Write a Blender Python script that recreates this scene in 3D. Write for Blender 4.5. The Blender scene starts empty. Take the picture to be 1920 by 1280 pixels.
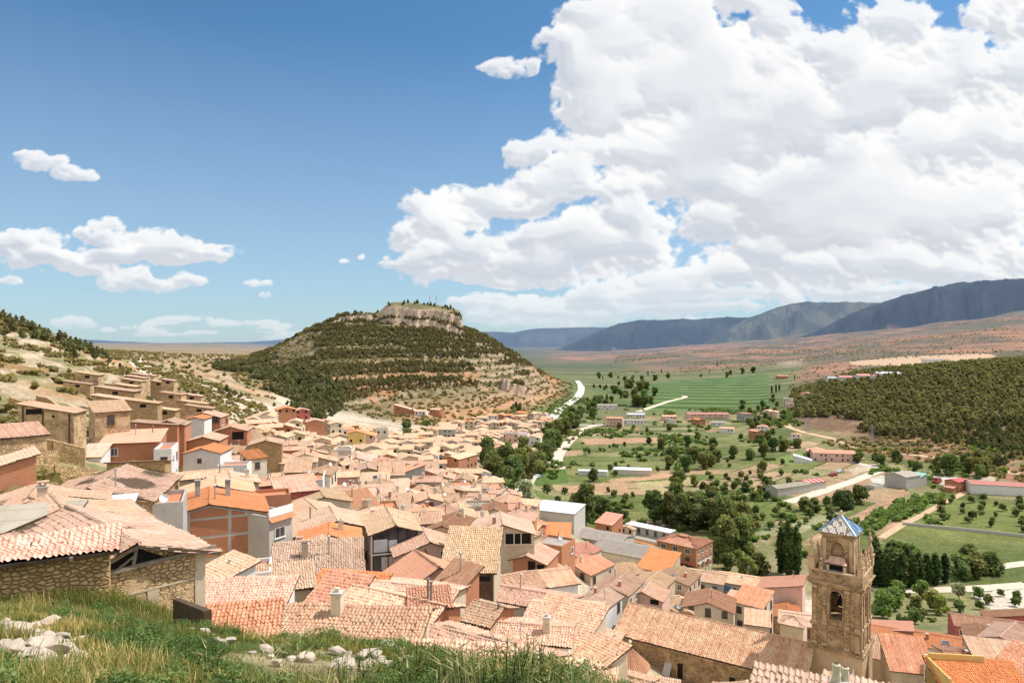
import bpy, math, random
import numpy as np
from mathutils import Vector, Matrix
R = math.radians
rnd = random.Random(7)
nrng = np.random.default_rng(11)
scene = bpy.context.scene
col = scene.collection
F = 1280.0           # focal length in photo pixels
CX, CY = 960.0, 640.0

# ------------------------------------------------------------------ numpy noise
def _hash(ix, iy, seed):
    h = (ix.astype(np.int64)*374761393 + iy.astype(np.int64)*668265263 + seed*974634777) & 0xffffffff
    h = ((h ^ (h >> 13)) * 1274126177) & 0xffffffff
    h = h ^ (h >> 16)
    return (h & 0xffff) / 65535.0
def vnoise(x, y, seed=0):
    x = np.asarray(x, float); y = np.asarray(y, float)
    ix = np.floor(x); iy = np.floor(y)
    fx = x-ix; fy = y-iy
    fx = fx*fx*(3-2*fx); fy = fy*fy*(3-2*fy)
    a = _hash(ix, iy, seed); b = _hash(ix+1, iy, seed); c = _hash(ix, iy+1, seed); d = _hash(ix+1, iy+1, seed)
    return (a*(1-fx)+b*fx)*(1-fy)+(c*(1-fx)+d*fx)*fy
def fbm(x, y, seed=0, oct=4):
    s = 0; a = .5; t = 0
    for o in range(oct):
        s = s + a*vnoise(x*2**o, y*2**o, seed+o*17); t += a; a *= .5
    return s/t
def sstep(a, b, x):
    t = np.clip((x-a)/(b-a), 0, 1)
    return t*t*(3-2*t)

# ------------------------------------------------------------------ the lie of the land: height profiles, column by column
COLS = {
 -320: [(2,1728),(4,1312),(8,1170),(12,1110),(16,1130),(25,1020),(45,900),(80,760),(120,650),(170,585),(240,540),(330,560),(500,640),(1000,648),(3000,645),(8000,640)],
 0:   [(2,1728),(4,1312),(7,1215),(10,1170),(13,1150),(16,1165),(20,1150),(30,1000),(45,965),(55,930),(70,850),(100,760),(150,690),(190,630),(240,594),(300,598),(400,640),(1000,652),(3000,648),(8000,642)],
 200: [(2,1728),(4,1330),(7,1235),(10,1190),(13,1172),(16,1188),(20,1165),(30,1020),(50,965),(70,900),(90,845),(110,800),(150,742),(200,702),(280,667),(330,663),(420,668),(600,662),(1000,656),(3000,649),(8000,643)],
 350: [(2,1728),(4,1340),(7,1245),(10,1195),(13,1178),(16,1210),(25,1170),(40,1110),(62,1055),(90,930),(120,885),(160,810),(200,760),(280,715),(400,690),(700,672),(1500,660),(3000,652),(8000,643)],
 450: [(2,1728),(4,1345),(7,1252),(10,1205),(13,1188),(16,1230),(25,1240),(40,1160),(62,1090),(90,985),(120,920),(170,840),(220,785),(270,752),(350,738),(450,715),(600,690),(900,668),(1500,660),(8000,644)],
 530: [(2,1728),(4,1348),(7,1256),(10,1210),(13,1194),(16,1245),(25,1256),(40,1182),(62,1104),(90,999),(130,925),(200,848),(270,786),(330,764),(400,746),(450,730),(550,694),(650,664),(720,649),(800,655),(1200,675),(3000,662),(8000,648)],
 600: [(2,1728),(4,1350),(7,1260),(10,1215),(13,1200),(16,1260),(25,1270),(40,1200),(62,1115),(90,1010),(130,930),(200,860),(270,812),(330,788),(400,782),(440,745),(540,675),(620,636),(690,597),(760,592),(850,645),(1200,690),(3000,668),(8000,650)],
 750: [(2,1728),(4,1352),(7,1268),(10,1228),(13,1215),(16,1290),(25,1300),(40,1215),(62,1120),(90,1025),(130,950),(200,893),(300,845),(400,805),(470,778),(520,745),(600,685),(660,635),(696,594),(780,586),(860,620),(1200,690),(3000,672),(8000,650)],
 850: [(2,1728),(4,1354),(7,1275),(10,1240),(13,1232),(16,1320),(25,1320),(40,1230),(62,1140),(90,1050),(130,965),(200,907),(300,852),(400,808),(480,776),(530,748),(600,695),(660,645),(700,602),(770,594),(860,640),(1200,690),(3000,672),(8000,650)],
 950: [(2,1728),(4,1358),(7,1288),(10,1262),(13,1270),(16,1340),(25,1335),(40,1250),(62,1165),(90,1080),(130,990),(200,935),(300,864),(400,818),(500,780),(560,756),(650,705),(740,645),(770,640),(850,668),(1000,712),(2000,680),(3000,673),(8000,650)],
 1050:[(2,1728),(4,1362),(7,1300),(10,1285),(16,1370),(25,1355),(40,1310),(62,1225),(90,1115),(130,1010),(200,965),(250,958),(400,838),(600,772),(700,752),(770,724),(820,714),(880,730),(1000,719),(2000,680),(2600,671),(8000,650)],
 1150:[(2,1728),(4,1375),(7,1320),(10,1320),(16,1390),(25,1370),(40,1345),(62,1315),(80,1235),(95,1175),(130,1082),(190,1030),(240,971),(400,838),(600,772),(1000,719),(2000,680),(3000,668),(8000,650)],
 1300:[(2,1728),(4,1400),(7,1370),(10,1370),(16,1400),(30,1360),(50,1340),(75,1330),(90,1260),(110,1195),(150,1110),(190,1055),(215,1009),(400,838),(600,772),(1000,719),(1500,693),(2000,669),(3000,655),(8000,640)],
 1450:[(2,1728),(4,1400),(7,1380),(10,1380),(16,1420),(30,1370),(50,1340),(80,1310),(110,1180),(150,1125),(175,1093),(400,838),(600,772),(900,728),(1100,705),(1500,681),(2500,655),(8000,630)],
 1600:[(2,1728),(4,1400),(7,1380),(10,1380),(20,1420),(30,1380),(60,1340),(90,1290),(120,1190),(150,1150),(170,1107),(330,880),(440,815),(500,780),(580,730),(650,702),(720,705),(900,702),(1300,676),(2200,648),(3500,622),(8000,600)],
 1750:[(2,1728),(4,1400),(7,1380),(10,1380),(20,1420),(30,1380),(60,1340),(90,1270),(120,1190),(150,1148),(170,1107),(330,880),(385,838),(450,785),(540,722),(610,692),(660,690),(900,694),(1300,664),(2200,630),(3000,612),(8000,590)],
 1920:[(2,1728),(4,1400),(7,1380),(10,1380),(20,1420),(30,1380),(60,1340),(90,1270),(120,1190),(150,1152),(170,1107),(300,900),(330,872),(400,805),(500,728),(560,697),(630,678),(720,680),(900,682),(1300,654),(2200,612),(3000,592),(8000,570)],
 2300:[(2,1728),(4,1400),(7,1380),(10,1380),(20,1420),(30,1380),(60,1340),(90,1270),(120,1190),(150,1152),(170,1107),(300,895),(330,862),(400,790),(500,715),(560,690),(630,672),(900,670),(1300,640),(2200,590),(3000,560),(8000,540)],
}
NL, NU = 900, 320
_lg = np.linspace(math.log(1.2), math.log(9000), NL)
_us = np.linspace(-1.2, 1.2, NU)
def _smooth(A, sig, axis):
    n = int(sig*3)+1
    k = np.exp(-.5*(np.arange(-n, n+1)/sig)**2); k /= k.sum()
    pad = [(0,0),(0,0)]; pad[axis] = (n,n)
    B = np.pad(A, pad, mode='edge')
    return np.apply_along_axis(lambda m: np.convolve(m, k, mode='valid'), axis, B)
_cz = []
for p in sorted(COLS):
    a = np.array(COLS[p], float)
    _cz.append(np.interp(_lg, np.log(a[:,0]), -(a[:,1]-CY)/F*a[:,0]))
_cz = np.array(_cz); _cu = (np.array(sorted(COLS))-CX)/F
TAB = np.array([np.interp(_us, _cu, _cz[:,j]) for j in range(NL)]).T      # NU x NL
TAB = _smooth(TAB, 4.0, 1); TAB = _smooth(TAB, 4.0, 0)

def height(x, y, detail=True):
    x = np.asarray(x, float); y = np.asarray(y, float)
    u = x/np.maximum(y, 1.2)
    fu = np.clip((u+1.2)/2.4*(NU-1), 0, NU-1.001); fl = np.clip((np.log(np.maximum(y,1.2))-_lg[0])/(_lg[-1]-_lg[0])*(NL-1), 0, NL-1.001)
    i = fu.astype(int); j = fl.astype(int); a = fu-i; b = fl-j
    h = (TAB[i,j]*(1-a)+TAB[i+1,j]*a)*(1-b)+(TAB[i,j+1]*(1-a)+TAB[i+1,j+1]*a)*b
    px = CX+F*u
    # the cliff-edged plateau that crowns the hill
    wob = 8*(fbm(x*.06, y*.02, 3)-.5)+3.5*(vnoise(x*.3, y*.1, 9)-.5)
    edge = (.42*sstep(689+1.4*wob, 692+1.4*wob, y)+.58*sstep(697.5+wob, 699.5+wob, y))*(1-sstep(770, 800, y))
    ends = sstep(690, 722, px)*(1-sstep(862, 866.5, px+4*(vnoise(y*.15, x*.02, 5)-.5)))
    h = h + edge*ends*(15.5*sstep(690, 740, px)+1.5*(fbm(x*.05, y*.05, 21)-.5))
    low = sstep(695+2*wob, 698+2*wob, y)*(1-sstep(700, 790, y))*sstep(610, 640, px)*(1-sstep(690, 720, px))
    h = h + low*5
    lay = .5+.5*np.sin(h*2.6+3*fbm(x*.05,y*.05,23))
    h = h - edge*ends*(1-sstep(702,712,y))*1.6*lay*(vnoise(x*.22,y*.2,25)-.1)
    # a smaller red cliff on the shoulder above the road
    sh = sstep(598+wob, 600+wob, y)*(1-sstep(600, 660, y))*sstep(938, 946, px)*(1-sstep(992, 1000, px))
    h = h + 9*sh
    if detail:
        mesa = sstep(405, 450, y)*(1-sstep(860, 930, y))*sstep(455, 540, px)*(1-sstep(1050, 1090, px))
        lefth = sstep(55, 90, y)*(1-sstep(420, 500, y))*(1-sstep(330, 480, px))
        plain = sstep(800, 1300, y)*sstep(1150, 1350, px)
        k = np.clip(mesa*(1-edge*ends)+.55*lefth, 0, 1)
        st = np.where(mesa > .3, 5.5, 2.6)
        hh = h + 3.0*(fbm(x*.03, y*.03, 31)-.5)
        t = hh/st; fr = t-np.floor(t)
        h = h + k*np.where(mesa > .3, .48, .75)*st*(sstep(.62, .95, fr)-fr+.1)
        h = h + mesa*3.5*(fbm(x*.025, y*.025, 41, 5)-.5)+lefth*1.6*(fbm(x*.09, y*.09, 43, 5)-.5)
        # gullies
        h = h - mesa*3*np.abs(fbm(u*26, y*.006, 77)-.5)*2*(1-sstep(640,700,y))
        h = h + plain*(14+14*sstep(1300,1500,px))*(fbm(x*.006, y*.006, 51, 6)-.5)*sstep(900,2000,y)
        h = h + .25*(fbm(x*.6, y*.6, 61)-.5)*(1-sstep(20, 60, y))
    return h
def hz(x, y): return float(height(np.array([x]), np.array([y]))[0])
_ys = np.exp(np.linspace(math.log(3), math.log(6000), 2600))
def solve(px, py, H=0.0):
    """depth at which the sight line through a photo pixel comes within H of the ground"""
    u = (px-CX)/F; zr = -(py-CY)/F*_ys
    d = zr-height(u*_ys, _ys)-H
    k = np.nonzero((d[1:] <= 0) & (d[:-1] > 0) & (_ys[1:] > (40 if H > 2 else 0)))[0]
    k = k[0]+1 if len(k) else len(_ys)-1
    return float(_ys[k])
_yc = np.exp(np.linspace(math.log(15), math.log(1200), 420))
def solve_fast(px, py, H=0.0):
    u = (px-CX)/F; d = -(py-CY)/F*_yc-height(u*_yc, _yc, False)-H
    k = np.nonzero((d[1:] <= 0) & (d[:-1] > 0) & (_yc[1:] > 40))[0]
    return float(_yc[k[0]+1]) if len(k) else 6000.0
def gp(px, py):
    Y = solve(px, py); x = (px-CX)/F*Y
    return x, Y, hz(x, Y)

# ------------------------------------------------------------------ object helpers
def tag(o, label=None, cat=None, group=None, kind=None):
    if label: o['label'] = label
    if cat: o['category'] = cat
    if group: o['group'] = group
    if kind: o['kind'] = kind
    return o
def empty(name, loc=(0,0,0), rz=0.0):
    o = bpy.data.objects.new(name, None); col.objects.link(o)
    o.location = loc; o.rotation_euler = (0,0,rz); o.empty_display_size = .5
    return o
def link(name, me, parent=None):
    o = bpy.data.objects.new(name, me); col.objects.link(o)
    if parent: o.parent = parent
    return o
class MB:
    """collects polygons with metre UVs and material slots; builds ONE mesh"""
    def __init__(s): s.v=[]; s.f=[]; s.uv=[]; s.m=[]; s.sm=[]
    def poly(s, pts, mi=0, uv=None, smooth=False):
        n0=len(s.v); s.v += [tuple(p) for p in pts]; s.f.append(tuple(range(n0, n0+len(pts))))
        if uv is None:
            a=Vector(pts[0]); n=(Vector(pts[1])-a).cross(Vector(pts[2])-a)
            if n.length<1e-9 and len(pts)>3: n=(Vector(pts[2])-a).cross(Vector(pts[3])-a)
            if abs(n.z) > .8*n.length: uv=[(p[0],p[1]) for p in pts]
            elif abs(n.x)>abs(n.y): uv=[(p[1]+37,p[2]) for p in pts]
            else: uv=[(p[0],p[2]) for p in pts]
        s.uv += uv; s.m.append(mi); s.sm.append(smooth)
    def box(s, x0,x1,y0,y1,z0,z1, mi=0, skip=''):
        P=lambda *a:a
        if 'b' not in skip: s.poly([(x0,y1,z0),(x1,y1,z0),(x1,y0,z0),(x0,y0,z0)],mi)
        if 't' not in skip: s.poly([(x0,y0,z1),(x1,y0,z1),(x1,y1,z1),(x0,y1,z1)],mi)
        s.poly([(x0,y0,z0),(x1,y0,z0),(x1,y0,z1),(x0,y0,z1)],mi)
        s.poly([(x1,y0,z0),(x1,y1,z0),(x1,y1,z1),(x1,y0,z1)],mi)
        s.poly([(x1,y1,z0),(x0,y1,z0),(x0,y1,z1),(x1,y1,z1)],mi)
        s.poly([(x0,y1,z0),(x0,y0,z0),(x0,y0,z1),(x0,y1,z1)],mi)
    def bar(s, a, b, w, h=None, mi=0):
        """square bar between two points"""
        a=Vector(a); b=Vector(b); d=(b-a); h=h or w
        up=Vector((0,0,1)) if abs(d.normalized().z)<.95 else Vector((1,0,0))
        sx=d.cross(up).normalized()*(w/2); sz=sx.cross(d).normalized()*(h/2)
        q=[a-sx-sz,a+sx-sz,a+sx+sz,a-sx+sz]; r=[p+d for p in q]
        s.poly(q,mi); s.poly(r[::-1],mi)
        for i in range(4):
            j=(i+1)%4; s.poly([q[j],q[i],r[i],r[j]],mi)
    def tube(s, a, b, r0, r1=None, n=8, mi=0, cap=True):
        a=Vector(a); b=Vector(b); d=(b-a).normalized(); r1=r0 if r1 is None else r1
        t=d.orthogonal().normalized(); w=d.cross(t)
        A=[a+(t*math.cos(k*2*math.pi/n)+w*math.sin(k*2*math.pi/n))*r0 for k in range(n)]
        B=[b+(t*math.cos(k*2*math.pi/n)+w*math.sin(k*2*math.pi/n))*r1 for k in range(n)]
        for i in range(n):
            j=(i+1)%n; s.poly([A[i],A[j],B[j],B[i]],mi,smooth=True)
        if cap: s.poly(A[::-1],mi); s.poly(B,mi)
    def lathe(s, c, prof, n=12, mi=0):
        """prof: list of (r,z)"""
        ring=lambda r,z:[(c[0]+r*math.cos(k*2*math.pi/n), c[1]+r*math.sin(k*2*math.pi/n), c[2]+z) for k in range(n)]
        for (r0,z0),(r1,z1) in zip(prof,prof[1:]):
            A=ring(max(r0,.001),z0); B=ring(max(r1,.001),z1)
            for i in range(n):
                j=(i+1)%n; s.poly([A[i],A[j],B[j],B[i]],mi,smooth=True)
    def mesh(s, name, mats):
        me=bpy.data.meshes.new(name); me.from_pydata(s.v,[],s.f)
        for m in (mats if isinstance(mats,(list,tuple)) else [mats]): me.materials.append(m)
        me.polygons.foreach_set('material_index', s.m)
        me.polygons.foreach_set('use_smooth', s.sm)
        uv=me.uv_layers.new(name='UVMap'); uv.data.foreach_set('uv', np.array(s.uv,dtype=np.float32).ravel())
        return me
    def build(s, name, mats, parent=None): return link(name, s.mesh(name,mats), parent)
def np_mesh(name, V, Q, mats, attr=None, uv=None, midx=None, smooth=False, attrname='shade'):
    """fast quad mesh from arrays"""
    me=bpy.data.meshes.new(name); V=np.asarray(V,np.float32); Q=np.asarray(Q,np.int32)
    me.vertices.add(len(V)); me.vertices.foreach_set('co', V.ravel())
    k=Q.shape[1]
    me.loops.add(Q.size); me.loops.foreach_set('vertex_index', Q.ravel())
    me.polygons.add(len(Q)); me.polygons.foreach_set('loop_start', np.arange(0,Q.size,k,dtype=np.int32))
    try: me.polygons.foreach_set('loop_total', np.full(len(Q),k,dtype=np.int32))
    except Exception: pass
    for m in (mats if isinstance(mats,(list,tuple)) else [mats]): me.materials.append(m)
    if midx is not None: me.polygons.foreach_set('material_index', np.asarray(midx,np.int32))
    me.polygons.foreach_set('use_smooth', np.full(len(Q),smooth))
    if uv is not None:
        l=me.uv_layers.new(name='UVMap'); l.data.foreach_set('uv', np.asarray(uv,np.float32)[Q.ravel()].ravel())
    if attr is not None:
        a=np.asarray(attr,np.float32)
        if a.ndim==1: at=me.attributes.new(attrname,'FLOAT','POINT'); at.data.foreach_set('value',a)
        else:
            at=me.attributes.new(attrname,'FLOAT_COLOR','POINT')
            if a.shape[1]==3: a=np.concatenate([a,np.ones((len(a),1),np.float32)],1)
            at.data.foreach_set('color',a.ravel())
    me.update(calc_edges=True)
    return me

# ------------------------------------------------------------------ materials
class NT:
    def __init__(s, nt): s.nt=nt
    def n(s, t, **k):
        nd=s.nt.nodes.new(t)
        for a,b in k.items():
            if a=='inp':
                for q,v in b.items():
                    sk=nd.inputs[q]
                    if isinstance(v, bpy.types.NodeSocket): s.nt.links.new(v, sk)
                    else: sk.default_value=v
            else: setattr(nd,a,b)
        return nd
    def math(s, op, a, b=0.0, c=0.0, clamp=False):
        return s.n('ShaderNodeMath', operation=op, use_clamp=clamp, inp={0:a,1:b,2:c}).outputs[0]
    def vmath(s, op, a, b=(0,0,0), c=(0,0,0)):
        nd=s.n('ShaderNodeVectorMath', operation=op, inp={0:a,1:b,2:c}); return nd.outputs['Value'] if op in('LENGTH','DOT_PRODUCT','DISTANCE') else nd.outputs[0]
    def noise(s, vec, scale, detail=4, rough=.55, dist=0.0, dim='3D'):
        return s.n('ShaderNodeTexNoise', noise_dimensions=dim, inp={'Vector':vec,'Scale':scale,'Detail':detail,'Roughness':rough,'Distortion':dist}).outputs[0]
    def ramp(s, fac, stops, interp='LINEAR'):
        nd=s.n('ShaderNodeValToRGB', inp={0:fac}); cr=nd.color_ramp; cr.interpolation=interp
        while len(cr.elements)<len(stops): cr.elements.new(.5)
        for e,(p,c) in zip(cr.elements,stops): e.position=p; e.color=(*c,1) if len(c)==3 else c
        return nd.outputs[0]
    def mixc(s, fac, a, b, mode='MIX'):
        nd=s.n('ShaderNodeMix', data_type='RGBA', blend_type=mode)
        for i,v in ((0,fac),(6,a),(7,b)):
            sk=nd.inputs[i]
            if isinstance(v,bpy.types.NodeSocket): s.nt.links.new(v,sk)
            else: sk.default_value=(*v,1) if isinstance(v,tuple) and len(v)==3 else v
        return nd.outputs[2]
    def mr(s, v, a, b, c=0.0, d=1.0):
        return s.n('ShaderNodeMapRange', clamp=True, inp={0:v,1:a,2:b,3:c,4:d}).outputs[0]
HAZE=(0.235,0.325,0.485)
def new_mat(name, fn, rough=.9, haze=False, spec=.2):
    m=bpy.data.materials.new(name); m.use_nodes=True; nt=m.node_tree; nt.nodes.clear(); t=NT(nt)
    out=t.n('ShaderNodeOutputMaterial'); b=t.n('ShaderNodeBsdfPrincipled', inp={'Roughness':rough,'Specular IOR Level':spec})
    r=fn(t,b)
    if isinstance(r, bpy.types.NodeSocket): nt.links.new(r, b.inputs['Base Color'])
    elif isinstance(r, tuple): b.inputs['Base Color'].default_value=(*r,1)
    sh=b.outputs[0]
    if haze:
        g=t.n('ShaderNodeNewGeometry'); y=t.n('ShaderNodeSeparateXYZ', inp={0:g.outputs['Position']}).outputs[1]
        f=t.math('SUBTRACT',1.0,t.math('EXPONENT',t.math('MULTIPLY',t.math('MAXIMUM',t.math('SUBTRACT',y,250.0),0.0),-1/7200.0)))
        em=t.n('ShaderNodeEmission', inp={'Color':(*HAZE,1),'Strength':1.0})  # distance haze painted onto the surface as a glow growing with depth
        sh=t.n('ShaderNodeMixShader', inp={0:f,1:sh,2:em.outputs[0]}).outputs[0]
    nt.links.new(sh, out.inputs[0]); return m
def uvv(t): return t.n('ShaderNodeUVMap', uv_map='UVMap').outputs[0]
def objr(t): return t.n('ShaderNodeObjectInfo').outputs['Random']
def bump(t, b, h, strength=.5, dist=.02):
    nd=t.n('ShaderNodeBump', inp={'Height':h,'Strength':strength,'Distance':dist}); t.nt.links.new(nd.outputs[0], b.inputs['Normal'])
def flat(name, c, rough=.8, var=.18, sc=1.5, spec=.2, metal=0.0):
    def fn(t,b):
        g=t.n('ShaderNodeNewGeometry').outputs['Position']; n=t.noise(g,sc,5,.6)
        b.inputs['Metallic'].default_value=metal
        k=t.mr(n,.3,.7,1-var,1+var)
        return t.vmath('MULTIPLY', (*c,), t.n('ShaderNodeCombineXYZ',inp={0:k,1:k,2:k}).outputs[0])
    return new_mat(name, fn, rough, spec=spec)
def tile_mat(name, stops, dirt=(.17,.13,.10), dirtamt=.35, w=.22, l=.38, rowline=False):
    def fn(t,b):
        s=t.n('ShaderNodeSeparateXYZ', inp={0:uvv(t)}); r=objr(t)
        fu=t.math('FLOOR',t.math('DIVIDE',s.outputs[0],w)); fv=t.math('FLOOR',t.math('DIVIDE',s.outputs[1],l))
        wn=t.n('ShaderNodeTexWhiteNoise', noise_dimensions='3D', inp={'Vector':t.n('ShaderNodeCombineXYZ',inp={0:fu,1:fv,2:t.math('MULTIPLY',r,91.7)}).outputs[0]}).outputs[0]
        wc=t.n('ShaderNodeTexWhiteNoise', noise_dimensions='2D', inp={'Vector':t.n('ShaderNodeCombineXYZ',inp={0:fu,1:t.math('MULTIPLY',r,57.3),2:0.0}).outputs[0]}).outputs[0]
        wn=t.math('ADD',t.math('MULTIPLY',wn,.58),t.math('MULTIPLY',wc,.42))
        uvo=t.vmath('ADD', uvv(t), t.n('ShaderNodeCombineXYZ',inp={0:t.math('MULTIPLY',r,71),1:t.math('MULTIPLY',r,33),2:0.0}).outputs[0])
        big=t.noise(uvo,.55,4,.6)
        f=t.math('ADD',t.math('MULTIPLY',wn,.62),t.math('MULTIPLY',t.mr(big,.3,.7),.38))
        c=t.ramp(f, stops)
        st=t.noise(t.vmath('MULTIPLY',uvo,(1.6,.35,1)),1.3,5,.65)
        c=t.mixc(t.mr(st,.52,.75,0,dirtamt), c, dirt)
        # each roof a little lighter or darker than the next
        k=t.mr(r,0,1,.74,1.12); c=t.vmath('MULTIPLY', c, t.n('ShaderNodeCombineXYZ',inp={0:k,1:k,2:t.math('MULTIPLY',k,t.mr(t.math('FRACT',t.math('MULTIPLY',r,7.3)),0,1,.9,1.1))}).outputs[0])
        ln=t.math('LESS_THAN',t.math('FRACT',t.math('DIVIDE',s.outputs[1],l)),.10)
        c=t.vmath('MULTIPLY',c,(1.10,1.08,1.10)); c=t.mixc(t.math('MULTIPLY',ln,.30), c, (.20,.12,.07))
        bump(t,b,t.noise(uvv(t),24,3,.6),.25,.01)
        return c
    return new_mat(name, fn, .85)
def wall_mat(name, a, c, kind='plaster', stain=(.22,.17,.12), st=.35):
    def fn(t,b):
        uv=uvv(t); r=objr(t)
        p=t.vmath('ADD', uv, t.n('ShaderNodeCombineXYZ',inp={0:t.math('MULTIPLY',r,57),1:t.math('MULTIPLY',r,23),2:0.0}).outputs[0])
        n1=t.noise(p,.5,6,.62); n2=t.noise(p,6,4,.6)
        base=t.mixc(t.mr(t.math('ADD',t.math('MULTIPLY',n1,.75),t.math('MULTIPLY',n2,.25)),.36,.64), a, c)
        if kind in('stone','rubble'):
            q=t.vmath('MULTIPLY', p, (3.5,6.0,1) if kind=='stone' else (3.2,5.6,1))
            nz=t.n('ShaderNodeTexNoise',inp={'Vector':p,'Scale':2.2,'Detail':2.0}).outputs['Color']
            q=t.vmath('ADD', q, t.n('ShaderNodeVectorMath',operation='SCALE',inp={0:nz,'Scale':.55}).outputs[0])
            ve=t.n('ShaderNodeTexVoronoi', feature='DISTANCE_TO_EDGE', voronoi_dimensions='2D', inp={'Vector':q,'Scale':1.0}).outputs['Distance']
            vc=t.n('ShaderNodeTexVoronoi', feature='F1', voronoi_dimensions='2D', inp={'Vector':q,'Scale':1.0}).outputs['Color']
            k=t.n('ShaderNodeSeparateXYZ',inp={0:vc}).outputs[0]
            stone=t.mixc(k, tuple(x*.72 for x in a), tuple(min(.8,x*1.25) for x in c))
            stone=t.mixc(t.mr(n2,.3,.7,0,.35), stone, base)
            mort=t.mr(ve,.0,.15)
            base2=t.mixc(mort, tuple(x*.66 for x in a), stone)
            if kind=='rubble':
                m=t.mr(n1,.46,.56); base=t.mixc(m, base2, base)
                hgt=t.math('ADD',t.math('MULTIPLY',t.math('SUBTRACT',1.0,m),mort),t.math('MULTIPLY',n2,.5))
            else: base=base2; hgt=t.math('ADD',t.math('MULTIPLY',t.mr(ve,0,.22),1.0),t.math('MULTIPLY',n2,.35))
            bump(t,b,hgt,.9,.07)
        elif kind=='brick':
            br=t.n('ShaderNodeTexBrick', inp={'Vector':uv,'Color1':(*a,1),'Color2':(*c,1),'Mortar':(.36,.27,.2,1),'Scale':1.0,'Brick Width':.26,'Row Height':.13,'Mortar Size':.012}).outputs[0]
            base=t.mixc(.6, base, br); base=t.mixc(t.mr(t.noise(t.vmath('MULTIPLY',p,(.25,5,1)),2,3,.6),.5,.7,0,.25), base, tuple(x*.7 for x in a))
            bump(t,b,n2,.3,.01)
        else:
            bump(t,b,n2,.35,.012)
            if name not in('bare_concrete',):
                pt=t.math('ADD',t.math('MULTIPLY',t.noise(p,.8,5,.7),.7),t.math('MULTIPLY',n2,.3)); base=t.mixc(t.mr(pt,.565,.60,0,.6), base, (.40,.29,.185))
        sx=t.noise(t.vmath('MULTIPLY',p,(1.5,.22,1)),1.2,5,.6)
        return t.mixc(t.mr(sx,.54,.78,0,st), base, stain)
    return new_mat(name, fn, .92)
M={}
M['tan']=tile_mat('tan_roof_tiles',[(0,(.42,.26,.165)),(.35,(.55,.355,.235)),(.65,(.60,.42,.295)),(1,(.68,.54,.41))],dirtamt=.3)
M['straw']=tile_mat('straw_roof_tiles',[(0,(.40,.265,.165)),(.4,(.54,.375,.25)),(.7,(.59,.435,.305)),(1,(.65,.525,.395))],dirtamt=.3)
M['pink']=tile_mat('pink_roof_tiles',[(0,(.47,.25,.165)),(.35,(.59,.355,.245)),(.7,(.65,.45,.32)),(1,(.72,.58,.45))],dirtamt=.28)
M['red']=tile_mat('red_roof_tiles',[(0,(.38,.155,.09)),(.4,(.52,.25,.155)),(.75,(.58,.33,.22)),(1,(.68,.52,.38))],dirtamt=.3)
M['orange']=tile_mat('orange_roof_tiles',[(0,(.50,.185,.075)),(.5,(.60,.25,.105)),(1,(.66,.34,.17))],dirtamt=.12)
M['salmon']=tile_mat('salmon_roof_tiles',[(0,(.58,.30,.19)),(.5,(.62,.33,.215)),(1,(.66,.37,.25))],dirtamt=.15)
M['brownt']=tile_mat('brown_roof_tiles',[(0,(.27,.14,.085)),(.5,(.36,.20,.125)),(1,(.46,.29,.19))],dirtamt=.3)
M['nave']=tile_mat('mixed_nave_tiles',[(0,(.33,.13,.075)),(.3,(.46,.25,.145)),(.6,(.54,.36,.22)),(1,(.66,.52,.35))],dirtamt=.25)
M['fibre']=tile_mat('grey_fibre_roof',[(0,(.27,.24,.195)),(.5,(.33,.295,.245)),(1,(.38,.345,.29))],dirtamt=.4,w=.9,l=1.8)
M['metal']=tile_mat('pale_metal_roof',[(0,(.5,.53,.56)),(1,(.58,.61,.64))],dirtamt=.15,w=1,l=3)
M['crimson']=tile_mat('crimson_sheet_roof',[(0,(.42,.09,.085)),(1,(.47,.125,.11))],dirtamt=.12,w=1,l=4)
M['rosy']=tile_mat('rosy_sheet_roof',[(0,(.52,.22,.2)),(1,(.57,.27,.235))],dirtamt=.12,w=1,l=4)
M['ochre']=wall_mat('ochre_adobe',(.51,.33,.175),(.61,.44,.26),'rubble')
M['stone']=wall_mat('rubble_stone',(.52,.33,.155),(.62,.44,.24),'stone',st=.25)
M['tanw']=wall_mat('tan_render',(.50,.395,.275),(.60,.50,.375))
M['white']=wall_mat('white_plaster',(.66,.65,.63),(.75,.735,.70),st=.25)
M['cream']=wall_mat('cream_plaster',(.62,.54,.41),(.70,.63,.50),st=.2)
M['pinkw']=wall_mat('pink_plaster',(.62,.40,.33),(.68,.48,.40),st=.2)
M['grey']=wall_mat('grey_render',(.38,.36,.33),(.49,.47,.43))
M['brick']=wall_mat('hollow_brick',(.43,.165,.08),(.52,.235,.125),'brick',st=.12)
M['redw']=wall_mat('red_render',(.42,.10,.08),(.5,.16,.12),st=.2)
M['yellow']=wall_mat('yellow_render',(.60,.40,.11),(.68,.5,.2),st=.2)
M['ashlar']=wall_mat('brown_ashlar',(.34,.225,.12),(.50,.35,.205),'rubble',stain=(.17,.115,.065),st=.5)
M['tstone']=wall_mat('weathered_tower_stone',(.44,.31,.18),(.58,.43,.28),stain=(.2,.14,.08),st=.5)
M['conc']=wall_mat('bare_concrete',(.44,.42,.38),(.53,.51,.47),st=.3)
M['wood']=flat('dark_wood',(.10,.065,.04),.8,.35,4)
M['greywood']=flat('grey_weathered_wood',(.24,.205,.17),.85,.3,5)
M['dark']=flat('dark_opening',(.018,.015,.013),.9,.2)
def _glass(t,b):
    g=t.n('ShaderNodeNewGeometry').outputs['Position']; n=t.noise(g,.9,2)
    b.inputs['Roughness'].default_value=.12; b.inputs['Specular IOR Level'].default_value=.6
    return t.ramp(n,[(.35,(.02,.024,.03)),(.65,(.07,.075,.085))])
M['glass']=new_mat('window_glass',_glass,.12)
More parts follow.
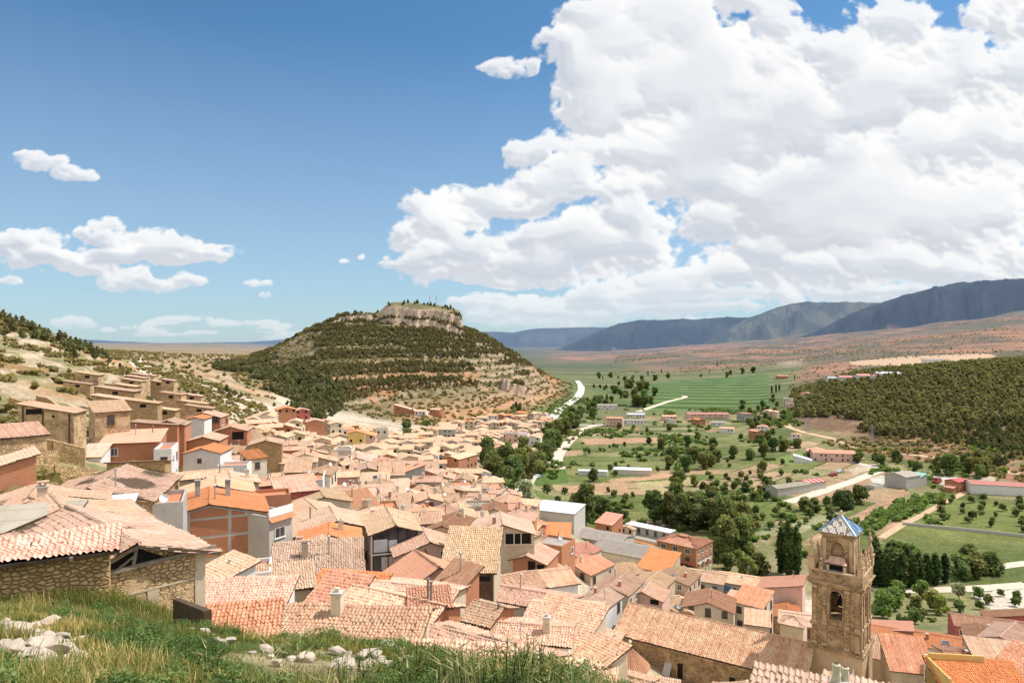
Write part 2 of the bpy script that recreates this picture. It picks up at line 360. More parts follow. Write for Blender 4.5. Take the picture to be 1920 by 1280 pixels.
M['wframe']=flat('white_window_frame',(.68,.66,.62),.6,.1)
M['bframe']=flat('brown_window_frame',(.16,.085,.05),.7,.2)
M['shutter']=flat('wooden_shutter',(.30,.17,.09),.8,.25,6)
M['metalgrey']=flat('grey_metal',(.42,.42,.42),.4,.1,3,.5,.6)
M['blackmetal']=flat('black_metal',(.03,.03,.03),.5,.1)
M['redp']=flat('red_paint',(.5,.07,.06),.6,.12)
M['blue']=flat('blue_paint',(.10,.2,.42),.5,.15)
M['terr']=flat('terracotta_paving',(.58,.22,.12),.8,.12)
M['tealp']=flat('teal_sheet',(.28,.52,.46),.5,.1)
M['whitep']=flat('white_paint',(.8,.8,.8),.5,.05)
M['solar']=flat('solar_panel',(.28,.34,.42),.25,.15,.8,.6)
M['greenp']=flat('green_paint',(.12,.3,.2),.6,.1)
M['rockm']=flat('pale_limestone',(.46,.385,.31),.9,.22,6)
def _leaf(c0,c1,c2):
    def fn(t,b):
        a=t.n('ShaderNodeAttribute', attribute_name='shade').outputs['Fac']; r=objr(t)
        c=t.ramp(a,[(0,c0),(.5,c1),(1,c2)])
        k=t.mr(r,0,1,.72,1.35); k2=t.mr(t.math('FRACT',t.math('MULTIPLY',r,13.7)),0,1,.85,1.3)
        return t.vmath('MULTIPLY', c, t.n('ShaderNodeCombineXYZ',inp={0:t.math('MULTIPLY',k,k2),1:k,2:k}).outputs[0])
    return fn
def leafmat(name, fn, rough=.7, tr=.38, gain=1.55):
    m=new_mat(name,fn,rough); nt=m.node_tree; b=[n for n in nt.nodes if n.type=='BSDF_PRINCIPLED'][0]; out=[n for n in nt.nodes if n.type=='OUTPUT_MATERIAL'][0]; t=NT(nt)
    src=b.inputs['Base Color'].links[0].from_socket
    c=t.vmath('MULTIPLY',src,(gain,gain,gain)); nt.links.new(c,b.inputs['Base Color'])
    tl=t.n('ShaderNodeBsdfTranslucent',inp={'Color':t.vmath('MULTIPLY',c,(1.25,1.2,.7))})
    sh=t.n('ShaderNodeMixShader',inp={0:tr,1:b.outputs[0],2:tl.outputs[0]})
    nt.links.new(sh.outputs[0],out.inputs[0]); return m
M['leaf']=leafmat('broad_leaves',_leaf((.036,.052,.018),(.08,.108,.036),(.145,.175,.06)),.7)
M['leafl']=leafmat('light_leaves',_leaf((.055,.08,.022),(.115,.15,.042),(.19,.23,.075)),.7)
M['leafs']=leafmat('silvery_leaves',_leaf((.09,.105,.06),(.17,.19,.12),(.27,.29,.2)),.7)
M['poplar']=leafmat('poplar_leaves',_leaf((.02,.036,.012),(.042,.072,.021),(.085,.125,.035)),.7)
M['pine']=leafmat('pine_needles',_leaf((.026,.036,.012),(.058,.072,.022),(.11,.125,.042)),.8)
M['hillpine']=leafmat('olive_pine_needles',_leaf((.068,.068,.032),(.112,.115,.052),(.165,.165,.08)),.85,.35,1.75)
M['eastpine']=leafmat('dusky_pine_needles',_leaf((.042,.046,.020),(.080,.088,.037),(.125,.132,.056)),.85,.35,1.8)
M['scrub']=leafmat('scrub_leaves',_leaf((.06,.065,.025),(.11,.115,.045),(.19,.18,.085)),.8)
M['weed']=leafmat('weed_leaves',_leaf((.03,.048,.014),(.078,.115,.03),(.17,.205,.065)),.7)
M['grassm']=leafmat('grass_blades',_leaf((.045,.065,.018),(.115,.15,.042),(.42,.36,.18)),.7)
M['bark']=flat('bark',(.12,.09,.065),.9,.3,5)
# ------------------------------------------------------------------ roofs of canal tiles
def roof_patch(O, U, V, L, S, lod, k0=0.0, k1=0.0, seed=0, sag=0.0, slab=True, tw=.22, tl=.32):
    """tile field on a plane; O low corner, U along the eave, V up the slope. k0,k1: inset per metre up the slope at either end (hips).
    returns V,Q,uv,midx"""
    O=np.array(O,float); U=np.array(U,float); V=np.array(V,float); N=np.cross(U,V); N/=np.linalg.norm(N)
    rg=np.random.default_rng(seed)
    if lod==0:
        us=np.array([0,L]); nv=2; vs=np.array([0,S]); hs=np.zeros((2,2))
    else:
        nc=max(2,int(round(L/tw))); per=6 if lod==2 else 4
        us=np.linspace(0,L,nc*per+1)
        ph=(us/L*nc)%1.0
        prof=.062*np.where(ph<.58, np.sin(np.pi*ph/.58)**.7, -.35*np.sin(np.pi*(ph-.58)/.42))
        if lod==2:
            ns=max(1,int(round(S/tl))); vs=np.repeat(np.linspace(0,S,ns+1),2)[1:-1]
            base=np.tile([.03,0.0],ns)
            ci=np.minimum((us/L*nc).astype(int),nc-1); si=np.repeat(np.arange(ns),2)
            jit=rg.normal(0,.012,(ns,nc))[si][:,ci]; sh=rg.normal(0,.022,(ns,nc))[si][:,ci]
            hs=base[:,None]+prof[None,:]+jit
            vj=rg.normal(0,.03,(ns,nc))
        else:
            vs=np.array([0,S*.5,S]); hs=np.tile(prof,(3,1)); hs=hs+rg.normal(0,.006,hs.shape)
    UU=np.tile(us,(len(vs),1)); VV=np.tile(vs[:,None],(1,len(us)))
    if lod==2:
        UU=UU+sh; e=rg.normal(0,.035,nc)[ci]; VV=VV.copy(); VV[0]-=np.maximum(e,-.05)
    if k0 or k1: UU=np.clip(UU, k0*VV, np.maximum(L-k1*VV, k0*VV+.001))
    if lod and sag:
        hs=hs+sag*(fbm(UU*.35+seed, VV*.35, seed,2)-.5)-sag*.8*np.sin(np.pi*np.clip(VV/S,0,1))*.6
    P=O+UU[...,None]*U+VV[...,None]*V+hs[...,None]*N
    nr,ncc=UU.shape
    idx=np.arange(nr*ncc).reshape(nr,ncc)
    Q=np.stack([idx[:-1,:-1],idx[:-1,1:],idx[1:,1:],idx[1:,:-1]],-1).reshape(-1,4)
    if lod==2: uv=np.stack([np.floor(us/L*nc+1e-6)[None,:]*tw+0*UU+.1, VV],-1)
    uv=np.stack([UU/ (L/ max(1,round(L/tw))) *.22, VV],-1)
    Vv=P.reshape(-1,3); uv=uv.reshape(-1,2); mi=np.zeros(len(Q),int)
    if slab:   # boards and mortar under the tiles
        th=.11; q=[(0,0),(L,0),(L-k1*S,S),(k0*S,S)]
        top=[O+a*U+b*V-.035*N for a,b in q]; bot=[p-th*N for p in top]
        if lod==0: top=[p+.034*N for p in top]
        n0=len(Vv); Vv=np.concatenate([Vv,np.array(top+bot)]); uv=np.concatenate([uv,np.array([(a,b) for a,b in q]*2)])
        qq=[[n0+7,n0+6,n0+5,n0+4]]+[[n0+i,n0+4+i,n0+4+(i+1)%4,n0+(i+1)%4] for i in range(4)]
        qq=[[a,d,c,b] if False else [a,b,c,d] for a,b,c,d in qq]
        Q=np.concatenate([Q,np.array(qq)]); mi=np.concatenate([mi,np.ones(len(qq),int)])
    return Vv,Q,uv,mi
def join(parts):
    Vs=[];Qs=[];us=[];ms=[];n=0
    for v,q,u,m in parts: Vs.append(v);Qs.append(q+n);us.append(u);ms.append(m);n+=len(v)
    return np.concatenate(Vs),np.concatenate(Qs),np.concatenate(us),np.concatenate(ms)
def ridge_tube(a,b,seed,r=.12,seg=.42):
    a=np.array(a,float); b=np.array(b,float); L=np.linalg.norm(b-a); d=(b-a)/L
    n=max(1,int(L/seg)); side=np.cross(d,[0,0,1]); side/=np.linalg.norm(side); up=np.cross(side,d)
    rg=np.random.default_rng(seed); V=[];Q=[];uv=[]
    for i in range(n):
        for e,t in enumerate((i/n,(i+1.08)/n)):
            rr=r*(1.1 if e==0 else .92); off=rg.normal(0,.008)
            for k in range(5):
                an=math.pi*k/4; p=a+d*L*t+side*math.cos(an)*rr+up*(math.sin(an)*rr-.03+off); V.append(p); uv.append((i*.22+.05,k*.03+seed%7))
        m=i*10
        for k in range(4): Q.append([m+k,m+k+1,m+5+k+1,m+5+k])
    return np.array(V),np.array(Q),np.array(uv,float),np.zeros(len(Q),int)

# ------------------------------------------------------------------ windows, doors, chimneys: one mesh of each kind, shared
_proto={}
def proto_window(w,h,fm,shut=False):
    key=('w',round(w,2),round(h,2),fm,shut)
    if key not in _proto:
        m=MB(); t=.1
        for x0,x1,z0,z1 in ((-w/2-t,-w/2,-h/2-t,h/2+t),(w/2,w/2+t,-h/2-t,h/2+t),(-w/2,w/2,h/2,h/2+t),(-w/2,w/2,-h/2-t,-h/2)): m.box(x0,x1,-.06,.05,z0,z1)
        m.box(-.025,.025,-.035,.03,-h/2,h/2); m.box(-w/2-.16,w/2+.16,-.14,.05,-h/2-t-.07,-h/2-t-.002)
        if shut:
            for sx in(-1,1): m.box(min(sx*(w/2+.11),sx*(w/2+.11+w/2)),max(sx*(w/2+.11),sx*(w/2+.11+w/2)),-.07,.02,-h/2,h/2)
        p=MB(); p.poly([(-w/2,-.012,-h/2),(w/2,-.012,-h/2),(w/2,-.012,h/2),(-w/2,-.012,h/2)])
        _proto[key]=(m.mesh('window',M[fm]),p.mesh('pane',M['glass']))
    return _proto[key]
def proto_farwin():
    if 'fw' not in _proto:
        m=MB(); m.box(-.5,.5,-.03,.05,-.65,.65,0); m.box(-.62,.62,-.1,.05,-.78,-.66,1); _proto['fw']=m.mesh('window',[M['dark'],M['wframe']])
    return _proto['fw']
def add_window(root,p,face,w=.95,h=1.25,fm='wframe',shut=False,far=False,lab=None):
    """p local point on the wall, face 0 front(-Y) 1 right(+X) 2 back 3 left"""
    if far:
        o=link('window',proto_farwin(),root)
    else:
        a,b=proto_window(w,h,fm,shut); o=link('window',a,root); link('pane',b,o)
    o.location=p; o.rotation_euler=(0,0,(0,R(90),R(180),R(-90))[face]); return o
def add_door(root,p,face,w=1.1,h=2.1,m='wood'):
    key=('d',w,h,m)
    if key not in _proto:
        b=MB(); b.box(-w/2,w/2,-.05,.05,0,h); b.box(-w/2-.1,w/2+.1,-.03,.04,h+.002,h+.14); _proto[key]=b.mesh('door',M[m])
    o=link('door',_proto[key],root); o.location=p; o.rotation_euler=(0,0,(0,R(90),R(180),R(-90))[face]); return o
def proto_chimney(kind):
    if kind not in _proto:
        m=MB()
        if kind=='brickch':
            m.box(-.3,.3,-.26,.26,-1,.95,0); m.box(-.36,.36,-.32,.32,.952,1.05,1)
            for a in(-.17,.17): m.box(a-.06,a+.06,-.2,.2,1.052,1.3,0)
            m.box(-.36,.36,-.3,.3,1.302,1.38,2)
            mm=[M['tanw'],M['conc'],M['pink']]
        elif kind=='whitech':
            m.box(-.28,.28,-.28,.28,-1,1.1,0); m.box(-.36,.36,-.36,.36,1.102,1.2,1); m.box(-.12,.12,-.12,.12,1.202,1.42,0)
            mm=[M['cream'],M['conc']]
        elif kind=='redch':
            m.box(-.24,.24,-.24,.24,-1,.9,0); m.box(-.3,.3,-.3,.3,.902,.98,1); mm=[M['brick'],M['conc']]
        elif kind=='flue':
            m.tube((0,0,-.8),(0,0,1.5),.075,n=8); m.tube((0,0,1.502),(0,0,1.56),.13,.13,n=8); m.tube((0,0,1.62),(0,0,1.72),.15,.05,n=8); mm=[M['metalgrey']]
        elif kind=='darkflue':
            m.tube((0,0,-.8),(0,0,1.3),.09,n=8); m.tube((0,0,1.31),(0,0,1.42),.13,.13,n=8); mm=[M['greywood']]
        elif kind=='aerial':
            m.tube((0,0,-.5),(0,0,2.4),.022,n=5); m.bar((-.6,0,2.2),(.6,0,2.2),.025)
            for x in(-.55,-.3,-.05,.2,.45): m.bar((x,-.3,2.215),(x,.3,2.215),.016)
            m.bar((-.35,0,1.7),(.35,0,1.7),.02)
            for x in(-.3,0,.3): m.bar((x,-.2,1.71),(x,.2,1.71),.014)
            mm=[M['metalgrey']]
        elif kind=='dish':
            m.tube((0,0,-.4),(0,0,.6),.03,n=6)
            m2=[]
            for k in range(4): m2.append((.42*math.sin(k*.35)/math.sin(1.05), .42*(1-math.cos(k*.35))*.8))
            c=Vector((0,-.1,.65)); d=Vector((.5,-.75,.45)).normalized(); t=d.orthogonal().normalized(); w=d.cross(t)
            for (r0,z0),(r1,z1) in zip(m2,m2[1:]):
                for k in range(12):
                    e=[(r0,z0,k),(r0,z0,k+1),(r1,z1,k+1),(r1,z1,k)]
                    m.poly([c+(t*math.cos(q*math.pi/6)+w*math.sin(q*math.pi/6))*r+d*z for r,z,q in e],1,smooth=True)
            m.bar(c,c+d*.4,.02); mm=[M['metalgrey'],M['whitep']]
        elif kind=='skylight':
            m.box(-.5,.5,-.7,.7,.02,.16,0); m.box(-.42,.42,-.62,.62,.162,.17,1); mm=[M['metalgrey'],M['glass']]
        _proto[kind]=m.mesh(kind,mm)
    return _proto[kind]
CHN={'brickch':'chimney','whitech':'chimney','redch':'chimney','flue':'flue_pipe','darkflue':'flue_pipe','aerial':'television_aerial','dish':'satellite_dish','skylight':'skylight'}
CHT={'brickch':'a squat tan chimney','whitech':'a pale chimney','redch':'a brick chimney','flue':'a tin flue','darkflue':'a dark flue','aerial':'a television aerial','dish':'a satellite dish','skylight':'a skylight'}

HOUSES=[]; LAND=[]
SC=.78   # the whole place is modelled at this scale
class Hs: pass
def house(px,py,H=6.5,W=7,D=8,rot=0,typ='G',pitch=17,wall='tanw',roof='tan',Y=None,label=None,cat='house',name='village_house',
          win=True,ch=(),oh=.32,lod=None,group='houses of the hillside village',land=None,fm=None,front=None,deep=.6,sag=.10,far=None,gz=None,doors=(),tw=.22):
    u=(px-CX)/F
    if Y is None: Y=solve(px,py,H*SC)
    zt=-(py-CY)/F*Y; x=u*Y; rz=R(rot)
    c,s=math.cos(rz),math.sin(rz)
    cs=[(x+c*a-s*b, Y+s*a+c*b) for a in(-W*SC/2,W*SC/2) for b in(-D*SC/2,D*SC/2)]
    hs=height(np.array([q[0] for q in cs]+[x]),np.array([q[1] for q in cs]+[Y]))
    g=float(hs[-1]) if gz is None else gz
    root=empty(name,(x,Y,g),rz)
    zb=(float(min(hs.min(), zt-3*SC))-g)/SC-deep; zt=(zt-g)/SC; root.scale=(SC,SC,SC)
    tp=math.tan(R(pitch))
    if lod is None: lod=2 if Y<66 else (1 if Y<170 else 0)
    far=(Y>150) if far is None else far
    seed=rnd.randrange(10**6)
    m=MB(); a,b=W/2,D/2
    rfm=[M[roof] if isinstance(roof,str) else roof, M['wood']]
    parts=[]; h=Hs(); h.__dict__.update(root=root,px=px,py=py,Y=Y,x=x,W=W*SC,D=D*SC,rot=rot,typ=typ,wall=wall,roof=roof,zt=zt,g=g,label=label,land=land,feat=list(ch),front=front)
    cp,sp=math.cos(R(pitch)),math.sin(R(pitch))
    if typ=='G':
        ze=zt-a*tp
        m.poly([(-a,-b,zb),(a,-b,zb),(a,-b,ze),(0,-b,zt),(-a,-b,ze)]); m.poly([(a,b,zb),(-a,b,zb),(-a,b,ze),(0,b,zt),(a,b,ze)])
        m.poly([(a,-b,zb),(a,b,zb),(a,b,ze),(a,-b,ze)]); m.poly([(-a,b,zb),(-a,-b,zb),(-a,-b,ze),(-a,b,ze)])
        S=(a+oh)/cp; L=D+2*oh; lift=.13; kw=dict(seed=seed,sag=sag,tw=tw)
        parts.append(roof_patch((-a-oh,b+oh,ze-oh*tp+lift),(0,-1,0),(cp,0,sp),L,S,lod,**kw))
        parts.append(roof_patch((a+oh,-b-oh,ze-oh*tp+lift),(0,1,0),(-cp,0,sp),L,S,lod,seed=seed+1,sag=sag,tw=tw))
        if lod: parts.append(ridge_tube((0,-b-oh,zt+lift+.03),(0,b+oh,zt+lift+.03),seed))
        zroof=lambda X,Yl: zt-abs(X)*tp+lift
        eave=[zt-.35*a*tp if True else 0,ze,zt-.35*a*tp,ze]
    elif typ=='S':
        z0=zt-b*tp; z1=zt+b*tp
        m.poly([(-a,-b,zb),(a,-b,zb),(a,-b,z0),(-a,-b,z0)]); m.poly([(a,b,zb),(-a,b,zb),(-a,b,z1),(a,b,z1)])
        m.poly([(a,-b,zb),(a,b,zb),(a,b,z1),(a,-b,z0)]); m.poly([(-a,b,zb),(-a,-b,zb),(-a,-b,z0),(-a,b,z1)])
        parts.append(roof_patch((-a-oh,-b-oh,z0-oh*tp+.13),(1,0,0),(0,cp,sp),W+2*oh,(D+2*oh)/cp,lod,seed=seed,sag=sag))
        zroof=lambda X,Yl: zt+Yl*tp+.13
        eave=[z0,zt,z1,zt]
    elif typ=='P':
        ze=zt-min(a,b)*tp; mm=min(a,b)+oh; S=mm/cp; z=ze-oh*tp+.1
        m.box(-a,a,-b,b,zb,ze,skip='bt')
        k=cp
        parts.append(roof_patch((-a-oh,-b-oh,z),(1,0,0),(0,cp,sp),W+2*oh,S,lod,k,k,seed,sag*.5))
        parts.append(roof_patch((a+oh,b+oh,z),(-1,0,0),(0,-cp,sp),W+2*oh,S,lod,k,k,seed+1,sag*.5))
        parts.append(roof_patch((a+oh,-b-oh,z),(0,1,0),(-cp,0,sp),D+2*oh,S,lod,k,k,seed+2,sag*.5))
        parts.append(roof_patch((-a-oh,b+oh,z),(0,-1,0),(cp,0,sp),D+2*oh,S,lod,k,k,seed+3,sag*.5))
        if lod:
            zr=z+mm*tp
            if W>D+.5: parts.append(ridge_tube((-(a-b),0,zr),((a-b),0,zr),seed))
            elif D>W+.5: parts.append(ridge_tube((0,-(b-a),zr),(0,(b-a),zr),seed))
        zroof=lambda X,Yl: ze+min(a-abs(X),b-abs(Yl))*tp+.1
        eave=[ze]*4
    elif typ=='F':
        m.box(-a,a,-b,b,zb,zt-.45,skip='b')
        for q in((-a,a,-b,-b+.2),(-a,a,b-.2,b),(-a,-a+.2,-b+.2,b-.2),(a-.2,a,-b+.2,b-.2)): m.box(*q,zt-.45,zt,skip='b')
        zroof=lambda X,Yl: zt-.45; eave=[zt-.6]*4
    h.eave=eave; h.zb=zb
    h.wallo=m.build('wall',M[wall] if isinstance(wall,str) else wall,root)
    if typ!='F':
        v,q,uv,mi=join(parts); h.roofo=link('roof',np_mesh('roof',v,q,rfm,uv=uv,midx=mi,smooth=False),root)
    else:
        t=MB(); t.poly([(-a+.21,-b+.21,zt-.44),(a-.21,-b+.21,zt-.44),(a-.21,b-.21,zt-.44),(-a+.21,b-.21,zt-.44)]); h.roofo=t.build('roof',rfm[0],root)
    # openings on the walls that look towards the valley side of the viewer
    if win:
        nrm=[(s,-c),(c,s),(-s,c),(-c,-s)]
        for fi in(0,1,3):
            nx,ny=nrm[fi]; d=(nx*-x+ny*-Y)/math.hypot(x,Y)
            if d<.12: continue
            wl=W if fi in(0,2) else D
            hgt=eave[fi]
            ncol=max(1,int(wl/3.0)); nfl=3
            for fl in range(nfl):
                zc=hgt-1.35-2.75*fl
                if zc<-.2: break
                for k in range(ncol):
                    if rnd.random()<(.22 if wall not in('stone','ochre','brick') else .48): continue
                    t=(k+.5)/ncol*wl-wl/2+rnd.uniform(-.3,.3)
                    p={0:(t,-b-.004,zc),1:(a+.004,t,zc),3:(-a-.004,-t,zc)}[fi]
                    if far and rnd.random()<.2: continue
                    add_window(root,p,fi,*( (.85,1.1) if rnd.random()<.6 else (.9,1.45) ),fm=fm or rnd.choice(['wframe','bframe','bframe','wframe']),shut=(rnd.random()<.12),far=far)
    for i,kd in enumerate(ch):
        kd,pos=(kd if isinstance(kd,tuple) else (kd,None))
        if pos is None:
            for _ in range(1): pos=(rnd.uniform(-.32,.32)*W, rnd.uniform(-.35,.35)*D)
        o=link(CHN[kd],proto_chimney(kd),root); o.location=(pos[0],pos[1],zroof(*pos)); o.rotation_euler=(0,0,rnd.uniform(-.6,.6) if kd in('aerial','dish') else 0)
        if kd=='skylight' and typ=='G': o.rotation_euler=(0,R(pitch)*(1 if pos[0]>0 else -1),0)
        if kd=='skylight' and typ=='S': o.rotation_euler=(R(pitch),0,0)
        if kd=='skylight' and typ=='P': o.location.z+=.0
    for (kx,face,w,hh) in doors:
        add_door(root,{0:(kx,-b-.004,zb+deep),1:(a+.004,kx,zb+deep)}[face],face,w,hh)
    root['category']=cat
    if group: root['group']=group
    h.name=name; h.zroof=zroof
    HOUSES.append(h)
    if land: LAND.append((land,x,Y,px,py))
    return h
# ------------------------------------------------------------------ camera, sun, sky
cam=bpy.data.cameras.new('camera'); cam.sensor_width=36; cam.lens=24; cam.clip_end=40000; cam.clip_start=.1
co=bpy.data.objects.new('camera',cam); col.objects.link(co); co.rotation_euler=(R(90),0,0); scene.camera=co
SUN=Vector((math.sin(R(78))*math.cos(R(55)), math.cos(R(78))*math.cos(R(55)), math.sin(R(55))))
sl=bpy.data.lights.new('sun','SUN'); sl.energy=4.9; sl.angle=R(.5); sl.color=(1,.955,.895)
so=bpy.data.objects.new('sun',sl); col.objects.link(so); so.rotation_euler=(-SUN).to_track_quat('-Z','Y').to_euler(); so.location=(50,20,120)
scene.view_settings.view_transform='Standard'; scene.view_settings.look='None'; scene.view_settings.exposure=0
scene.cycles.max_bounces=6; scene.cycles.diffuse_bounces=3; scene.cycles.transparent_max_bounces=4
w=bpy.data.worlds.new('World'); scene.world=w; w.use_nodes=True; nt=w.node_tree; nt.nodes.clear(); t=NT(nt)
w.cycles.sampling_method='MANUAL'; w.cycles.sample_map_resolution=256
sky=t.n('ShaderNodeTexSky'); sky.sky_type='NISHITA'; sky.sun_disc=False; sky.sun_elevation=R(55); sky.sun_rotation=R(78); sky.altitude=900; sky.air_density=1.0; sky.dust_density=.6; sky.ozone_density=2.2
gen=t.n('ShaderNodeTexCoord').outputs['Generated']
zz=t.n('ShaderNodeSeparateXYZ',inp={0:gen}).outputs[2]
bsk=t.n('ShaderNodeBackground',inp={'Color':t.vmath('MULTIPLY',sky.outputs[0],(.78,1.20,1.32)),'Strength':.103})
veil=t.n('ShaderNodeBackground',inp={'Color':(.53,.615,.735,1),'Strength':1.0})
vm=t.n('ShaderNodeMixShader',inp={0:t.mr(zz,0.0,.40,.62,0.0),1:bsk.outputs[0],2:veil.outputs[0]})
sep=t.n('ShaderNodeSeparateXYZ',inp={0:gen})
over=t.math('MAXIMUM',t.mr(sep.outputs[2],.56,.70),t.mr(sep.outputs[1],.45,.25))  # unseen cloud cover overhead and behind the view, added as fill light
over=t.math('MULTIPLY',over,t.mr(t.noise(t.vmath('MULTIPLY',gen,(1,1,2.2)),2.6,5,.55),.28,.48,0,.97))
cl_=t.n('ShaderNodeBackground',inp={'Color':(.93,.94,.96,1),'Strength':1.0})
vm=t.n('ShaderNodeMixShader',inp={0:over,1:vm.outputs[0],2:cl_.outputs[0]})
nt.links.new(vm.outputs[0],t.n('ShaderNodeOutputWorld').inputs[0])

# the clouds stand on a dome of sky twenty-five kilometres out
CL=[(1190,110,150,130,1),(1330,80,170,120,1),(1480,170,200,110,1),(1690,120,140,105,1),(1880,210,180,120,1),(1310,240,230,110,1),(1540,280,270,105,1),(1790,340,240,120,1),
 (1100,70,75,70,1),(1030,90,45,40,.8),(955,128,52,26,1),(1120,200,90,90,1),(1045,300,88,42,1),(985,288,45,30,1),(1190,340,150,62,1),(1440,400,330,90,1),(1760,460,300,100,1),
 (850,392,95,48,1),(800,450,70,52,1),(900,500,150,42,1),(990,368,80,38,1),(1110,440,120,48,1),(1010,470,130,50,1),(1250,500,220,48,1),(1600,530,320,42,1),(1890,40,75,75,1),
 (1000,572,160,24,.8),(1200,560,180,30,.8),(1420,565,230,22,.8),(1690,560,90,18,.9),(1350,590,200,20,.7),(1000,600,140,20,.6),(1560,430,280,90,1),
 (60,302,38,15,1),(98,318,45,18,1),(140,333,38,16,1),(195,440,48,30,1),(245,462,90,34,1),(335,478,80,28,1),(60,478,95,34,1),(140,495,120,26,1),(235,530,52,22,1),(330,536,56,20,1),(50,438,30,9,.7),
 (475,531,28,10,.8),(488,552,15,8,1),(10,530,24,12,.8),(402,462,20,6,.6),(345,608,90,13,.5),(130,608,45,13,.55),(245,622,70,11,.5),(480,612,60,12,.45),(420,628,180,9,.5),(330,598,30,9,.5),(640,490,10,5,.6),(672,482,8,8,.5),(720,500,18,9,.7)]
crn=random.Random(31)
LOB=[]
for (cx,cy,rx,ry,wt) in CL:
    if rx<12: continue
    for k in range(4 if rx<40 else 7):
        a=crn.uniform(-.15,math.pi+.15); rr=crn.uniform(.22,.42)
        q=min(rx*rr,46); LOB.append((cx+rx*crn.uniform(.72,1.0)*math.cos(a),cy-ry*crn.uniform(.6,.95)*max(-.15,math.sin(a)),max(4,q),max(3,min(ry*crn.uniform(.38,.6),q*.9)),wt*.75))
CL=[(a,b,c*(.9 if c<140 else 1),d*(.88 if c<140 else 1),e) for a,b,c,d,e in CL]+LOB
def cloud_field(U,V):
    wx=.055*(fbm(U*5.5,V*5.5,201,5)-.5)*2+.020*(fbm(U*26,V*26,203,4)-.5)*2
    wy=.045*(fbm(U*5.5+9,V*5.5+4,202,5)-.5)*2+.018*(fbm(U*26+3,V*26+8,204,4)-.5)*2
    S=np.zeros(U.shape); T=np.zeros(U.shape); Sm=np.zeros(U.shape)
    for (cx,cy,rx,ry,wt) in CL:
        k=min(1.0,max(.38,rx/110)); small=1.0 if rx<48 else 0.0; rx,ry=rx*1.2,ry*1.2
        ky=min(k,max(.15,ry/55)); a=(U+wx*k-(cx-CX)/F)*F/rx; b=(V+wy*ky*.8-(CY-cy)/F)*F/ry; b=np.where(b<-.1,(b+.1)*1.55-.1,b)
        d=np.maximum(1-a*a-b*b,0)*wt*1.25
        S=S+d; T=T+b*d; Sm=Sm+small*d
    Sm=Sm/np.maximum(S,.02)
    bl=0;am=0
    for sc,w_ in((11,1.0),(23,.66),(48,.42),(100,.26),(190,.14)):
        n=np.abs(vnoise(U*sc+5*wx*sc,V*sc*1.2+3*wy*sc,int(sc))-.5)*2
        bl=bl+w_*(1-n); am+=w_
    bl=bl/am
    wisps=fbm(U*16,V*24,260,7); fine=fbm(U*70+20*wx,V*90,270,6)
    gaps=sstep(.53,.70,fbm(U*7+3,V*11,290,5))*(1-sstep(1.2,2.6,S))*sstep(-.2,.2,U*0+(.55-U))
    D=S-.85*gaps*(1-Sm)+1.0*(bl-.62)+.95*(wisps-.5)+(1.25+1.5*Sm)*(fine-.5)
    return S,T/np.maximum(S,.02),np.where(S<=.005,-1,D),bl,Sm
uc=np.linspace(-1.0,1.0,1500); vc_=np.linspace(-.02,.60,500)
Uc,Vc=np.meshgrid(uc,vc_)
Sx,Up,Dn,Bl,Sml=cloud_field(Uc,Vc)
mask=np.clip((Dn-.0)/(.66+.5*Sml),0,1); mask=mask*mask*(3-2*mask)*sstep(0,.12,Sx)*(1-.12*Sml)
thick_=np.clip(Dn,0,1.6)*mask
# light falls from the upper right: look how much cloud lies that way
du=uc[1]-uc[0]; dv=vc_[1]-vc_[0]
occ=np.zeros_like(thick_)
for st_ in (2,4,7,11,16,24,34):
    sx_=int(st_*.55); sy_=st_
    sh_=np.zeros_like(thick_); sh_[:-sy_ or None,:-sx_ or None]=thick_[sy_:,sx_:]
    occ+=sh_*(1.0 if st_<12 else 1.3)
occ/=7
def blur(A,n):
    k=np.ones(2*n+1)/(2*n+1)
    A=np.apply_along_axis(lambda m:np.convolve(np.pad(m,n,'edge'),k,'valid'),0,A)
    return np.apply_along_axis(lambda m:np.convolve(np.pad(m,n,'edge'),k,'valid'),1,A)
Dm=blur(np.clip(Dn,-.3,1.8),3); gy,gx=np.gradient(Dm,dv,du)
rel=(-(gx*.5+gy*.85))*.012
Dm2=blur(np.clip(Dn,-.3,2.2),11); gy2,gx2=np.gradient(Dm2,dv,du); rel2=(-(gx2*.5+gy2*.85))*.03
Df=blur(np.clip(Dn,-.3,1.6),1); gyf,gxf=np.gradient(Df,dv,du); relf=-(gxf*.5+gyf*.85)*.005
sf=lambda v,m:m*np.tanh(v/m)
cover=sstep(.2,1.0,Dn)
lite=.81+sf(rel*.9,.11)+sf(rel2*.75,.13)+sf(relf,.06)+.11*np.clip(Up,-1,1)-.11*np.clip(blur(occ,4),0,1.6)
shd=fbm(Uc*3.0,Vc*7.5,280,6); lite-=.26*sstep(.44,.74,shd)*sstep(1.0,2.6,Sx)+.10*(fbm(Uc*13,Vc*26,285,6)-.5)*cover
lite-=.10*(1-sstep(.10,.24,Vc))*sstep(.3,1.5,Sx)
lite=blur(lite,1)
lite=np.clip(lite,0,1)
stops=[(0,(.58,.62,.69)),(.3,(.68,.71,.77)),(.5,(.80,.82,.86)),(.68,(.905,.915,.93)),(.84,(.965,.967,.97)),(1,(1.0,1.0,.99))]
cc=np.stack([np.interp(lite,[s_[0] for s_ in stops],[s_[1][i] for s_ in stops]) for i in range(3)],-1)
lowk=(1-sstep(0.0,.16,Vc))*.5; cc=cc*(1-lowk[...,None])+np.array((.74,.80,.87))*lowk[...,None]
al=mask*(.60+.40*sstep(.0,.10,Vc))*(1-sstep(.9,.99,np.abs(Uc)))*(1-sstep(.55,.595,Vc))*sstep(-.015,0,Vc)
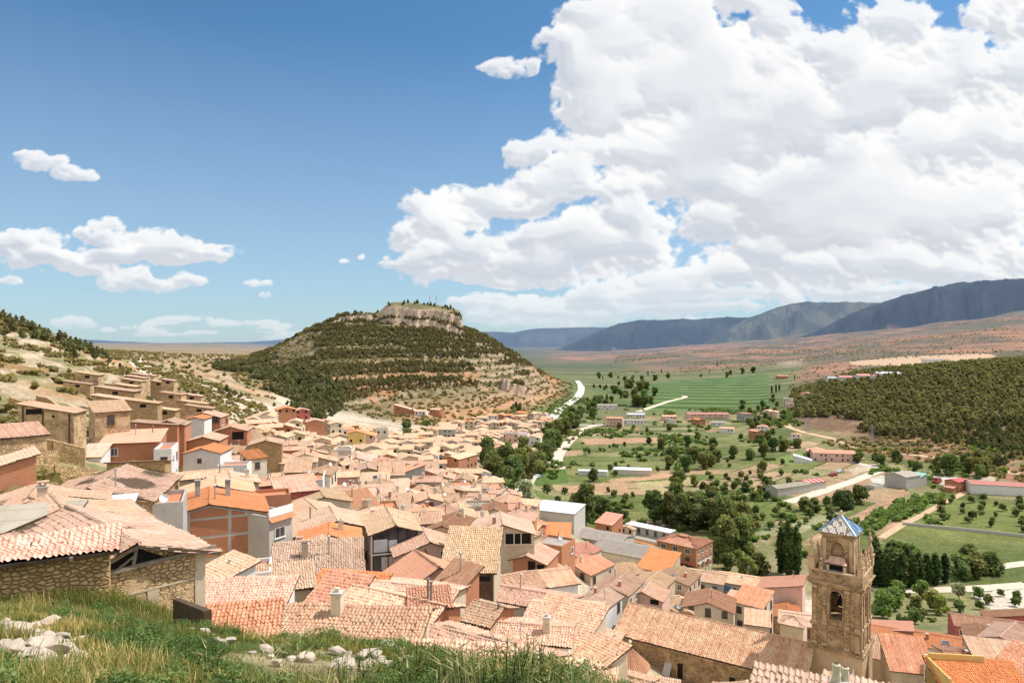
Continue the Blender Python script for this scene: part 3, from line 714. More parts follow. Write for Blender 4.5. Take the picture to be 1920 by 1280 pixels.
d_=np.stack([Uc,np.ones_like(Uc),Vc],-1); d_/=np.linalg.norm(d_,axis=-1,keepdims=True)
I=np.arange(Uc.size).reshape(Uc.shape); Q=np.stack([I[:-1,:-1],I[:-1,1:],I[1:,1:],I[1:,:-1]],-1).reshape(-1,4)
keep=al.ravel()[Q].max(1)>.004; Q=Q[keep]; used=np.unique(Q); remap=np.full(Uc.size,-1); remap[used]=np.arange(len(used))
sm=bpy.data.materials.new('cloud_light'); sm.use_nodes=True; sm.cycles.emission_sampling='NONE'; snt=sm.node_tree; snt.nodes.clear(); t=NT(snt)
at=t.n('ShaderNodeAttribute',attribute_name='Col')
mxs=t.n('ShaderNodeMixShader',inp={0:at.outputs['Alpha'],1:t.n('ShaderNodeBsdfTransparent').outputs[0],2:t.n('ShaderNodeEmission',inp={'Color':at.outputs['Color'],'Strength':1.0}).outputs[0]})
snt.links.new(mxs.outputs[0],t.n('ShaderNodeOutputMaterial').inputs[0])
skm=np_mesh('sky',(d_*25000).reshape(-1,3)[used],remap[Q],sm,attr=np.concatenate([cc,al[...,None]],-1).reshape(-1,4)[used],attrname='Col',smooth=True)
tag(link('sky',skm),kind='structure')

# ------------------------------------------------------------------ the ground: one sheet from the bank to the horizon
def inpoly(px,py,poly):
    ins=np.zeros(px.shape,bool); n=len(poly)
    for i in range(n):
        x0,y0=poly[i]; x1,y1=poly[(i+1)%n]
        c=((y0>py)!=(y1>py)); ins^=c&(px<(x1-x0)*(py-y0)/((y1-y0) if y1!=y0 else 1e-9)+x0)
    return ins
ug=np.concatenate([np.linspace(-1.15,-.8,50)[:-1],np.linspace(-.8,.8,860),np.linspace(.8,1.15,50)[1:]])
yg=np.concatenate([np.geomspace(1.3,60,130)[:-1],np.geomspace(60,200,130)[:-1],np.geomspace(200,425,170)[:-1],np.linspace(425,682,200)[:-1],np.linspace(682,706,52)[:-1],np.linspace(706,860,60)[:-1],np.geomspace(860,3200,150)[:-1],np.geomspace(3200,9000,24)])
UG,YG=np.meshgrid(ug,yg); XG=UG*YG
HG=height(XG,YG)
dzy=np.gradient(HG,axis=0)/np.gradient(YG,axis=0); dzx=np.gradient(HG,axis=1)/np.maximum(np.gradient(XG,axis=1),1e-4)
slope=np.sqrt(dzx**2+dzy**2)
PX=CX+F*UG; PY=CY-F*HG/YG
def C(*c): return np.array(c,float)
def lerp(a,b,k): return a*(1-k[...,None])+b*k[...,None]
nA=fbm(XG*.05,YG*.05,101,5); nB=fbm(XG*.012,YG*.012,102,5); nC=fbm(XG*.3,YG*.3,103,4); nD=fbm(XG*.004,YG*.004,104,5)
Cc=np.zeros(XG.shape+(3,))+C(.42,.33,.22)
# village streets and yards
vill=lerp(C(.40,.32,.22)+0*Cc,C(.52,.45,.35),sstep(.35,.65,nA)); Cc=vill.copy()
# dry hillside on the west
lh=sstep(50,75,YG)*(1-sstep(360,460,PX+60*(nA-.5)))
hc=lerp(C(.20,.17,.085)+0*Cc,C(.39,.305,.20),sstep(.44,.58,nA*.55+nC*.45)); hc=lerp(hc,C(.42,.24,.13),sstep(.60,.70,nB)*.8)
hc=lerp(hc,C(.48,.395,.29),sstep(.45,.95,slope)*.75); hc=lerp(hc,C(.16,.17,.06),sstep(.58,.68,fbm(XG*.09,YG*.09,115,4))*.7)
Cc=lerp(Cc,hc,lh)
back=sstep(400,520,YG)*(1-sstep(600,700,PX))
Cc=lerp(Cc,lerp(C(.20,.175,.085)+0*Cc,C(.37,.25,.145),sstep(.4,.6,nB*.6+nC*.4)),back)
gul=sstep(300,340,YG)*(1-sstep(480,540,PX))*(1-lh)*(1-back); Cc=lerp(Cc,lerp(C(.22,.19,.10)+0*Cc,C(.42,.28,.17),sstep(.42,.6,nA)),gul)
# the scrubby table hill
me=sstep(405,440,YG+15*(nA-.5))*(1-sstep(880,960,YG))*sstep(430,500,PX)*(1-sstep(1070,1110,PX))
strat=.5+.5*np.sin(HG*1.9+4*nB)
mc=lerp(C(.135,.122,.055)+0*Cc,C(.25,.195,.11),sstep(.42,.62,nA*.6+nC*.4)); 
mc=lerp(mc,C(.40,.295,.19),sstep(.55,1.1,slope)*.85); mc=lerp(mc,C(.17,.13,.085),sstep(.75,.97,strat)*sstep(.3,.8,slope)*.75)
redk=sstep(.5,.66,fbm(XG*.02,YG*.02,131,4))*(1-sstep(-40,-8,HG)); mc=lerp(mc,C(.42,.20,.10),redk*.75)
Cc=lerp(Cc,mc,me)
cl=sstep(1.2,2.5,slope)*me
st2=.5+.5*np.sin(HG*4.2+3*nB); Cc=lerp(Cc,lerp(C(.34,.23,.155)+0*Cc,C(.64,.49,.36),np.clip(.25+.55*st2+.9*(nC-.5),0,1)),cl)
# red banks at the foot and along the road
rb=me*(1-sstep(-56,-38,HG+8*(nA-.5)))*sstep(700,780,PX); Cc=lerp(Cc,lerp(C(.40,.19,.09)+0*Cc,C(.48,.31,.18),nC),rb*.8)
rb2=inpoly(PX,PY,[(1040,740),(1075,718),(1092,722),(1085,745),(1048,768),(1028,790),(1000,790),(1030,765)])&(YG>450); Cc[rb2]=C(.45,.21,.1)*.9
# valley floor
va=sstep(900,960,PX+40*(nB-.5))*sstep(-52,-57,HG)*sstep(160,200,YG)
va=np.maximum(va, sstep(1030,1070,PX)*sstep(150,190,YG)*(1-sstep(-50,-40,HG)))
vc=lerp(C(.12,.135,.048)+0*Cc,C(.24,.225,.11),sstep(.40,.62,nB*.5+nA*.5)); vc=lerp(vc,C(.30,.25,.13),sstep(.62,.72,nA)*.6)
def plots(th,wd,ln,sd):
    c_,s_=math.cos(th),math.sin(th); wx_=7*(fbm(XG*.02,YG*.02,sd,2)-.5); A=XG*c_+YG*s_+wx_; B=-XG*s_+YG*c_+wx_
    r_=np.floor(B/wd); q_=np.floor(A/ln+_hash(r_,r_*0,sd+3)*3); hsh=_hash(r_,q_,sd); fb=B/wd-r_; fa=(A/ln+_hash(r_,r_*0,sd+3)*3)-q_
    pal=np.array([(.10,.125,.04),(.13,.155,.05),(.16,.17,.06),(.115,.14,.045),(.21,.20,.09),(.26,.23,.12),(.36,.235,.145),(.40,.27,.17),(.12,.15,.045),(.09,.115,.038)])
    out=pal[np.minimum((hsh*10).astype(int),9)]
    furrow=1+.10*np.sin(B*5.0)*(hsh>.6); ed=(np.minimum(fb,1-fb)*wd<.55)|(np.minimum(fa,1-fa)*ln<.5)
    out=out*furrow[...,None]; out[ed]=(.075,.09,.032); return out
pk=plots(R(4),13,55,601); pr_=plots(R(47),12,48,611); kx=sstep(1330,1400,PX+20*(nB-.5)); pp=pk*(1-kx[...,None])+pr_*kx[...,None]
vc=lerp(vc,pp*(.82+.36*nA[...,None]),(1-sstep(560,620,YG))*.80)
# strips of orchards and terraces running across the far valley floor
wav=YG+XG*.16+26*(nD-.5); bands=vnoise(wav*.028,0*wav,7); fine=.5+.5*np.sin(wav*.42)
fv=lerp(C(.085,.11,.038)+0*Cc,C(.15,.165,.06),bands); fv=lerp(fv,C(.30,.22,.12),(bands>.84)*.7); fv=fv*(.75+.4*fine[...,None]*(1-sstep(1100,1500,YG))[...,None]+.1)
vc=lerp(vc,fv,sstep(520,640,YG)); Cc=lerp(Cc,vc,va)
# rising dry plain beyond
pl=sstep(1250,1700,YG+250*(nD-.5))*sstep(1130,1260,PX); pl=np.maximum(pl,sstep(720,820,YG)*sstep(1470,1520,PX)); pl=np.maximum(pl,sstep(1900,2300,YG)*sstep(960,1080,PX))
ter=.5+.5*np.sin(HG*.55+5*nD)
pc=lerp(C(.15,.115,.07)+0*Cc,C(.30,.165,.10),sstep(.42,.6,nD*.55+nB*.45)); pc=lerp(pc,C(.12,.115,.06),sstep(.5,.65,fbm(XG*.02,YG*.02,171,5))*.75)
pc=lerp(pc,C(.38,.19,.11),sstep(.54,.68,fbm(XG*.0045,YG*.0045,173,5))*.85); pc=lerp(pc,C(.11,.105,.065),sstep(.72,.95,ter)*.45); Cc=lerp(Cc,pc,pl)
ind=inpoly(PX,PY,[(1590,678),(1700,668),(1850,662),(1870,668),(1800,680),(1700,686),(1600,684)])&(YG>800); Cc[ind]=C(.52,.36,.23)
# pine hill soil
ph=sstep(315,345,YG)*(1-sstep(740,800,YG))*sstep(1470,1500,PX)*sstep(-61.5,-58.5,HG)
Cc=lerp(Cc,lerp(C(.17,.105,.065)+0*Cc,C(.32,.20,.12),sstep(.45,.65,nA*.5+nC*.5)),ph)
lw=inpoly(PX,PY,[(1640,835),(1760,850),(1930,880),(1930,915),(1800,872),(1700,862),(1620,850)])&(YG>200); Cc[lw]=lerp(C(.24,.12,.075)+0*Cc,C(.33,.2,.12),nC)[lw]
# fields on the valley floor, laid out on the plan
FIELDS=[([(1088,822),(1232,819),(1238,829),(1096,834)],(.40,.25,.155)),([(1050,845),(1092,843),(1094,852),(1052,855)],(.36,.25,.15)),([(1138,899),(1262,888),(1266,895),(1150,906)],(.43,.27,.165)),
 ([(1060,911),(1172,905),(1178,921),(1078,923)],(.42,.27,.165)),([(1190,906),(1300,894),(1318,908),(1250,920),(1200,918)],(.36,.30,.16)),
 ([(1475,938),(1560,912),(1648,884),(1684,886),(1640,905),(1560,936),(1500,950)],(.36,.235,.15)),([(1400,1062),(1560,988),(1690,918),(1708,922),(1588,1000),(1440,1075)],(.37,.235,.15)),
 ([(1640,1000),(1680,975),(1720,972),(1690,1000),(1650,1020)],(.40,.26,.16)),([(1690,983),(1925,1008),(1925,1062),(1860,1068),(1800,1040),(1650,1015)],(.155,.165,.055)),
 ([(1742,932),(1925,942),(1925,1004),(1700,978)],(.15,.17,.055)),([(1460,856),(1530,846),(1560,862),(1480,872)],(.17,.225,.075)),([(1100,1000),(1180,985),(1210,1000),(1120,1020)],(.33,.25,.14)),
 ([(1002,885),(1060,880),(1066,905),(1006,912)],(.085,.135,.035)),([(1190,722),(1438,700),(1446,762),(1215,772)],(.105,.165,.045)),([(1380,995),(1500,975),(1560,960),(1500,985),(1400,1012)],(.11,.15,.05)),
 ([(1395,1005),(1500,1000),(1560,975),(1600,955),(1560,960),(1480,980)],(.26,.255,.14)),([(1820,1112),(1925,1100),(1925,1150),(1870,1150),(1840,1128)],(.62,.56,.47)),([(1700,1112),(1820,1108),(1815,1128),(1700,1135)],(.36,.34,.22)),
 ([(1636,1112),(1700,1112),(1760,1150),(1640,1160)],(.10,.16,.045)),([(1630,896),(1660,890),(1690,905),(1650,915)],(.5,.45,.38)),([(1590,880),(1640,868),(1650,878),(1600,890)],(.46,.37,.27)),([(1810,900),(1860,890),(1870,905),(1820,912)],(.45,.38,.29)),
 ([(1770,892),(1812,896),(1800,912),(1760,908)],(.48,.42,.34)),([(1090,770),(1140,762),(1210,768),(1180,795),(1120,800)],(.16,.16,.075)),([(1395,1020),(1440,1010),(1460,1040),(1400,1062)],(.40,.32,.19))]
jx=PX+5*(fbm(XG*.12,YG*.12,181,3)-.5); jy=PY+2.5*(fbm(XG*.12,YG*.12,182,3)-.5)
for poly,c in FIELDS:
    m_=inpoly(jx,jy,poly)&(YG>150)&(YG<1400)
    rows=.97+(.10 if c[0]>.3 else .02)*np.sin((XG*.5-YG*.86)*2.0)
    Cc[m_]=(np.array(c)*rows[...,None]*(.8+.4*nA[...,None]))[m_]
m_=inpoly(PX,PY,FIELDS[13][0])&(YG>500); Cc[m_]=(Cc*(.62+.5*(np.sin(wav*.13+.6*nD)>-.1)[...,None]))[m_]
gd=sstep(1590,1640,PX)*sstep(116,132,YG)*(1-sstep(190,230,YG)); Cc=lerp(Cc,lerp(C(.10,.125,.04)+0*Cc,C(.21,.20,.09),sstep(.45,.65,nA)),gd*.95)
gd=sstep(1250,1300,PX)*sstep(150,168,YG)*(1-sstep(190,230,YG))*(1-sstep(1590,1640,PX)); Cc=lerp(Cc,lerp(C(.11,.13,.045)+0*Cc,C(.24,.21,.11),sstep(.45,.65,nA)),gd*.9)
sb=inpoly(jx,jy,FIELDS[16][0])&(YG>100); Cc[sb]=C(.52,.46,.38)
# grassy bank
bk=1-sstep(0,4,YG+2*(nC-.5)-np.where(PX<430,26,15.5))
bc=lerp(C(.075,.105,.028)+0*Cc,C(.30,.25,.14),sstep(.5,.7,fbm(XG*.5,YG*.5,191,4))); Cc=lerp(Cc,bc,bk)
# pale street and the track over the hill
st=inpoly(PX,PY,[(238,668),(262,668),(285,690),(292,720),(305,730),(312,745),(296,760),(268,757),(283,738),(280,715),(268,700),(248,685)])&(YG>100); Cc[st]=C(.58,.52,.44)
Vt=np.stack([XG,YG,HG],-1).reshape(-1,3); nr,ncg=XG.shape; I=np.arange(nr*ncg).reshape(nr,ncg)
Qt=np.stack([I[:-1,:-1],I[:-1,1:],I[1:,1:],I[1:,:-1]],-1).reshape(-1,4)
def _ground(t,b):
    a=t.n('ShaderNodeAttribute',attribute_name='Col').outputs['Color']; g=t.n('ShaderNodeNewGeometry').outputs['Position']
    n1=t.noise(g,1.3,6,.65); n2=t.noise(g,.16,5,.6)
    k=t.math('MULTIPLY',t.mr(n1,.3,.7,.62,1.38),t.mr(n2,.3,.7,.82,1.18))
    bump(t,b,n1,.6,.15)
    return t.vmath('MULTIPLY',a,t.n('ShaderNodeCombineXYZ',inp={0:k,1:k,2:k}).outputs[0])
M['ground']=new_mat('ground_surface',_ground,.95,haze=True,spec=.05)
gm=np_mesh('ground',Vt,Qt,M['ground'],attr=np.clip(Cc,0.01,.9).reshape(-1,3),smooth=True,attrname='Col')
tag(link('ground',gm),kind='structure')

# far ranges
def ridge(name,pts,Y,depth,base,color,c2,seed,foot=None,haze=True):
    pts=np.array(pts,float); us=np.linspace((pts[0,0]-CX)/F,(pts[-1,0]-CX)/F,360); zs=np.interp(us,(pts[:,0]-CX)/F,-(pts[:,1]-CY)/F*Y)
    ts=np.concatenate([np.linspace(0,1,70),np.linspace(1.03,1.6,14)]); U2,T2=np.meshgrid(us,ts)
    Yy=Y-depth+depth*T2; Z=np.tile(zs,(len(ts),1)); X=U2*Y*(1+0*T2)
    X=U2*Yy
    b=base
    prof=np.where(T2<1, sstep(0,1,T2)**.8, 1-(T2-1)*.8)
    gul=fbm(U2*38+seed,T2*1.7,seed,5)-.5
    H=b+(Z-b)*prof + (Z-b)*.58*gul*np.clip(1-np.abs(T2-.5)*1.9,0,1)+ (Z-b)*.03*(fbm(U2*90,T2*6,seed+4,3)-.5)
    V=np.stack([X,Yy,H],-1).reshape(-1,3); I=np.arange(U2.size).reshape(U2.shape)
    Q=np.stack([I[:-1,:-1],I[:-1,1:],I[1:,1:],I[1:,:-1]],-1).reshape(-1,4)
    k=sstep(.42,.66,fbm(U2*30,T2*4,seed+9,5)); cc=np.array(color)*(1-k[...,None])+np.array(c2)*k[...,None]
    lo=sstep(.30,.0,T2+.25*(gul)); cc=cc*(1-lo[...,None])+np.array((.30,.21,.14))*lo[...,None]
    rd=sstep(.63,.7,fbm(U2*22+3,T2*3,seed+19,4))*sstep(.45,.15,T2); cc=cc*(1-rd[...,None])+np.array((.45,.23,.15))*rd[...,None]
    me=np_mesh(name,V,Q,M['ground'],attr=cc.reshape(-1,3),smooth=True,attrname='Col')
    tag(link(name,me),kind='structure')
ridge('hills',[(-400,640),(150,636),(300,643),(470,641),(540,636),(620,645),(800,660)],12000,2200,-160,(.05,.07,.08),(.09,.11,.11),5)
ridge('hills',[(780,640),(905,622),(960,623),(1010,616),(1070,614),(1150,613),(1250,620),(1400,640)],8800,1600,-200,(.035,.05,.06),(.08,.10,.09),6)
ridge('hills',[(960,690),(1010,668),(1080,640),(1120,622),(1160,606),(1200,599),(1250,600),(1330,597),(1400,595),(1470,600),(1550,612),(1650,640)],5600,1900,-150,(.012,.020,.032),(.035,.045,.045),7)  # dark base colour stands in for cloud shadow on this range
ridge('hills',[(1320,640),(1400,598),(1440,582),(1480,571),(1520,566),(1600,566),(1650,568),(1720,575),(1800,600)],5000,1300,-60,(.05,.065,.055),(.12,.125,.09),8)
ridge('hills',[(1380,660),(1450,645),(1530,622),(1570,600),(1620,578),(1670,562),(1720,547),(1780,535),(1850,527),(1920,521),(2050,512),(2300,500)],3900,1100,-62,(.010,.017,.027),(.026,.035,.04),9)  # cloud shadow over these hills is put into their very dark colour

# roads and paths: ribbons laid on the ground
def road(name,pts,wd,mat,lift=.06,step=None,kerb=False):
    P3=[gp(*p) for p in pts]; xs=np.array([p[0] for p in P3]); ys=np.array([p[1] for p in P3])
    d=np.concatenate([[0],np.cumsum(np.hypot(np.diff(xs),np.diff(ys)))]); n=max(12,int(d[-1]/3)); s=np.linspace(0,d[-1],n)
    x=np.interp(s,d,xs); y=np.interp(s,d,ys)
    kk=max(1,n//40); ker=np.ones(2*kk+1)/(2*kk+1); x=np.convolve(np.pad(x,kk,'edge'),ker,'valid'); y=np.convolve(np.pad(y,kk,'edge'),ker,'valid')
    tx=np.gradient(x); ty=np.gradient(y); l=np.hypot(tx,ty)+1e-9; nx,ny=-ty/l,tx/l
    V=[];offs=np.linspace(-.5,.5,5)
    wv=wd*(1+.25*(fbm(s*.08,0*s,int(d[-1])%97,3)-.5))
    for o in offs:
        X=x+nx*o*wv; Yv=y+ny*o*wv; Z=height(X,Yv)
        Z=np.maximum(Z,height(x,y)-.1)+lift
        V.append(np.stack([X,Yv,Z],-1))
    V=np.stack(V,1); I=np.arange(n*5).reshape(n,5); Q=np.stack([I[:-1,1:],I[:-1,:-1],I[1:,:-1],I[1:,1:]],-1).reshape(-1,4)
    o=link(name,np_mesh(name,V.reshape(-1,3),Q,mat,smooth=True)); tag(o,kind='structure'); return o
M['dirt']=flat('pale_dirt_track',(.58,.50,.40),.95,.2,.6); M['earth']=flat('ochre_dirt_track',(.52,.36,.23),.95,.2,.6); M['concroad']=flat('pale_concrete_road',(.52,.49,.44),.9,.12,.4)
road('path',[(975,925),(990,905),(1003,885),(1018,872),(1026,864)],4.5,M['dirt'])
road('road',[(1050,880),(1044,862),(1050,848),(1063,832),(1077,818),(1090,805),(1112,798),(1140,795),(1200,790)],5.5,M['dirt'])
road('road',[(1020,806),(1034,788),(1048,770),(1068,757),(1083,747),(1090,735),(1088,722),(1082,714)],8,M['concroad'],lift=.9)
road('path',[(1195,772),(1225,762),(1255,752),(1285,745),(1283,742)],6,M['dirt'])
road('path',[(1452,772),(1462,786),(1480,802),(1510,812),(1560,822),(1600,838),(1660,848),(1740,856),(1800,868),(1860,880),(1925,892)],5,M['earth'],lift=.12)
road('path',[(1475,942),(1540,922),(1600,902),(1645,884),(1680,880)],5,M['dirt'])
road('road',[(1590,864),(1620,872),(1680,882),(1740,892),(1790,900)],4.5,M['concroad'])
road('path',[(1630,1108),(1700,1108),(1780,1106),(1850,1102),(1935,1096)],4.2,M['dirt'])
road('path',[(1865,1064),(1900,1059),(1935,1055)],3.5,M['dirt'])
road('path',[(1650,1010),(1690,985),(1720,970),(1760,948),(1815,920)],2.6,M['earth'])
road('road',[(1060,798),(1100,797),(1140,796)],5,M['concroad'],lift=.1)
# ------------------------------------------------------------------ the houses one can tell apart, nearest first
M['curtain']=flat('pale_curtain',(.62,.66,.72),.9,.1)
# --- the two ruined stone houses at the top of the bank
h=house(-18,1040,Y=21.6,W=8.4,D=2.4,rot=28,typ='S',pitch=6,wall='stone',roof='pink',oh=.4,win=False,lod=2,sag=.25,name='stone_hut',cat='stone hut',group=None,label='low rubble stone hut with sagging mossy tile roof on the grassy bank',land='the low stone hut',deep=2.2)
b=MB()
for X in(-2.6,.2,2.9): b.bar((X,-1.65,h.eave[0]-.02),(X,-.6,h.eave[0]+.1),.14,.14)
b.bar((-4.4,-1.45,h.eave[0]+.02),(4.45,-1.45,h.eave[0]-.02),.13,.13); b.build('eave_beam',M['greywood'],h.root)
h=house(185,985,Y=26.5,W=6.4,D=9.5,rot=48,typ='G',pitch=17,wall='ochre',roof='tan',oh=.55,win=False,lod=2,sag=.3,name='stone_house',cat='stone house',group=None,label='ruined stone house with open gable and collapsing tan tile roof',land='the ruined stone house',deep=2.5)
a_,b_=3.2,4.75
m=MB(); m.poly([(-1.6,-b_-.012,h.zt-.95),(1.5,-b_-.012,h.zt-.95),(.15,-b_-.012,h.zt-.18)]); m.build('gable_opening',M['dark'],h.root)
m=MB(); m.bar((-a_-.3,-b_-.12,h.eave[1]-.05),(a_+.45,-b_-.12,h.eave[1]+.12),.17,.17); m.bar((-.1,-b_-.1,h.eave[1]),(.05,-b_-.1,h.zt-.1),.14); m.bar((-.75,-b_-.1,h.eave[1]+.05),(0,-b_-.1,h.zt-.45),.1)
m.bar((-a_-.5,-b_-.45,h.eave[1]-.2),(.02,-b_-.45,h.zt+.0),.13); m.bar((a_+.5,-b_-.45,h.eave[1]-.2),(-.02,-b_-.45,h.zt),.13); m.build('gable_beam',M['greywood'],h.root)
m=MB()
for zz_ in(-.05,-1.45): m.box(-a_+.05,a_-.05,-b_-.03,-b_+.02,h.eave[1]-1.2+zz_,h.eave[1]-1.12+zz_)
m.box(.55,1.05,-b_-.035,-b_+.02,h.zb+.5,h.eave[1]-1.28); m.box(a_-.5,a_-.02,-b_-.04,-b_+.02,h.zb+.5,h.eave[1]-.1); m.build('corner_pillar',M['tanw'],h.root)
m=MB(); m.box(-.45,.45,-.4,.4,-1,.6); o=m.build('chimney',M['stone'],h.root); o.location=(-1.2,-2.6,h.zt-.4)
house(118,955,Y=31,W=8,D=8.5,rot=42,typ='G',pitch=14,wall='stone',roof='tan',win=False,lod=2,sag=.35,oh=.5,label='old stone house with broken-edged tan roof uphill of the ruined stone house',name='stone_house',cat='stone house',group=None)
house(60,928,Y=38,W=9,D=7,rot=28,typ='G',pitch=13,wall='ochre',roof='tan',win=False,lod=2,sag=.3,ch=('brickch',),label='ochre house with shaded gable wall and tan roof above the stone huts',name='stone_house',cat='stone house',group=None)
house(20,975,Y=30,W=6,D=4,rot=20,typ='S',pitch=7,wall='grey',roof='fibre',win=False,lod=0,label='low grey lean-to with flat grey sheet roof by the stone huts',name='lean_to_shed',cat='shed',group=None)
house(195,948,Y=41,W=3.6,D=3.2,rot=20,typ='S',pitch=9,wall='grey',roof='metal',win=False,lod=0,label='small shed roofed with a pale grey metal sheet among tan roofs',name='lean_to_shed',cat='shed',group=None)
house(205,893,Y=53,W=10.5,D=12,rot=15,typ='G',pitch=15,wall='stone',roof='tan',lod=2,sag=.4,ch=(('flue',(1.5,-3.5)),),label='long stone house under a broad uneven tan roof with one tin flue',land='the broad tan roofed house')
house(310,930,Y=52,W=3.5,D=6,rot=22,typ='F',wall='grey',roof='terr',label='grey rendered house with roof terrace beside the broad tan roof',ch=('dish',))
house(262,866,Y=75,W=7.2,D=4.2,rot=196,typ='S',pitch=9,wall='stone',roof='tan',win=False,label='long windowless stone barn with thin tiled roof above the street',name='barn',cat='barn',land='the long stone barn')
house(252,818,Y=90,W=8.6,D=7.5,rot=18,typ='S',pitch=9,wall='brick',roof='salmon',ch=(('flue',(0,1)),('darkflue',(2.5,1.5))),label='wide house with smooth salmon pink roof and red brown brick walls',land='the salmon roofed house')
house(312,835,Y=88,W=2.6,D=7,rot=18,typ='F',wall='white',roof='terr',label='narrow white washed house with terrace attached to the salmon roofed house')
house(178,845,Y=84,W=3,D=5,rot=15,typ='S',pitch=14,wall='white',roof='tan',win=False,name='lean_to_shed',cat='shed',group=None,label='small white lean-to with tan tiles beside the red brick wall')
# barns and huts on the dry hillside
h=house(100,764,Y=80,W=4.2,D=7.4,rot=100,typ='S',pitch=11,wall='ochre',roof='tan',win=False,name='barn',cat='barn',group='hillside barns',label='tall ruined mud barn with a wide black opening under its slanting roof',land='the tall ruined barn',deep=2.5)
m=MB(); m.box(-2.115,-2.09,.6,2.75,h.zt-.75,h.zt+.05); m.build('opening',M['dark'],h.root)
m=MB(); m.box(-2.118,-2.09,-1.1,-.75,h.zt-1.3,h.zt-.9); m.build('hole',M['dark'],h.root)
m=MB()
for yy in(-3.1,.45,3.1): m.box(-2.19,-2.09,yy-.1,yy+.1,h.zb,h.zt-.25+.19*yy)
m.build('wall_post',M['wood'],h.root)
house(205,762,Y=92,W=5.2,D=5.2,rot=42,typ='S',pitch=15,wall='ochre',roof='straw',name='barn',cat='barn',group='hillside barns',label='two storey adobe barn with big straw coloured roof and plastered side',land='the plastered barn',deep=2)
house(28,808,Y=62,W=5.2,D=4.6,rot=48,typ='S',pitch=12,wall='ochre',roof='tan',win=True,name='barn',cat='barn',group='hillside barns',label='small barn with tan roof and pale plastered side at the picture edge')
house(14,862,Y=50,W=5,D=4,rot=-50,typ='S',pitch=15,wall='brick',roof='pink',win=False,name='barn',cat='barn',group='hillside barns',label='brick walled barn with steep pink roof below the small plastered barn')
for (px,py,Y,W,D,ro,lab) in [(168,700,150,3.6,6,100,'topmost small adobe hut with slanting tile roof alone on the hillside'),(148,717,146,3.2,6.5,104,'low adobe hut just below the topmost hillside hut'),(222,729,128,4.5,8.5,100,'long adobe barn with open front above the plastered barn'),(216,745,118,4,8,101,'long adobe barn with narrow door directly above the plastered barn'),
   (240,722,150,4,5.5,98,'low adobe hut with tile roof behind the open fronted barn'),(250,712,170,4,6,98,'adobe hut lowest of the three stacked beside the street'),(256,706,182,4,6,98,'adobe hut middle of the three stacked beside the street'),(263,701,196,4,5.5,98,'adobe hut highest of the three stacked beside the street'),(276,702,205,4,6,98,'tan hut with slanting roof at the top of the street'),
   (272,752,118,4,6,104,'thin roofed stone outbuilding beside the salmon roofed house'),(325,737,150,5,5.5,100,'adobe hut with two dark openings across the street'),(362,740,162,3.5,5.5,100,'thin roofed hut on the slope behind the street'),(362,753,150,3.8,7.5,100,'long low hut with tile roof across the street'),(376,762,142,4,6.5,102,'adobe barn with brown doors across the street'),
   (312,766,128,3.4,5,100,'small ruined hut of mud walls by the street'),(300,715,190,4,5,98,'stone hut on the slope right above the street'),(318,712,182,4,4,98,'small stone hut with flat tile roof on the far side of the street')]:
    hh=house(px,py,Y=Y,W=W,D=D,rot=ro,typ='S',pitch=9,wall='ochre' if rnd.random()<.7 else 'stone',roof=rnd.choice(['tan','tan','straw']),win=False,name='hillside_hut',cat='hut',group='adobe huts on the dry hillside',label=lab,deep=1.5)
    m=MB(); m.box(-W/2-.014,-W/2+.01,-.7,.5,hh.zt-1.2,hh.zt-.45); m.build('opening',M['dark'],hh.root)
# --- around the street and the white gable
house(296,792,Y=108,W=4,D=8.5,rot=100,typ='S',pitch=5,wall='brick',roof='tan',win=False,label='low brick house with thin tan roof behind the salmon roofed house')
house(320,786,Y=110,W=6.5,D=6,rot=14,typ='G',pitch=17,wall='brick',roof='straw',win=False,label='brick gabled house with a pale side wall above the lane')
house(372,780,Y=128,W=4.4,D=6,rot=8,typ='G',pitch=12,wall='white',roof='orange',win=False,label='tall white cube of a house in front of an orange gable',land='the tall white house')
house(388,771,Y=140,W=9,D=7,rot=6,typ='G',pitch=16,wall='brick',roof='pink',label='brick gabled house right behind the tall white house')
house(390,815,Y=113,W=6.2,D=7,rot=8,typ='G',pitch=15,wall='brick',roof='tan',win=False,label='plain brick gabled house just behind the white gabled house')
h=house(390,836,Y=101,W=6.6,D=6.5,rot=5,typ='G',pitch=15,wall='white',roof='orange',win=False,lod=1,label='white gabled house with orange roof edge and one small shuttered window',land='the white gabled house')
add_window(h.root,(-.4,-3.255,h.zt-2.2),0,.55,.6,fm='bframe')
house(440,868,Y=95,W=5,D=4,rot=10,typ='F',wall='white',roof='terr',win=False,label='low white walled terrace house between the white gable and the cream house')
house(475,852,Y=107,W=3.7,D=4.2,rot=45,typ='S',pitch=14,wall='cream',roof='orange',label='narrow cream house like a tower with orange roof',land='the narrow cream house',deep=2,fm='bframe')
h=house(437,797,Y=138,W=8,D=7,rot=12,typ='G',pitch=16,wall='brick',roof='tan',win=False,label='house with a big dark open loft under its tan gable')
m=MB(); m.box(.4,3.2,-3.515,-3.5,h.zt-3.2,h.zt-1.25); m.build('loft_opening',M['dark'],h.root)
house(500,822,Y=125,W=7,D=7,rot=16,typ='G',pitch=15,wall='stone',roof='straw',win=False,label='long low stone house with straw coloured roof beyond the narrow cream house')
house(375,884,Y=84,W=5,D=9,rot=-62,typ='G',pitch=14,wall='tanw',roof='tan',win=True,ch=('darkflue',),label='tan house with long roof slope and dark flue below the white gable',lod=1)
house(430,890,Y=82,W=8,D=6,rot=25,typ='G',pitch=14,wall='tanw',roof='tan',label='tan house with shallow roof below the low white terrace',lod=1,ch=('whitech',))
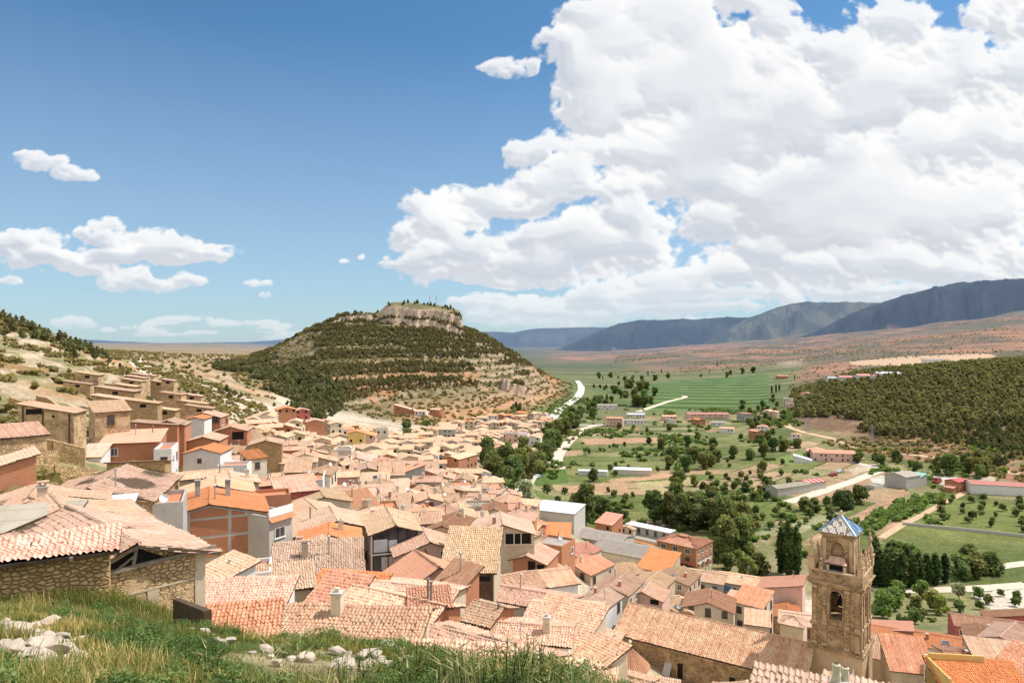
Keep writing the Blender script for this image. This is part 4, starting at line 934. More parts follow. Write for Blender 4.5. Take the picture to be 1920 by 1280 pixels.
house(405,902,Y=74,W=9.5,D=7,rot=24,typ='G',pitch=15,wall='ochre',roof='tan',lod=1,win=False,label='ochre gabled house with tan roof right behind the brick framed house')
# --- the brick framed house
h=house(392,930,Y=61,W=11.8,D=9,rot=24,typ='G',pitch=13,wall='conc',roof='orange',lod=2,win=False,oh=.35,sag=.03,ch=(('flue',(.6,-2)),),label='tall unfinished brick house with grey concrete frame and orange roof',land='the brick framed house',deep=3)
m=MB(); ze=h.eave[1]; a_,b_=5.9,4.5
rows=[(ze-.25,ze-1.95),(ze-2.25,ze-4.35),(ze-4.65,ze-6.6),(ze-6.9,ze-8.7)]; cols_=[(-a_+.35,-2.2),(-1.85,1.9),(2.25,a_-.35)]
for z1,z0 in rows:
    for x0,x1 in cols_: m.box(x0,x1,-b_-.03,-b_+.02,z0,z1)
for x0,x1 in((-3.6,-2.2),(-1.85,0),(0,1.9),(2.25,3.6)):
    tp=math.tan(R(13)); f=lambda X:h.zt-abs(X)*tp-.28
    m.poly([(x0,-b_-.03,ze+.02),(x1,-b_-.03,ze+.02),(x1,-b_-.03,max(ze+.05,f(x1))),(x0,-b_-.03,max(ze+.05,f(x0)))])
m.build('brick_panel',M['brick'],h.root)
for X in(-1.2,2.0):
    m=MB(); m.box(-.27,.27,-.27,.27,-1,1.3,0)
    for i in range(4): m.box(-.3,.3,-.3,.3,1.302+i*.14,1.36+i*.14,1)
    m.box(-.33,.33,-.33,.33,1.86,1.95,0); o=m.build('chimney',[M['grey'],M['metalgrey']],h.root); o.location=(X,1.0,h.zroof(X,1))
h=house(494,957,Y=60,W=3.4,D=5.5,rot=62,typ='F',wall='conc',roof='terr',win=False,label='grey concrete house front with white parapet beside the brick frame',land='the grey house front',deep=3)
add_window(h.root,(-.2,-2.754,h.zt-2.0),0,1.3,1.0,fm='wframe'); add_window(h.root,(.3,-2.754,h.zt-4.9),0,.9,1.3,fm='wframe')
m=MB(); m.box(-1.3,1.5,-2.8,-2.73,h.zb+2.4,h.zt-6.9); m.build('garage_door',M['blackmetal'],h.root)
m=MB(); m.poly([(-1.8,-3.3,h.zt-.55),(1.8,-3.3,h.zt-.55),(1.8,-2.6,h.zt-.1),(-1.8,-2.6,h.zt-.1)]); m.build('eave',M['orange'],h.root)
m=MB(); m.box(-1.7,1.7,-2.78,-2.6,h.zt-.09,h.zt+.75); m.build('parapet',M['whitep'],h.root)
house(510,922,Y=71,W=4.6,D=4,rot=20,typ='F',wall='brick',roof='terr',win=False,deep=3,label='blank windowless red brick tower house behind the grey house front',land='the blank brick tower')
house(535,893,Y=92,W=6,D=9,rot=-60,typ='G',pitch=13,wall='redw',roof='pink',lod=1,win=False,label='house with pink roof and dark red walls behind the brick tower',ch=('darkflue',))
house(552,908,Y=84,W=6,D=6,rot=28,typ='S',pitch=11,wall='redw',roof='pink',lod=1,win=False,label='lower pink roof edged by a bright red parapet')
house(592,890,Y=104,W=3.2,D=9,rot=12,typ='F',wall='white',roof='terr',win=False,deep=3,label='bright white flat topped house wall facing the valley',land='the bright white wall')
# --- the middle of the old town
house(600,922,Y=83,W=8,D=8,rot=24,typ='G',pitch=14,wall='cream',roof='straw',label='house with pinkish wall and straw roof below the bright white wall')
house(585,948,Y=72,W=7,D=9,rot=30,typ='G',pitch=16,wall='ochre',roof='straw',lod=1,label='upper of two stepped straw coloured gables')
house(625,963,Y=66,W=9.5,D=7.5,rot=22,typ='G',pitch=16,wall='tanw',roof='straw',lod=2,ch=('darkflue',),label='lower of two stepped straw coloured gables',land='the stepped straw gables')
house(618,992,Y=59.5,W=6.5,D=5,rot=14,typ='G',pitch=15,wall='brick',roof='orange',lod=2,win=False,ch=(('whitech',(1.2,0)),),label='brick gabled house edged with orange tiles in front of the straw gables')
house(598,1018,Y=55,W=6.6,D=4.8,rot=10,typ='G',pitch=16,wall='stone',roof='straw',lod=2,win=False,ch=('brickch',),label='upper half of the broad straw roof with a stone gable step',sag=.2)
house(596,1048,Y=50,W=8,D=6,rot=14,typ='S',pitch=14,wall='white',roof='straw',lod=2,ch=('brickch','flue'),label='broad straw coloured lower roof above a white end wall',land='the broad straw roof',sag=.25)
# the glazed gallery house
h=house(733,968,Y=65,W=5.4,D=8.5,rot=17,typ='G',pitch=17,wall='tanw',roof='straw',lod=2,win=False,oh=.45,ch=('aerial',),label='tall narrow house with a two storey glazed gallery under its straw gable',land='the glazed gallery house',deep=3)
m=MB(); a_,b_=2.7,4.25; z1=h.eave[1]-.1
for X in(-a_+.12,-.85,.25,1.35,a_-.12): m.box(X-.05,X+.05,-b_-.10,-b_,z1-4.3,z1+.02 if abs(X)>2 else h.zt-abs(X)*.306-.1)
m.build('gallery_frame',M['blackmetal'],h.root)
m=MB()
for zz_ in(z1-4.4,z1-2.2): m.box(-a_+.05,a_-.05,-b_-.12,-b_+.02,zz_-.12,zz_+.04)
m.build('gallery_rail',M['whitep'],h.root)
m=MB()
m.poly([(-a_+.1,-b_-.02,z1-4.3),(a_-.1,-b_-.02,z1-4.3),(a_-.1,-b_-.02,z1),(0,-b_-.02,h.zt-.15),(-a_+.1,-b_-.02,z1)]); m.build('gallery_glass',M['glass'],h.root)
m=MB()
for X0,X1,Z0,Z1 in((-2.5,-.9,z1-2.0,z1-.55),(-.8,.2,z1-2.0,z1-.7),(-1.6,.9,z1-4.1,z1-2.6)): m.box(X0,X1,-b_-.035,-b_-.03,Z0,Z1)
m.build('blind',M['curtain'],h.root)
for X in(-a_-.02,a_+.0):
    m=MB(); m.box(X-.1,X+.1,-b_-.05,-b_+.05,z1-7.5,z1); m.build('white_post',M['whitep'],h.root)
for yy in(-2.5,.2,2.6): add_window(h.root,(-a_-.004,yy,h.eave[3]-2.0),3,.8,1.2,fm='wframe')
house(798,1003,Y=62,W=7.5,D=6,rot=16,typ='G',pitch=19,wall='pinkw',roof='pink',lod=2,win=True,ch=(),label='half timbered house with leaning roof props beside the glazed gallery',fm='wframe')
m=MB()
r_=HOUSES[-1]
for X0,X1 in((-2.2,-1.4),(.9,-.6),(1.6,2.6),(2.9,2.2)): m.bar((X0,-3.06,r_.eave[1]-1.6),(X1,-3.06,r_.zt-.5-abs(X1)*.3),.12)
m.build('timber',M['wood'],r_.root)
h=house(885,1030,Y=58,W=5.6,D=5.6,rot=-6,typ='S',pitch=27,wall='tanw',roof='straw',lod=2,win=False,label='barn like house with steep ribbed straw roof and red awning',land='the ribbed roof house',deep=2,sag=.05)
m=MB(); m.box(-2.3,2.7,-2.82,-2.78,h.zb+.5,h.eave[0]-.2); m.build('front_boards',M['wood'],h.root)
m=MB(); m.poly([(-2.6,-3.3,h.eave[0]-1.1),(-.5,-3.3,h.eave[0]-1.1),(-.5,-2.85,h.eave[0]-.55),(-2.6,-2.85,h.eave[0]-.55)]); m.build('awning',M['redp'],h.root)
m=MB(); m.box(.9,2.4,-2.85,-2.82,h.eave[0]-.95,h.eave[0]-.45); m.build('opening',M['dark'],h.root)
h=house(800,1048,Y=50.5,W=6.2,D=5.4,rot=30,typ='G',pitch=26,wall='pinkw',roof='salmon',lod=1,win=False,label='small house with steep smooth salmon roof like a tent',land='the steep salmon roof',ch=())
house(845,1092,Y=46,W=3,D=4,rot=-40,typ='S',pitch=26,wall='brick',roof='brownt',lod=1,win=False,label='brown sheeted roof slope beside the steep salmon roof',ch=(('flue',(0,1.2)),))
h=house(940,972,Y=78,W=9,D=7,rot=4,typ='G',pitch=17,wall='tanw',roof='straw',lod=1,win=False,label='beige gabled house with a shaded upper balcony and tall post',land='the balcony gable',ch=('redch','aerial'))
m=MB(); m.box(.3,4.0,-3.515,-3.5,h.eave[1]-1.3,h.eave[1]+.15); m.build('balcony_opening',M['dark'],h.root)
m=MB(); m.box(.2,4.3,-3.75,-3.5,h.eave[1]-1.45,h.eave[1]-1.32)
for X in(.3,1.6,2.6,4.2): m.box(X-.07,X+.07,-3.7,-3.56,h.eave[1]-1.32,h.eave[1]+.2)
m.build('balcony',M['cream'],h.root)
add_window(h.root,(-2.6,-3.504,h.eave[1]-1.6),0,.6,.9); add_window(h.root,(-.6,-3.504,h.eave[1]-2.6),0,.8,1.2)
# --- roofs below the bank
house(625,1122,Y=40.5,W=3.7,D=4.2,rot=-22,typ='S',pitch=26,wall='grey',roof='red',lod=2,win=False,label='steep red tiled roof slope above the grassy bank',land='the steep red roof',sag=.12)
house(745,1118,Y=39,W=4.6,D=8,rot=-118,typ='G',pitch=20,wall='brick',roof='pink',lod=2,win=False,label='pink and cream tiled roof with long ridge beside the steep red roof',land='the pink and cream roof',sag=.15,oh=.3)
h=house(885,1195,Y=34,W=5.6,D=10.5,rot=-122,typ='G',pitch=18,wall='stone',roof='pink',lod=2,win=False,label='large lumpy tiled roof with long pale ridge just below the bank',land='the large lumpy roof',sag=.3)
m=MB(); m.box(-.42,.42,-.3,.3,-3.0,1.05,0); m.box(-.5,.5,-.38,.38,1.052,1.14,0)
for X in(-.3,-.1,.1,.3): m.box(X-.04,X+.04,-.34,.34,1.142,1.34,1)
m.lathe((0,0,1.34),[(.5,0),(.42,.12),(.2,.2),(0,.22)],8,1)
o=m.build('chimney',[M['cream'],M['tan']],h.root); o.location=h.root.matrix_basis.inverted()@Vector(((788-960)/F*31,31,-(1190-640)/F*31))
house(890,1128,Y=46,W=4.2,D=5.5,rot=-120,typ='G',pitch=20,wall='brick',roof='tan',lod=2,win=False,label='tan tiled roof with bare brick gable behind the large lumpy roof',ch=(('darkflue',(.8,-2)),),land='the bare brick gable')
house(760,1098,Y=44.5,W=5,D=9,rot=-105,typ='G',pitch=12,wall='tanw',roof='tan',lod=2,win=False,label='low tan roof behind the pink and cream roof',sag=.15)
house(805,1122,Y=38.5,W=2.6,D=2.6,rot=10,typ='S',pitch=9,wall='brick',roof='salmon',lod=2,win=False,label='small brick loft with pink roof and twin dark flues',ch=(('darkflue',(.1,-.6)),('darkflue',(-.1,-.1))))
house(460,1112,Y=39,W=6.2,D=3.6,rot=4,typ='S',pitch=11,wall='white',roof='pink',lod=2,win=False,label='house with long pink tiled roof and white wall below the bank',land='the long pink roof',deep=2,sag=.15)
house(440,1172,Y=29,W=4.2,D=3.4,rot=14,typ='S',pitch=13,wall='tanw',roof='red',lod=2,win=False,label='low reddish roof beside the ruined stone house wall',sag=.15)
house(455,1062,Y=47,W=4.8,D=4.2,rot=18,typ='F',wall='white',roof='terr',win=False,label='white house with a red tiled roof terrace below the brick frame',land='the red terrace house',ch=('flue','redch','redch'),deep=2)
house(415,1068,Y=45,W=4,D=4,rot=-40,typ='S',pitch=14,wall='white',roof='straw',lod=2,win=False,label='small straw coloured roof with white gable by the red terrace')
house(535,1082,Y=46,W=4.4,D=4,rot=20,typ='S',pitch=12,wall='tanw',roof='straw',lod=2,win=False,label='small straw roof between the red terrace and the broad straw roof')
house(655,1090,Y=46,W=6,D=3,rot=-10,typ='S',pitch=8,wall='tanw',roof='orange',lod=2,win=False,label='low orange roof with a railed terrace below the glazed gallery')
house(640,1168,Y=29.5,W=9,D=2.8,rot=-4,typ='S',pitch=9,wall='stone',roof='pink',lod=2,win=False,label='long low pink roof directly behind the grass crest',sag=.2,ch=(('whitech',(-.5,.8)),),land='the long low pink roof')
house(850,1244,Y=26,W=6,D=2.6,rot=-8,typ='S',pitch=10,wall='stone',roof='pink',lod=2,win=False,label='pink tiled eave half hidden by the wild plants',sag=.2)
house(985,1172,Y=44,W=4.4,D=7.5,rot=-100,typ='G',pitch=12,wall='white',roof='pink',lod=2,win=False,label='pink roofed house with white pillared wall left of the church',ch=('whitech','darkflue'),land='the white pillared house')
house(1052,1172,Y=48,W=6,D=6,rot=-33,typ='S',pitch=20,wall='tanw',roof='pink',lod=2,win=False,label='pale pink roof slope beside the white pillared house',sag=.15)
house(1018,1238,Y=35,W=4.4,D=6,rot=-120,typ='G',pitch=16,wall='cream',roof='pink',lod=2,win=False,label='jumbled pink roof with white chimney above the wild plants',sag=.25,ch=('aerial',))
house(1110,1232,Y=42,W=3,D=5,rot=-50,typ='S',pitch=12,wall='tanw',roof='pink',lod=2,win=False,label='narrow roof leading to the round chapel')
house(1118,1116,Y=92,W=5.6,D=9,rot=-34,typ='G',pitch=20,wall='white',roof='straw',lod=1,label='straw roofed house with white gable next to the church nave',land='the white end gable',ch=('flue','aerial','redch'))
house(1060,1135,Y=55,W=6,D=7,rot=-105,typ='G',pitch=11,wall='tanw',roof='pink',lod=2,label='shallow pink roof stepping down beside the straw roofed house',win=False)
house(1000,1110,Y=58,W=5,D=9,rot=-115,typ='G',pitch=13,wall='grey',roof='pink',lod=2,label='long pink roof with grey wall beside the ribbed roof house',win=False,ch=('flue',))
house(960,1078,Y=62,W=5.5,D=6,rot=-65,typ='G',pitch=18,wall='white',roof='tan',lod=2,label='tan roof with white wall close to the ribbed roof house',ch=('redch',))
house(1018,1072,Y=68,W=6,D=7,rot=-70,typ='G',pitch=16,wall='white',roof='pink',lod=1,label='pink roof with open white loft in the roofs below the orange roof',win=False)
house(1000,1030,Y=77,W=5.6,D=6,rot=-20,typ='G',pitch=18,wall='brick',roof='tan',lod=1,win=False,label='brick house with two dark open bays under a tan gable',land='the open bay brick house')
r_=HOUSES[-1]; m=MB(); m.box(.2,1.3,-3.015,-3,r_.eave[1]-1.5,r_.eave[1]+.25); m.box(1.5,2.6,-3.015,-3,r_.eave[1]-1.5,r_.eave[1]-.1); m.build('open_bay',M['dark'],r_.root)
house(965,1020,Y=82,W=4,D=6,rot=-25,typ='F',wall='brick',roof='fibre',label='flat topped brick house with white roof edge',ch=('whitech',))
house(1040,1012,Y=104,W=6,D=6,rot=-30,typ='F',wall='brick',roof='fibre',label='square brick house with grey raised flat roof',ch=('darkflue','dish'))
house(1038,996,Y=116,W=7,D=5,rot=-8,typ='S',pitch=24,wall='brick',roof='orange',label='bright orange roof slope behind the square brick house',win=False)
house(1082,1024,Y=128,W=8,D=9,rot=-40,typ='G',pitch=15,wall='cream',roof='salmon',label='wide salmon pink roof with pale wall beside the long grey roof',ch=('darkflue','redch'))
house(1100,1050,Y=114,W=8,D=9,rot=-40,typ='G',pitch=16,wall='tanw',roof='salmon',label='large smooth pink roof below the long grey roof',ch=('whitech',),lod=1)
house(1162,1060,Y=122,W=8,D=8,rot=-60,typ='G',pitch=15,wall='white',roof='tan',label='tan roof with blue door in its end wall below the cream hall',lod=1,ch=('aerial',))
house(1160,1085,Y=100,W=7,D=9,rot=-30,typ='G',pitch=17,wall='tanw',roof='tan',label='tan roof crowded with aerials and flues',lod=1,ch=('aerial','redch','darkflue'))
house(1222,1082,Y=112,W=7,D=9,rot=-32,typ='G',pitch=16,wall='tanw',roof='straw',label='straw roof beside the pinkish blank gable',lod=1)
house(1212,1100,Y=101,W=7.5,D=6,rot=-26,typ='G',pitch=17,wall='pinkw',roof='tan',lod=1,win=False,label='blank pinkish white gable with one barred window behind the nave',land='the blank pinkish gable')
r_=HOUSES[-1]; m=MB(); m.box(1.5,3.1,-3.03,-3,r_.eave[1]-.75,r_.eave[1]+.15); m.build('barred_window',M['dark'],r_.root)
house(1235,1050,Y=136,W=8,D=9,rot=-35,typ='S',pitch=16,wall='tanw',roof='orange',label='smooth bright orange roof in front of the orange brick flats',win=False)
house(1270,1072,Y=122,W=8,D=9,rot=-33,typ='G',pitch=15,wall='tanw',roof='tan',label='mottled tan roof with a raised pale skylight',ch=('skylight','redch'),lod=1)
house(1322,1072,Y=130,W=8,D=10,rot=-118,typ='G',pitch=14,wall='grey',roof='tan',label='tan roofed row house with shaded windows and a hole by the ridge',ch=('darkflue','dish'),lod=1)
house(1385,1078,Y=128,W=7.5,D=10,rot=-118,typ='G',pitch=14,wall='grey',roof='pink',label='pink roofed row house with blue washing on its balcony',ch=('dish','aerial'),lod=1)
r_=HOUSES[-1]; m=MB(); m.box(3.75,3.9,-2.5,-1.2,r_.eave[1]-1.9,r_.eave[1]-.8); m.build('washing',M['blue'],r_.root)
house(1466,1090,Y=118,W=7.5,D=9,rot=-118,typ='S',pitch=12,wall='pinkw',roof='salmon',label='big smooth salmon roof over a tall pink end wall',land='the tall pink wall',lod=1,win=False,deep=4,ch=('darkflue',))
house(1330,1116,Y=106,W=9.5,D=8,rot=-20,typ='G',pitch=17,wall='cream',roof='brownt',lod=1,label='wide brown red gabled roof over a cream wall behind the nave',land='the brown red gable',ch=('darkflue',),fm='bframe')
house(1412,1118,Y=108,W=6,D=6,rot=-40,typ='S',pitch=15,wall='cream',roof='red',lod=1,label='small cream house with rusty orange lean-to roof',ch=(),fm='bframe')
house(1420,1158,Y=98,W=4,D=5,rot=-20,typ='S',pitch=10,wall='tanw',roof='tan',lod=1,label='low tan roof tucked behind the church nave ridge',win=False)
house(1488,1155,Y=99,W=4,D=4,rot=-33,typ='P',pitch=24,wall='tanw',roof='straw',lod=1,label='small hipped straw roof beside the tower base',win=False)
# --- right of the tower
house(1662,1172,Y=108,W=5,D=9,rot=-118,typ='S',pitch=8,wall='pinkw',roof='salmon',label='plain salmon terrace roof right beside the tower',win=False)
h=house(1748,1190,Y=104,W=8,D=22,rot=-116,typ='G',pitch=14,wall='white',roof='orange',lod=1,label='very long orange roof with a grey panel and white windowed wall',land='the long orange roof',ch=(('redch',(1.5,-1)),('skylight',(2,2))),fm='bframe')
m=MB(); m.box(-.1,2.2,-1.2,1.6,.1,.3); o=m.build('metal_panel',M['metal'],h.root); o.location=(.6,8.5,h.zroof(1.7,8)+.12); o.rotation_euler=(0,R(14),0)
h=house(1868,1162,Y=118,W=8,D=17,rot=-112,typ='G',pitch=14,wall='redw',roof='brownt',lod=1,label='long brown red roof with a band of white barred windows',land='the barred window building',win=False)
for k in range(7): add_window(h.root,(4.004,-7+k*2.1,h.eave[1]-1.3),1,1.4,1.1)
house(1905,1148,Y=124,W=4,D=13,rot=-112,typ='S',pitch=12,wall='redw',roof='brownt',lod=1,label='dark red upper storey behind the barred window building',win=False)
house(1890,1180,Y=92,W=6,D=9,rot=-50,typ='G',pitch=17,wall='tanw',roof='tan',lod=1,label='tan house with dark doorway at the right picture edge',deep=2)
house(1838,1182,Y=96,W=5,D=7,rot=-30,typ='G',pitch=16,wall='ochre',roof='brownt',lod=1,label='stone gabled house with a leaning stone chimney',ch=('redch',),win=False)
house(1655,1215,Y=82,W=3.6,D=4.4,rot=-33,typ='S',pitch=20,wall='tanw',roof='pink',lod=1,label='narrow pink roof joining the tower to the nave like house',win=False)
house(1700,1226,Y=76,W=5.4,D=5.6,rot=-14,typ='S',pitch=24,wall='tanw',roof='red',lod=1,label='square red tiled roof with dark doorway right of the tower',land='the square red roof',doors=((.3,0,1.2,2.2),),win=False,deep=1.5)
house(1800,1222,Y=72,W=6,D=4,rot=-100,typ='G',pitch=12,wall='tanw',roof='brownt',lod=1,label='low brown roof above the yellow house',ch=('redch',),win=False)
house(1880,1225,Y=70,W=7,D=6,rot=-20,typ='S',pitch=8,wall='tanw',roof='tan',lod=1,label='low tan roof behind the yellow house',ch=('flue',),win=False)
h=house(1838,1276,Y=56,W=8.4,D=5.2,rot=-8,typ='S',pitch=19,wall='yellow',roof='orange',lod=2,label='yellow walled house with bright orange ribbed roof',land='the yellow house',win=False)
m=MB(); m.box(-4.2,-4.0,-2.6,2.6,h.zb+1,h.zt+1.2); m.box(-4.0,1.6,2.4,2.6,h.zb+1,h.zt+1.6); m.build('parapet',M['yellow'],h.root)
house(1772,1250,Y=60,W=3,D=6,rot=-20,typ='F',wall='cream',roof='terr',label='cream house end with dark windows beside the yellow house',deep=2)
house(1915,1245,Y=58,W=4,D=6,rot=-60,typ='S',pitch=18,wall='pinkw',roof='red',lod=2,label='red tiled roof corner with pink wall at the right edge',win=False)
h=house(1550,1318,Y=19,W=4.6,D=1.6,rot=-26,typ='S',pitch=18,wall='stone',roof='straw',lod=2,win=False,label='straw coloured roof of fat rounded tiles at the lower picture edge',land='the fat tiled roof',sag=.12,name='stone_house',cat='stone house',group=None)
m=MB(); m.box(-.28,.28,-.28,.28,-2,.15,0); m.lathe((-.1,-.1,.15),[(.17,0),(.13,.3),(.15,.55),(.1,.6)],9,1); m.lathe((.18,.1,.12),[(.15,0),(.11,.35),(.13,.45),(.09,.48)],9,1)
o=m.build('chimney',[M['grey'],M['cream']],h.root); o.location=h.root.matrix_basis.inverted()@Vector(((1574-960)/F*18.4,18.4,-(1282-640)/F*18.4))
house(1655,1325,Y=19.5,W=3.5,D=1.6,rot=-30,typ='S',pitch=15,wall='stone',roof='straw',lod=2,win=False,label='low tiled roof edge beside the fat tiled roof',name='stone_house',cat='stone house',group=None)

house(1085,1188,Y=60,W=5,D=6.5,rot=-110,typ='G',pitch=16,wall='cream',roof='pink',lod=2,win=False,label='pink roofed house with white barred window beside the church corner',ch=())
house(1120,1205,Y=66,W=4.5,D=5,rot=-35,typ='S',pitch=14,wall='tanw',roof='tan',lod=2,win=False,label='low tan roof squeezed against the church corner')
house(1075,1262,Y=40,W=4,D=6,rot=-100,typ='G',pitch=14,wall='cream',roof='pink',lod=2,win=False,label='pink roof with a small pale dormer above the wild plants',sag=.2)
house(1140,1258,Y=47,W=3.4,D=7.5,rot=58,typ='G',pitch=14,wall='tanw',roof='tan',lod=2,win=False,label='narrow tan roof running up to the round chapel',sag=.15)
house(1205,1300,Y=50,W=6,D=4,rot=-20,typ='S',pitch=16,wall='stone',roof='straw',lod=2,win=False,label='straw tiled roof edge below the round chapel',sag=.15)
house(1390,1302,Y=42,W=5,D=4,rot=-30,typ='G',pitch=16,wall='stone',roof='straw',lod=2,win=False,label='small straw tiled ridge in front of the nave wall',sag=.15)
# ------------------------------------------------------------------ the church: nave, apse end, round chapel
h=house(1340,1166,Y=85.5,W=12.5,D=29,rot=57,typ='G',pitch=24,wall='ashlar',roof='nave',lod=2,win=False,tw=.30,oh=.45,sag=.12,name='church_nave',cat='church',group=None,label='long church nave with brown stone walls and mottled ribbed tile roof',land='the church nave',deep=8)
NAVE=h
m=MB()
for yy in(3.5,-4.5,-11.0): m.box(-6.31,-6.25,yy-.45,yy+.45,h.eave[3]-4.6,h.eave[3]-2.2)
m.build('slit_window',M['dark'],h.root)
m=MB()
for yy in(3.5,-4.5,-11.0):
    for q in((yy-.65,yy-.452,-4.8,-2.0),(yy+.452,yy+.65,-4.8,-2.0),(yy-.452,yy+.452,-2.198,-2.0)): m.box(-6.38,-6.252,q[0],q[1],h.eave[3]+q[2],h.eave[3]+q[3])
m.build('window_surround',M['ashlar'],h.root)
m=MB(); m.box(-6.55,-6.25,-14.5,14.5,h.eave[3]-.75,h.eave[3]-.35); m.build('eave_cornice',M['ashlar'],h.root)
m=MB(); m.box(-8.2,-6.3,4.8,6.0,h.zb,h.eave[3]-4.6); m.poly([(-8.2,4.8,h.eave[3]-4.6),(-8.2,6.0,h.eave[3]-4.6),(-6.3,6.0,h.eave[3]-2.6),(-6.3,4.8,h.eave[3]-2.6)]); m.build('buttress',M['grey'],h.root)
# round chapel with its cone of tiles
def cone_roof(R_,z0,z1,n=44):
    V=[];Q=[];uv=[]
    ks=np.linspace(0,1,11); an=np.linspace(0,2*math.pi,n*4+1)
    for i,k in enumerate(ks):
        for j,a in enumerate(an):
            r=R_*(1-k)+.05; b_=.07*abs(math.sin(j*math.pi/4))*(1-.6*k); V.append((math.cos(a)*(r+b_*.5),math.sin(a)*(r+b_*.5),z0+(z1-z0)*k+b_)); uv.append((j*.055+.01,k*2.4))
    c=n*4+1
    for i in range(10):
        for j in range(n*4): Q.append((i*c+j,i*c+j+1,(i+1)*c+j+1,(i+1)*c+j))
    return np_mesh('roof',V,Q,M['red'],uv=np.array(uv))
cx_,cY=(1181-CX)/F*75.5,75.5
r=tag(empty('round_chapel',(cx_,cY,hz(cx_,cY))),'small round chapel with a cone of red tiles and a stone finial','chapel'); g=r.location.z
z0=-(1247-CY)/F*75.5-g; z1=-(1212-CY)/F*75.5-g
m=MB(); m.lathe((0,0,0),[(1.75,-4),(1.75,z0+.05)],24); m.build('wall',M['ashlar'],r)
link('roof',cone_roof(2.15,z0,z1),r)
m=MB(); m.lathe((0,0,z1-.1),[(.22,0),(.2,.15),(.08,.25),(.08,.45),(.2,.58),(.22,.7),(.12,.85),(.02,.95)],10); m.build('finial',M['cream'],r)
m=MB(); m.lathe((0,0,0),[(1.9,z0-.5),(1.95,z0-.1),(1.8,z0-.02)],24); m.build('cornice',M['cream'],r)
LAND.append(('the round chapel',cx_,cY,1181,1230))
# a little brick bell arch behind the nave ridge
def arch_wall(m,x0,x1,y0,y1,zb,zt,ox0,ox1,oz0,osp,mi=0,n=10):
    """wall in the xz plane with a round headed opening through it"""
    m.box(x0,ox0,y0,y1,zb,zt,mi); m.box(ox1,x1,y0,y1,zb,zt,mi)
    if oz0>zb: m.box(ox0,ox1,y0,y1,zb,oz0,mi)
    c=(ox0+ox1)/2; rr=(ox1-ox0)/2
    P=[(c-rr*math.cos(k*math.pi/n),osp+rr*math.sin(k*math.pi/n)) for k in range(n+1)]
    for (xa,za),(xb,zb2) in zip(P,P[1:]):
        m.poly([(xa,y0,za),(xb,y0,zb2),(xb,y0,zt),(xa,y0,zt)],mi); m.poly([(xb,y1,zb2),(xa,y1,za),(xa,y1,zt),(xb,y1,zt)],mi)
        m.poly([(xa,y1,za),(xb,y1,zb2),(xb,y0,zb2),(xa,y0,za)],mi)
    m.poly([(ox0,y0,zt),(ox1,y0,zt),(ox1,y1,zt),(ox0,y1,zt)],mi)
Yb=88.0; xb=(1290-CX)/F*Yb; zb_=-(1168-CY)/F*Yb
r=tag(empty('bell_arch',(xb,Yb,zb_),R(-28)),'little brick bell arch standing behind the nave ridge','bell arch')
m=MB(); arch_wall(m,-.75,.75,-.2,.2,-2.5,1.35,-.4,.4,-.1,.75); m.build('wall',M['brick'],r)
m=MB(); m.lathe((0,0,0),[(.03,.95),(.12,.85),(.16,.6),(.22,.45)],10); m.build('bell',M['blackmetal'],r)
m=MB()
for k in range(8):
    a0,a1=math.pi*k/8,math.pi*(k+1)/8
    m.poly([(.78*math.cos(a0),-.26,1.352+.35*math.sin(a0)),(.78*math.cos(a0),.26,1.352+.35*math.sin(a0)),(.78*math.cos(a1),.26,1.352+.35*math.sin(a1)),(.78*math.cos(a1),-.26,1.352+.35*math.sin(a1))])
m.poly([(.78*math.cos(math.pi*k/8),-.25,1.352+.35*math.sin(math.pi*k/8)) for k in range(9)]); m.build('cap',M['pink'],r)

# ------------------------------------------------------------------ the bell tower
TX,TY=(1577-CX)/F*79.5,79.5
T_=tag(empty('bell_tower',(TX,TY,-44.0),R(-38)),'square baroque stone bell tower with blue and white tiled pyramid roof','bell tower')
T_.scale=(.87,.87,1)
LAND.append(('the bell tower',TX,TY,1575,1120))
g=-44.0; zf=lambda py:-(py-CY)/F*76.6-g
hw=2.95
zc=zf(1100); zl=zf(1222); zs=zf(1182); zpar=zf(1076); sill=zf(1167); top=zf(1113)
m=MB()
m.box(-hw-.25,hw+.25,-hw-.25,hw+.25,-8,zl-.35)
m.build('base',M['tstone'],T_)
m=MB()
arch_wall(m,-hw,hw,-hw,-hw+.9,zl,zc-.35,-.78,.78,sill,top-.78)
arch_wall(m,-hw,hw,hw-.9,hw,zl,zc-.35,-.78,.78,sill,top-.78)
m.box(-hw,-hw+.9,-hw+.902,hw-.902,zl,zc-.35)
# east wall with an opening, built across and turned
e=MB(); arch_wall(e,-hw+.902,hw-.902,-.9,0,zl,zc-.35,-.78,.78,sill,top-.78)
for f_,u_,mi_ in zip(e.f,range(len(e.f)),e.m):
    m.poly([(hw+e.v[i][1],e.v[i][0],e.v[i][2]) for i in f_],0)
m.box(-hw+.9,hw-.9,-hw+.9,hw-.9,zl,sill-.6,skip='b'); m.box(-hw+.9,hw-.9,-hw+.9,hw-.9,zc-.5,zc-.36)
m.build('wall',M['ashlar'],T_)
for nm_,lv in(('ledge',((zl-.35,.3,.45),(zl-.05,.18,.25))),('string_course',((zs-.1,.22,.22),)),('cornice',((zc-.35,.2,.25),(zc-.15,.22,.45),(zc+.07,.12,.6)))):
    m=MB()
    for z,h_,o in lv: m.box(-hw-o,hw+o,-hw-o,hw+o,z,z+h_-.003)
    m.build(nm_,M['ashlar'],T_)
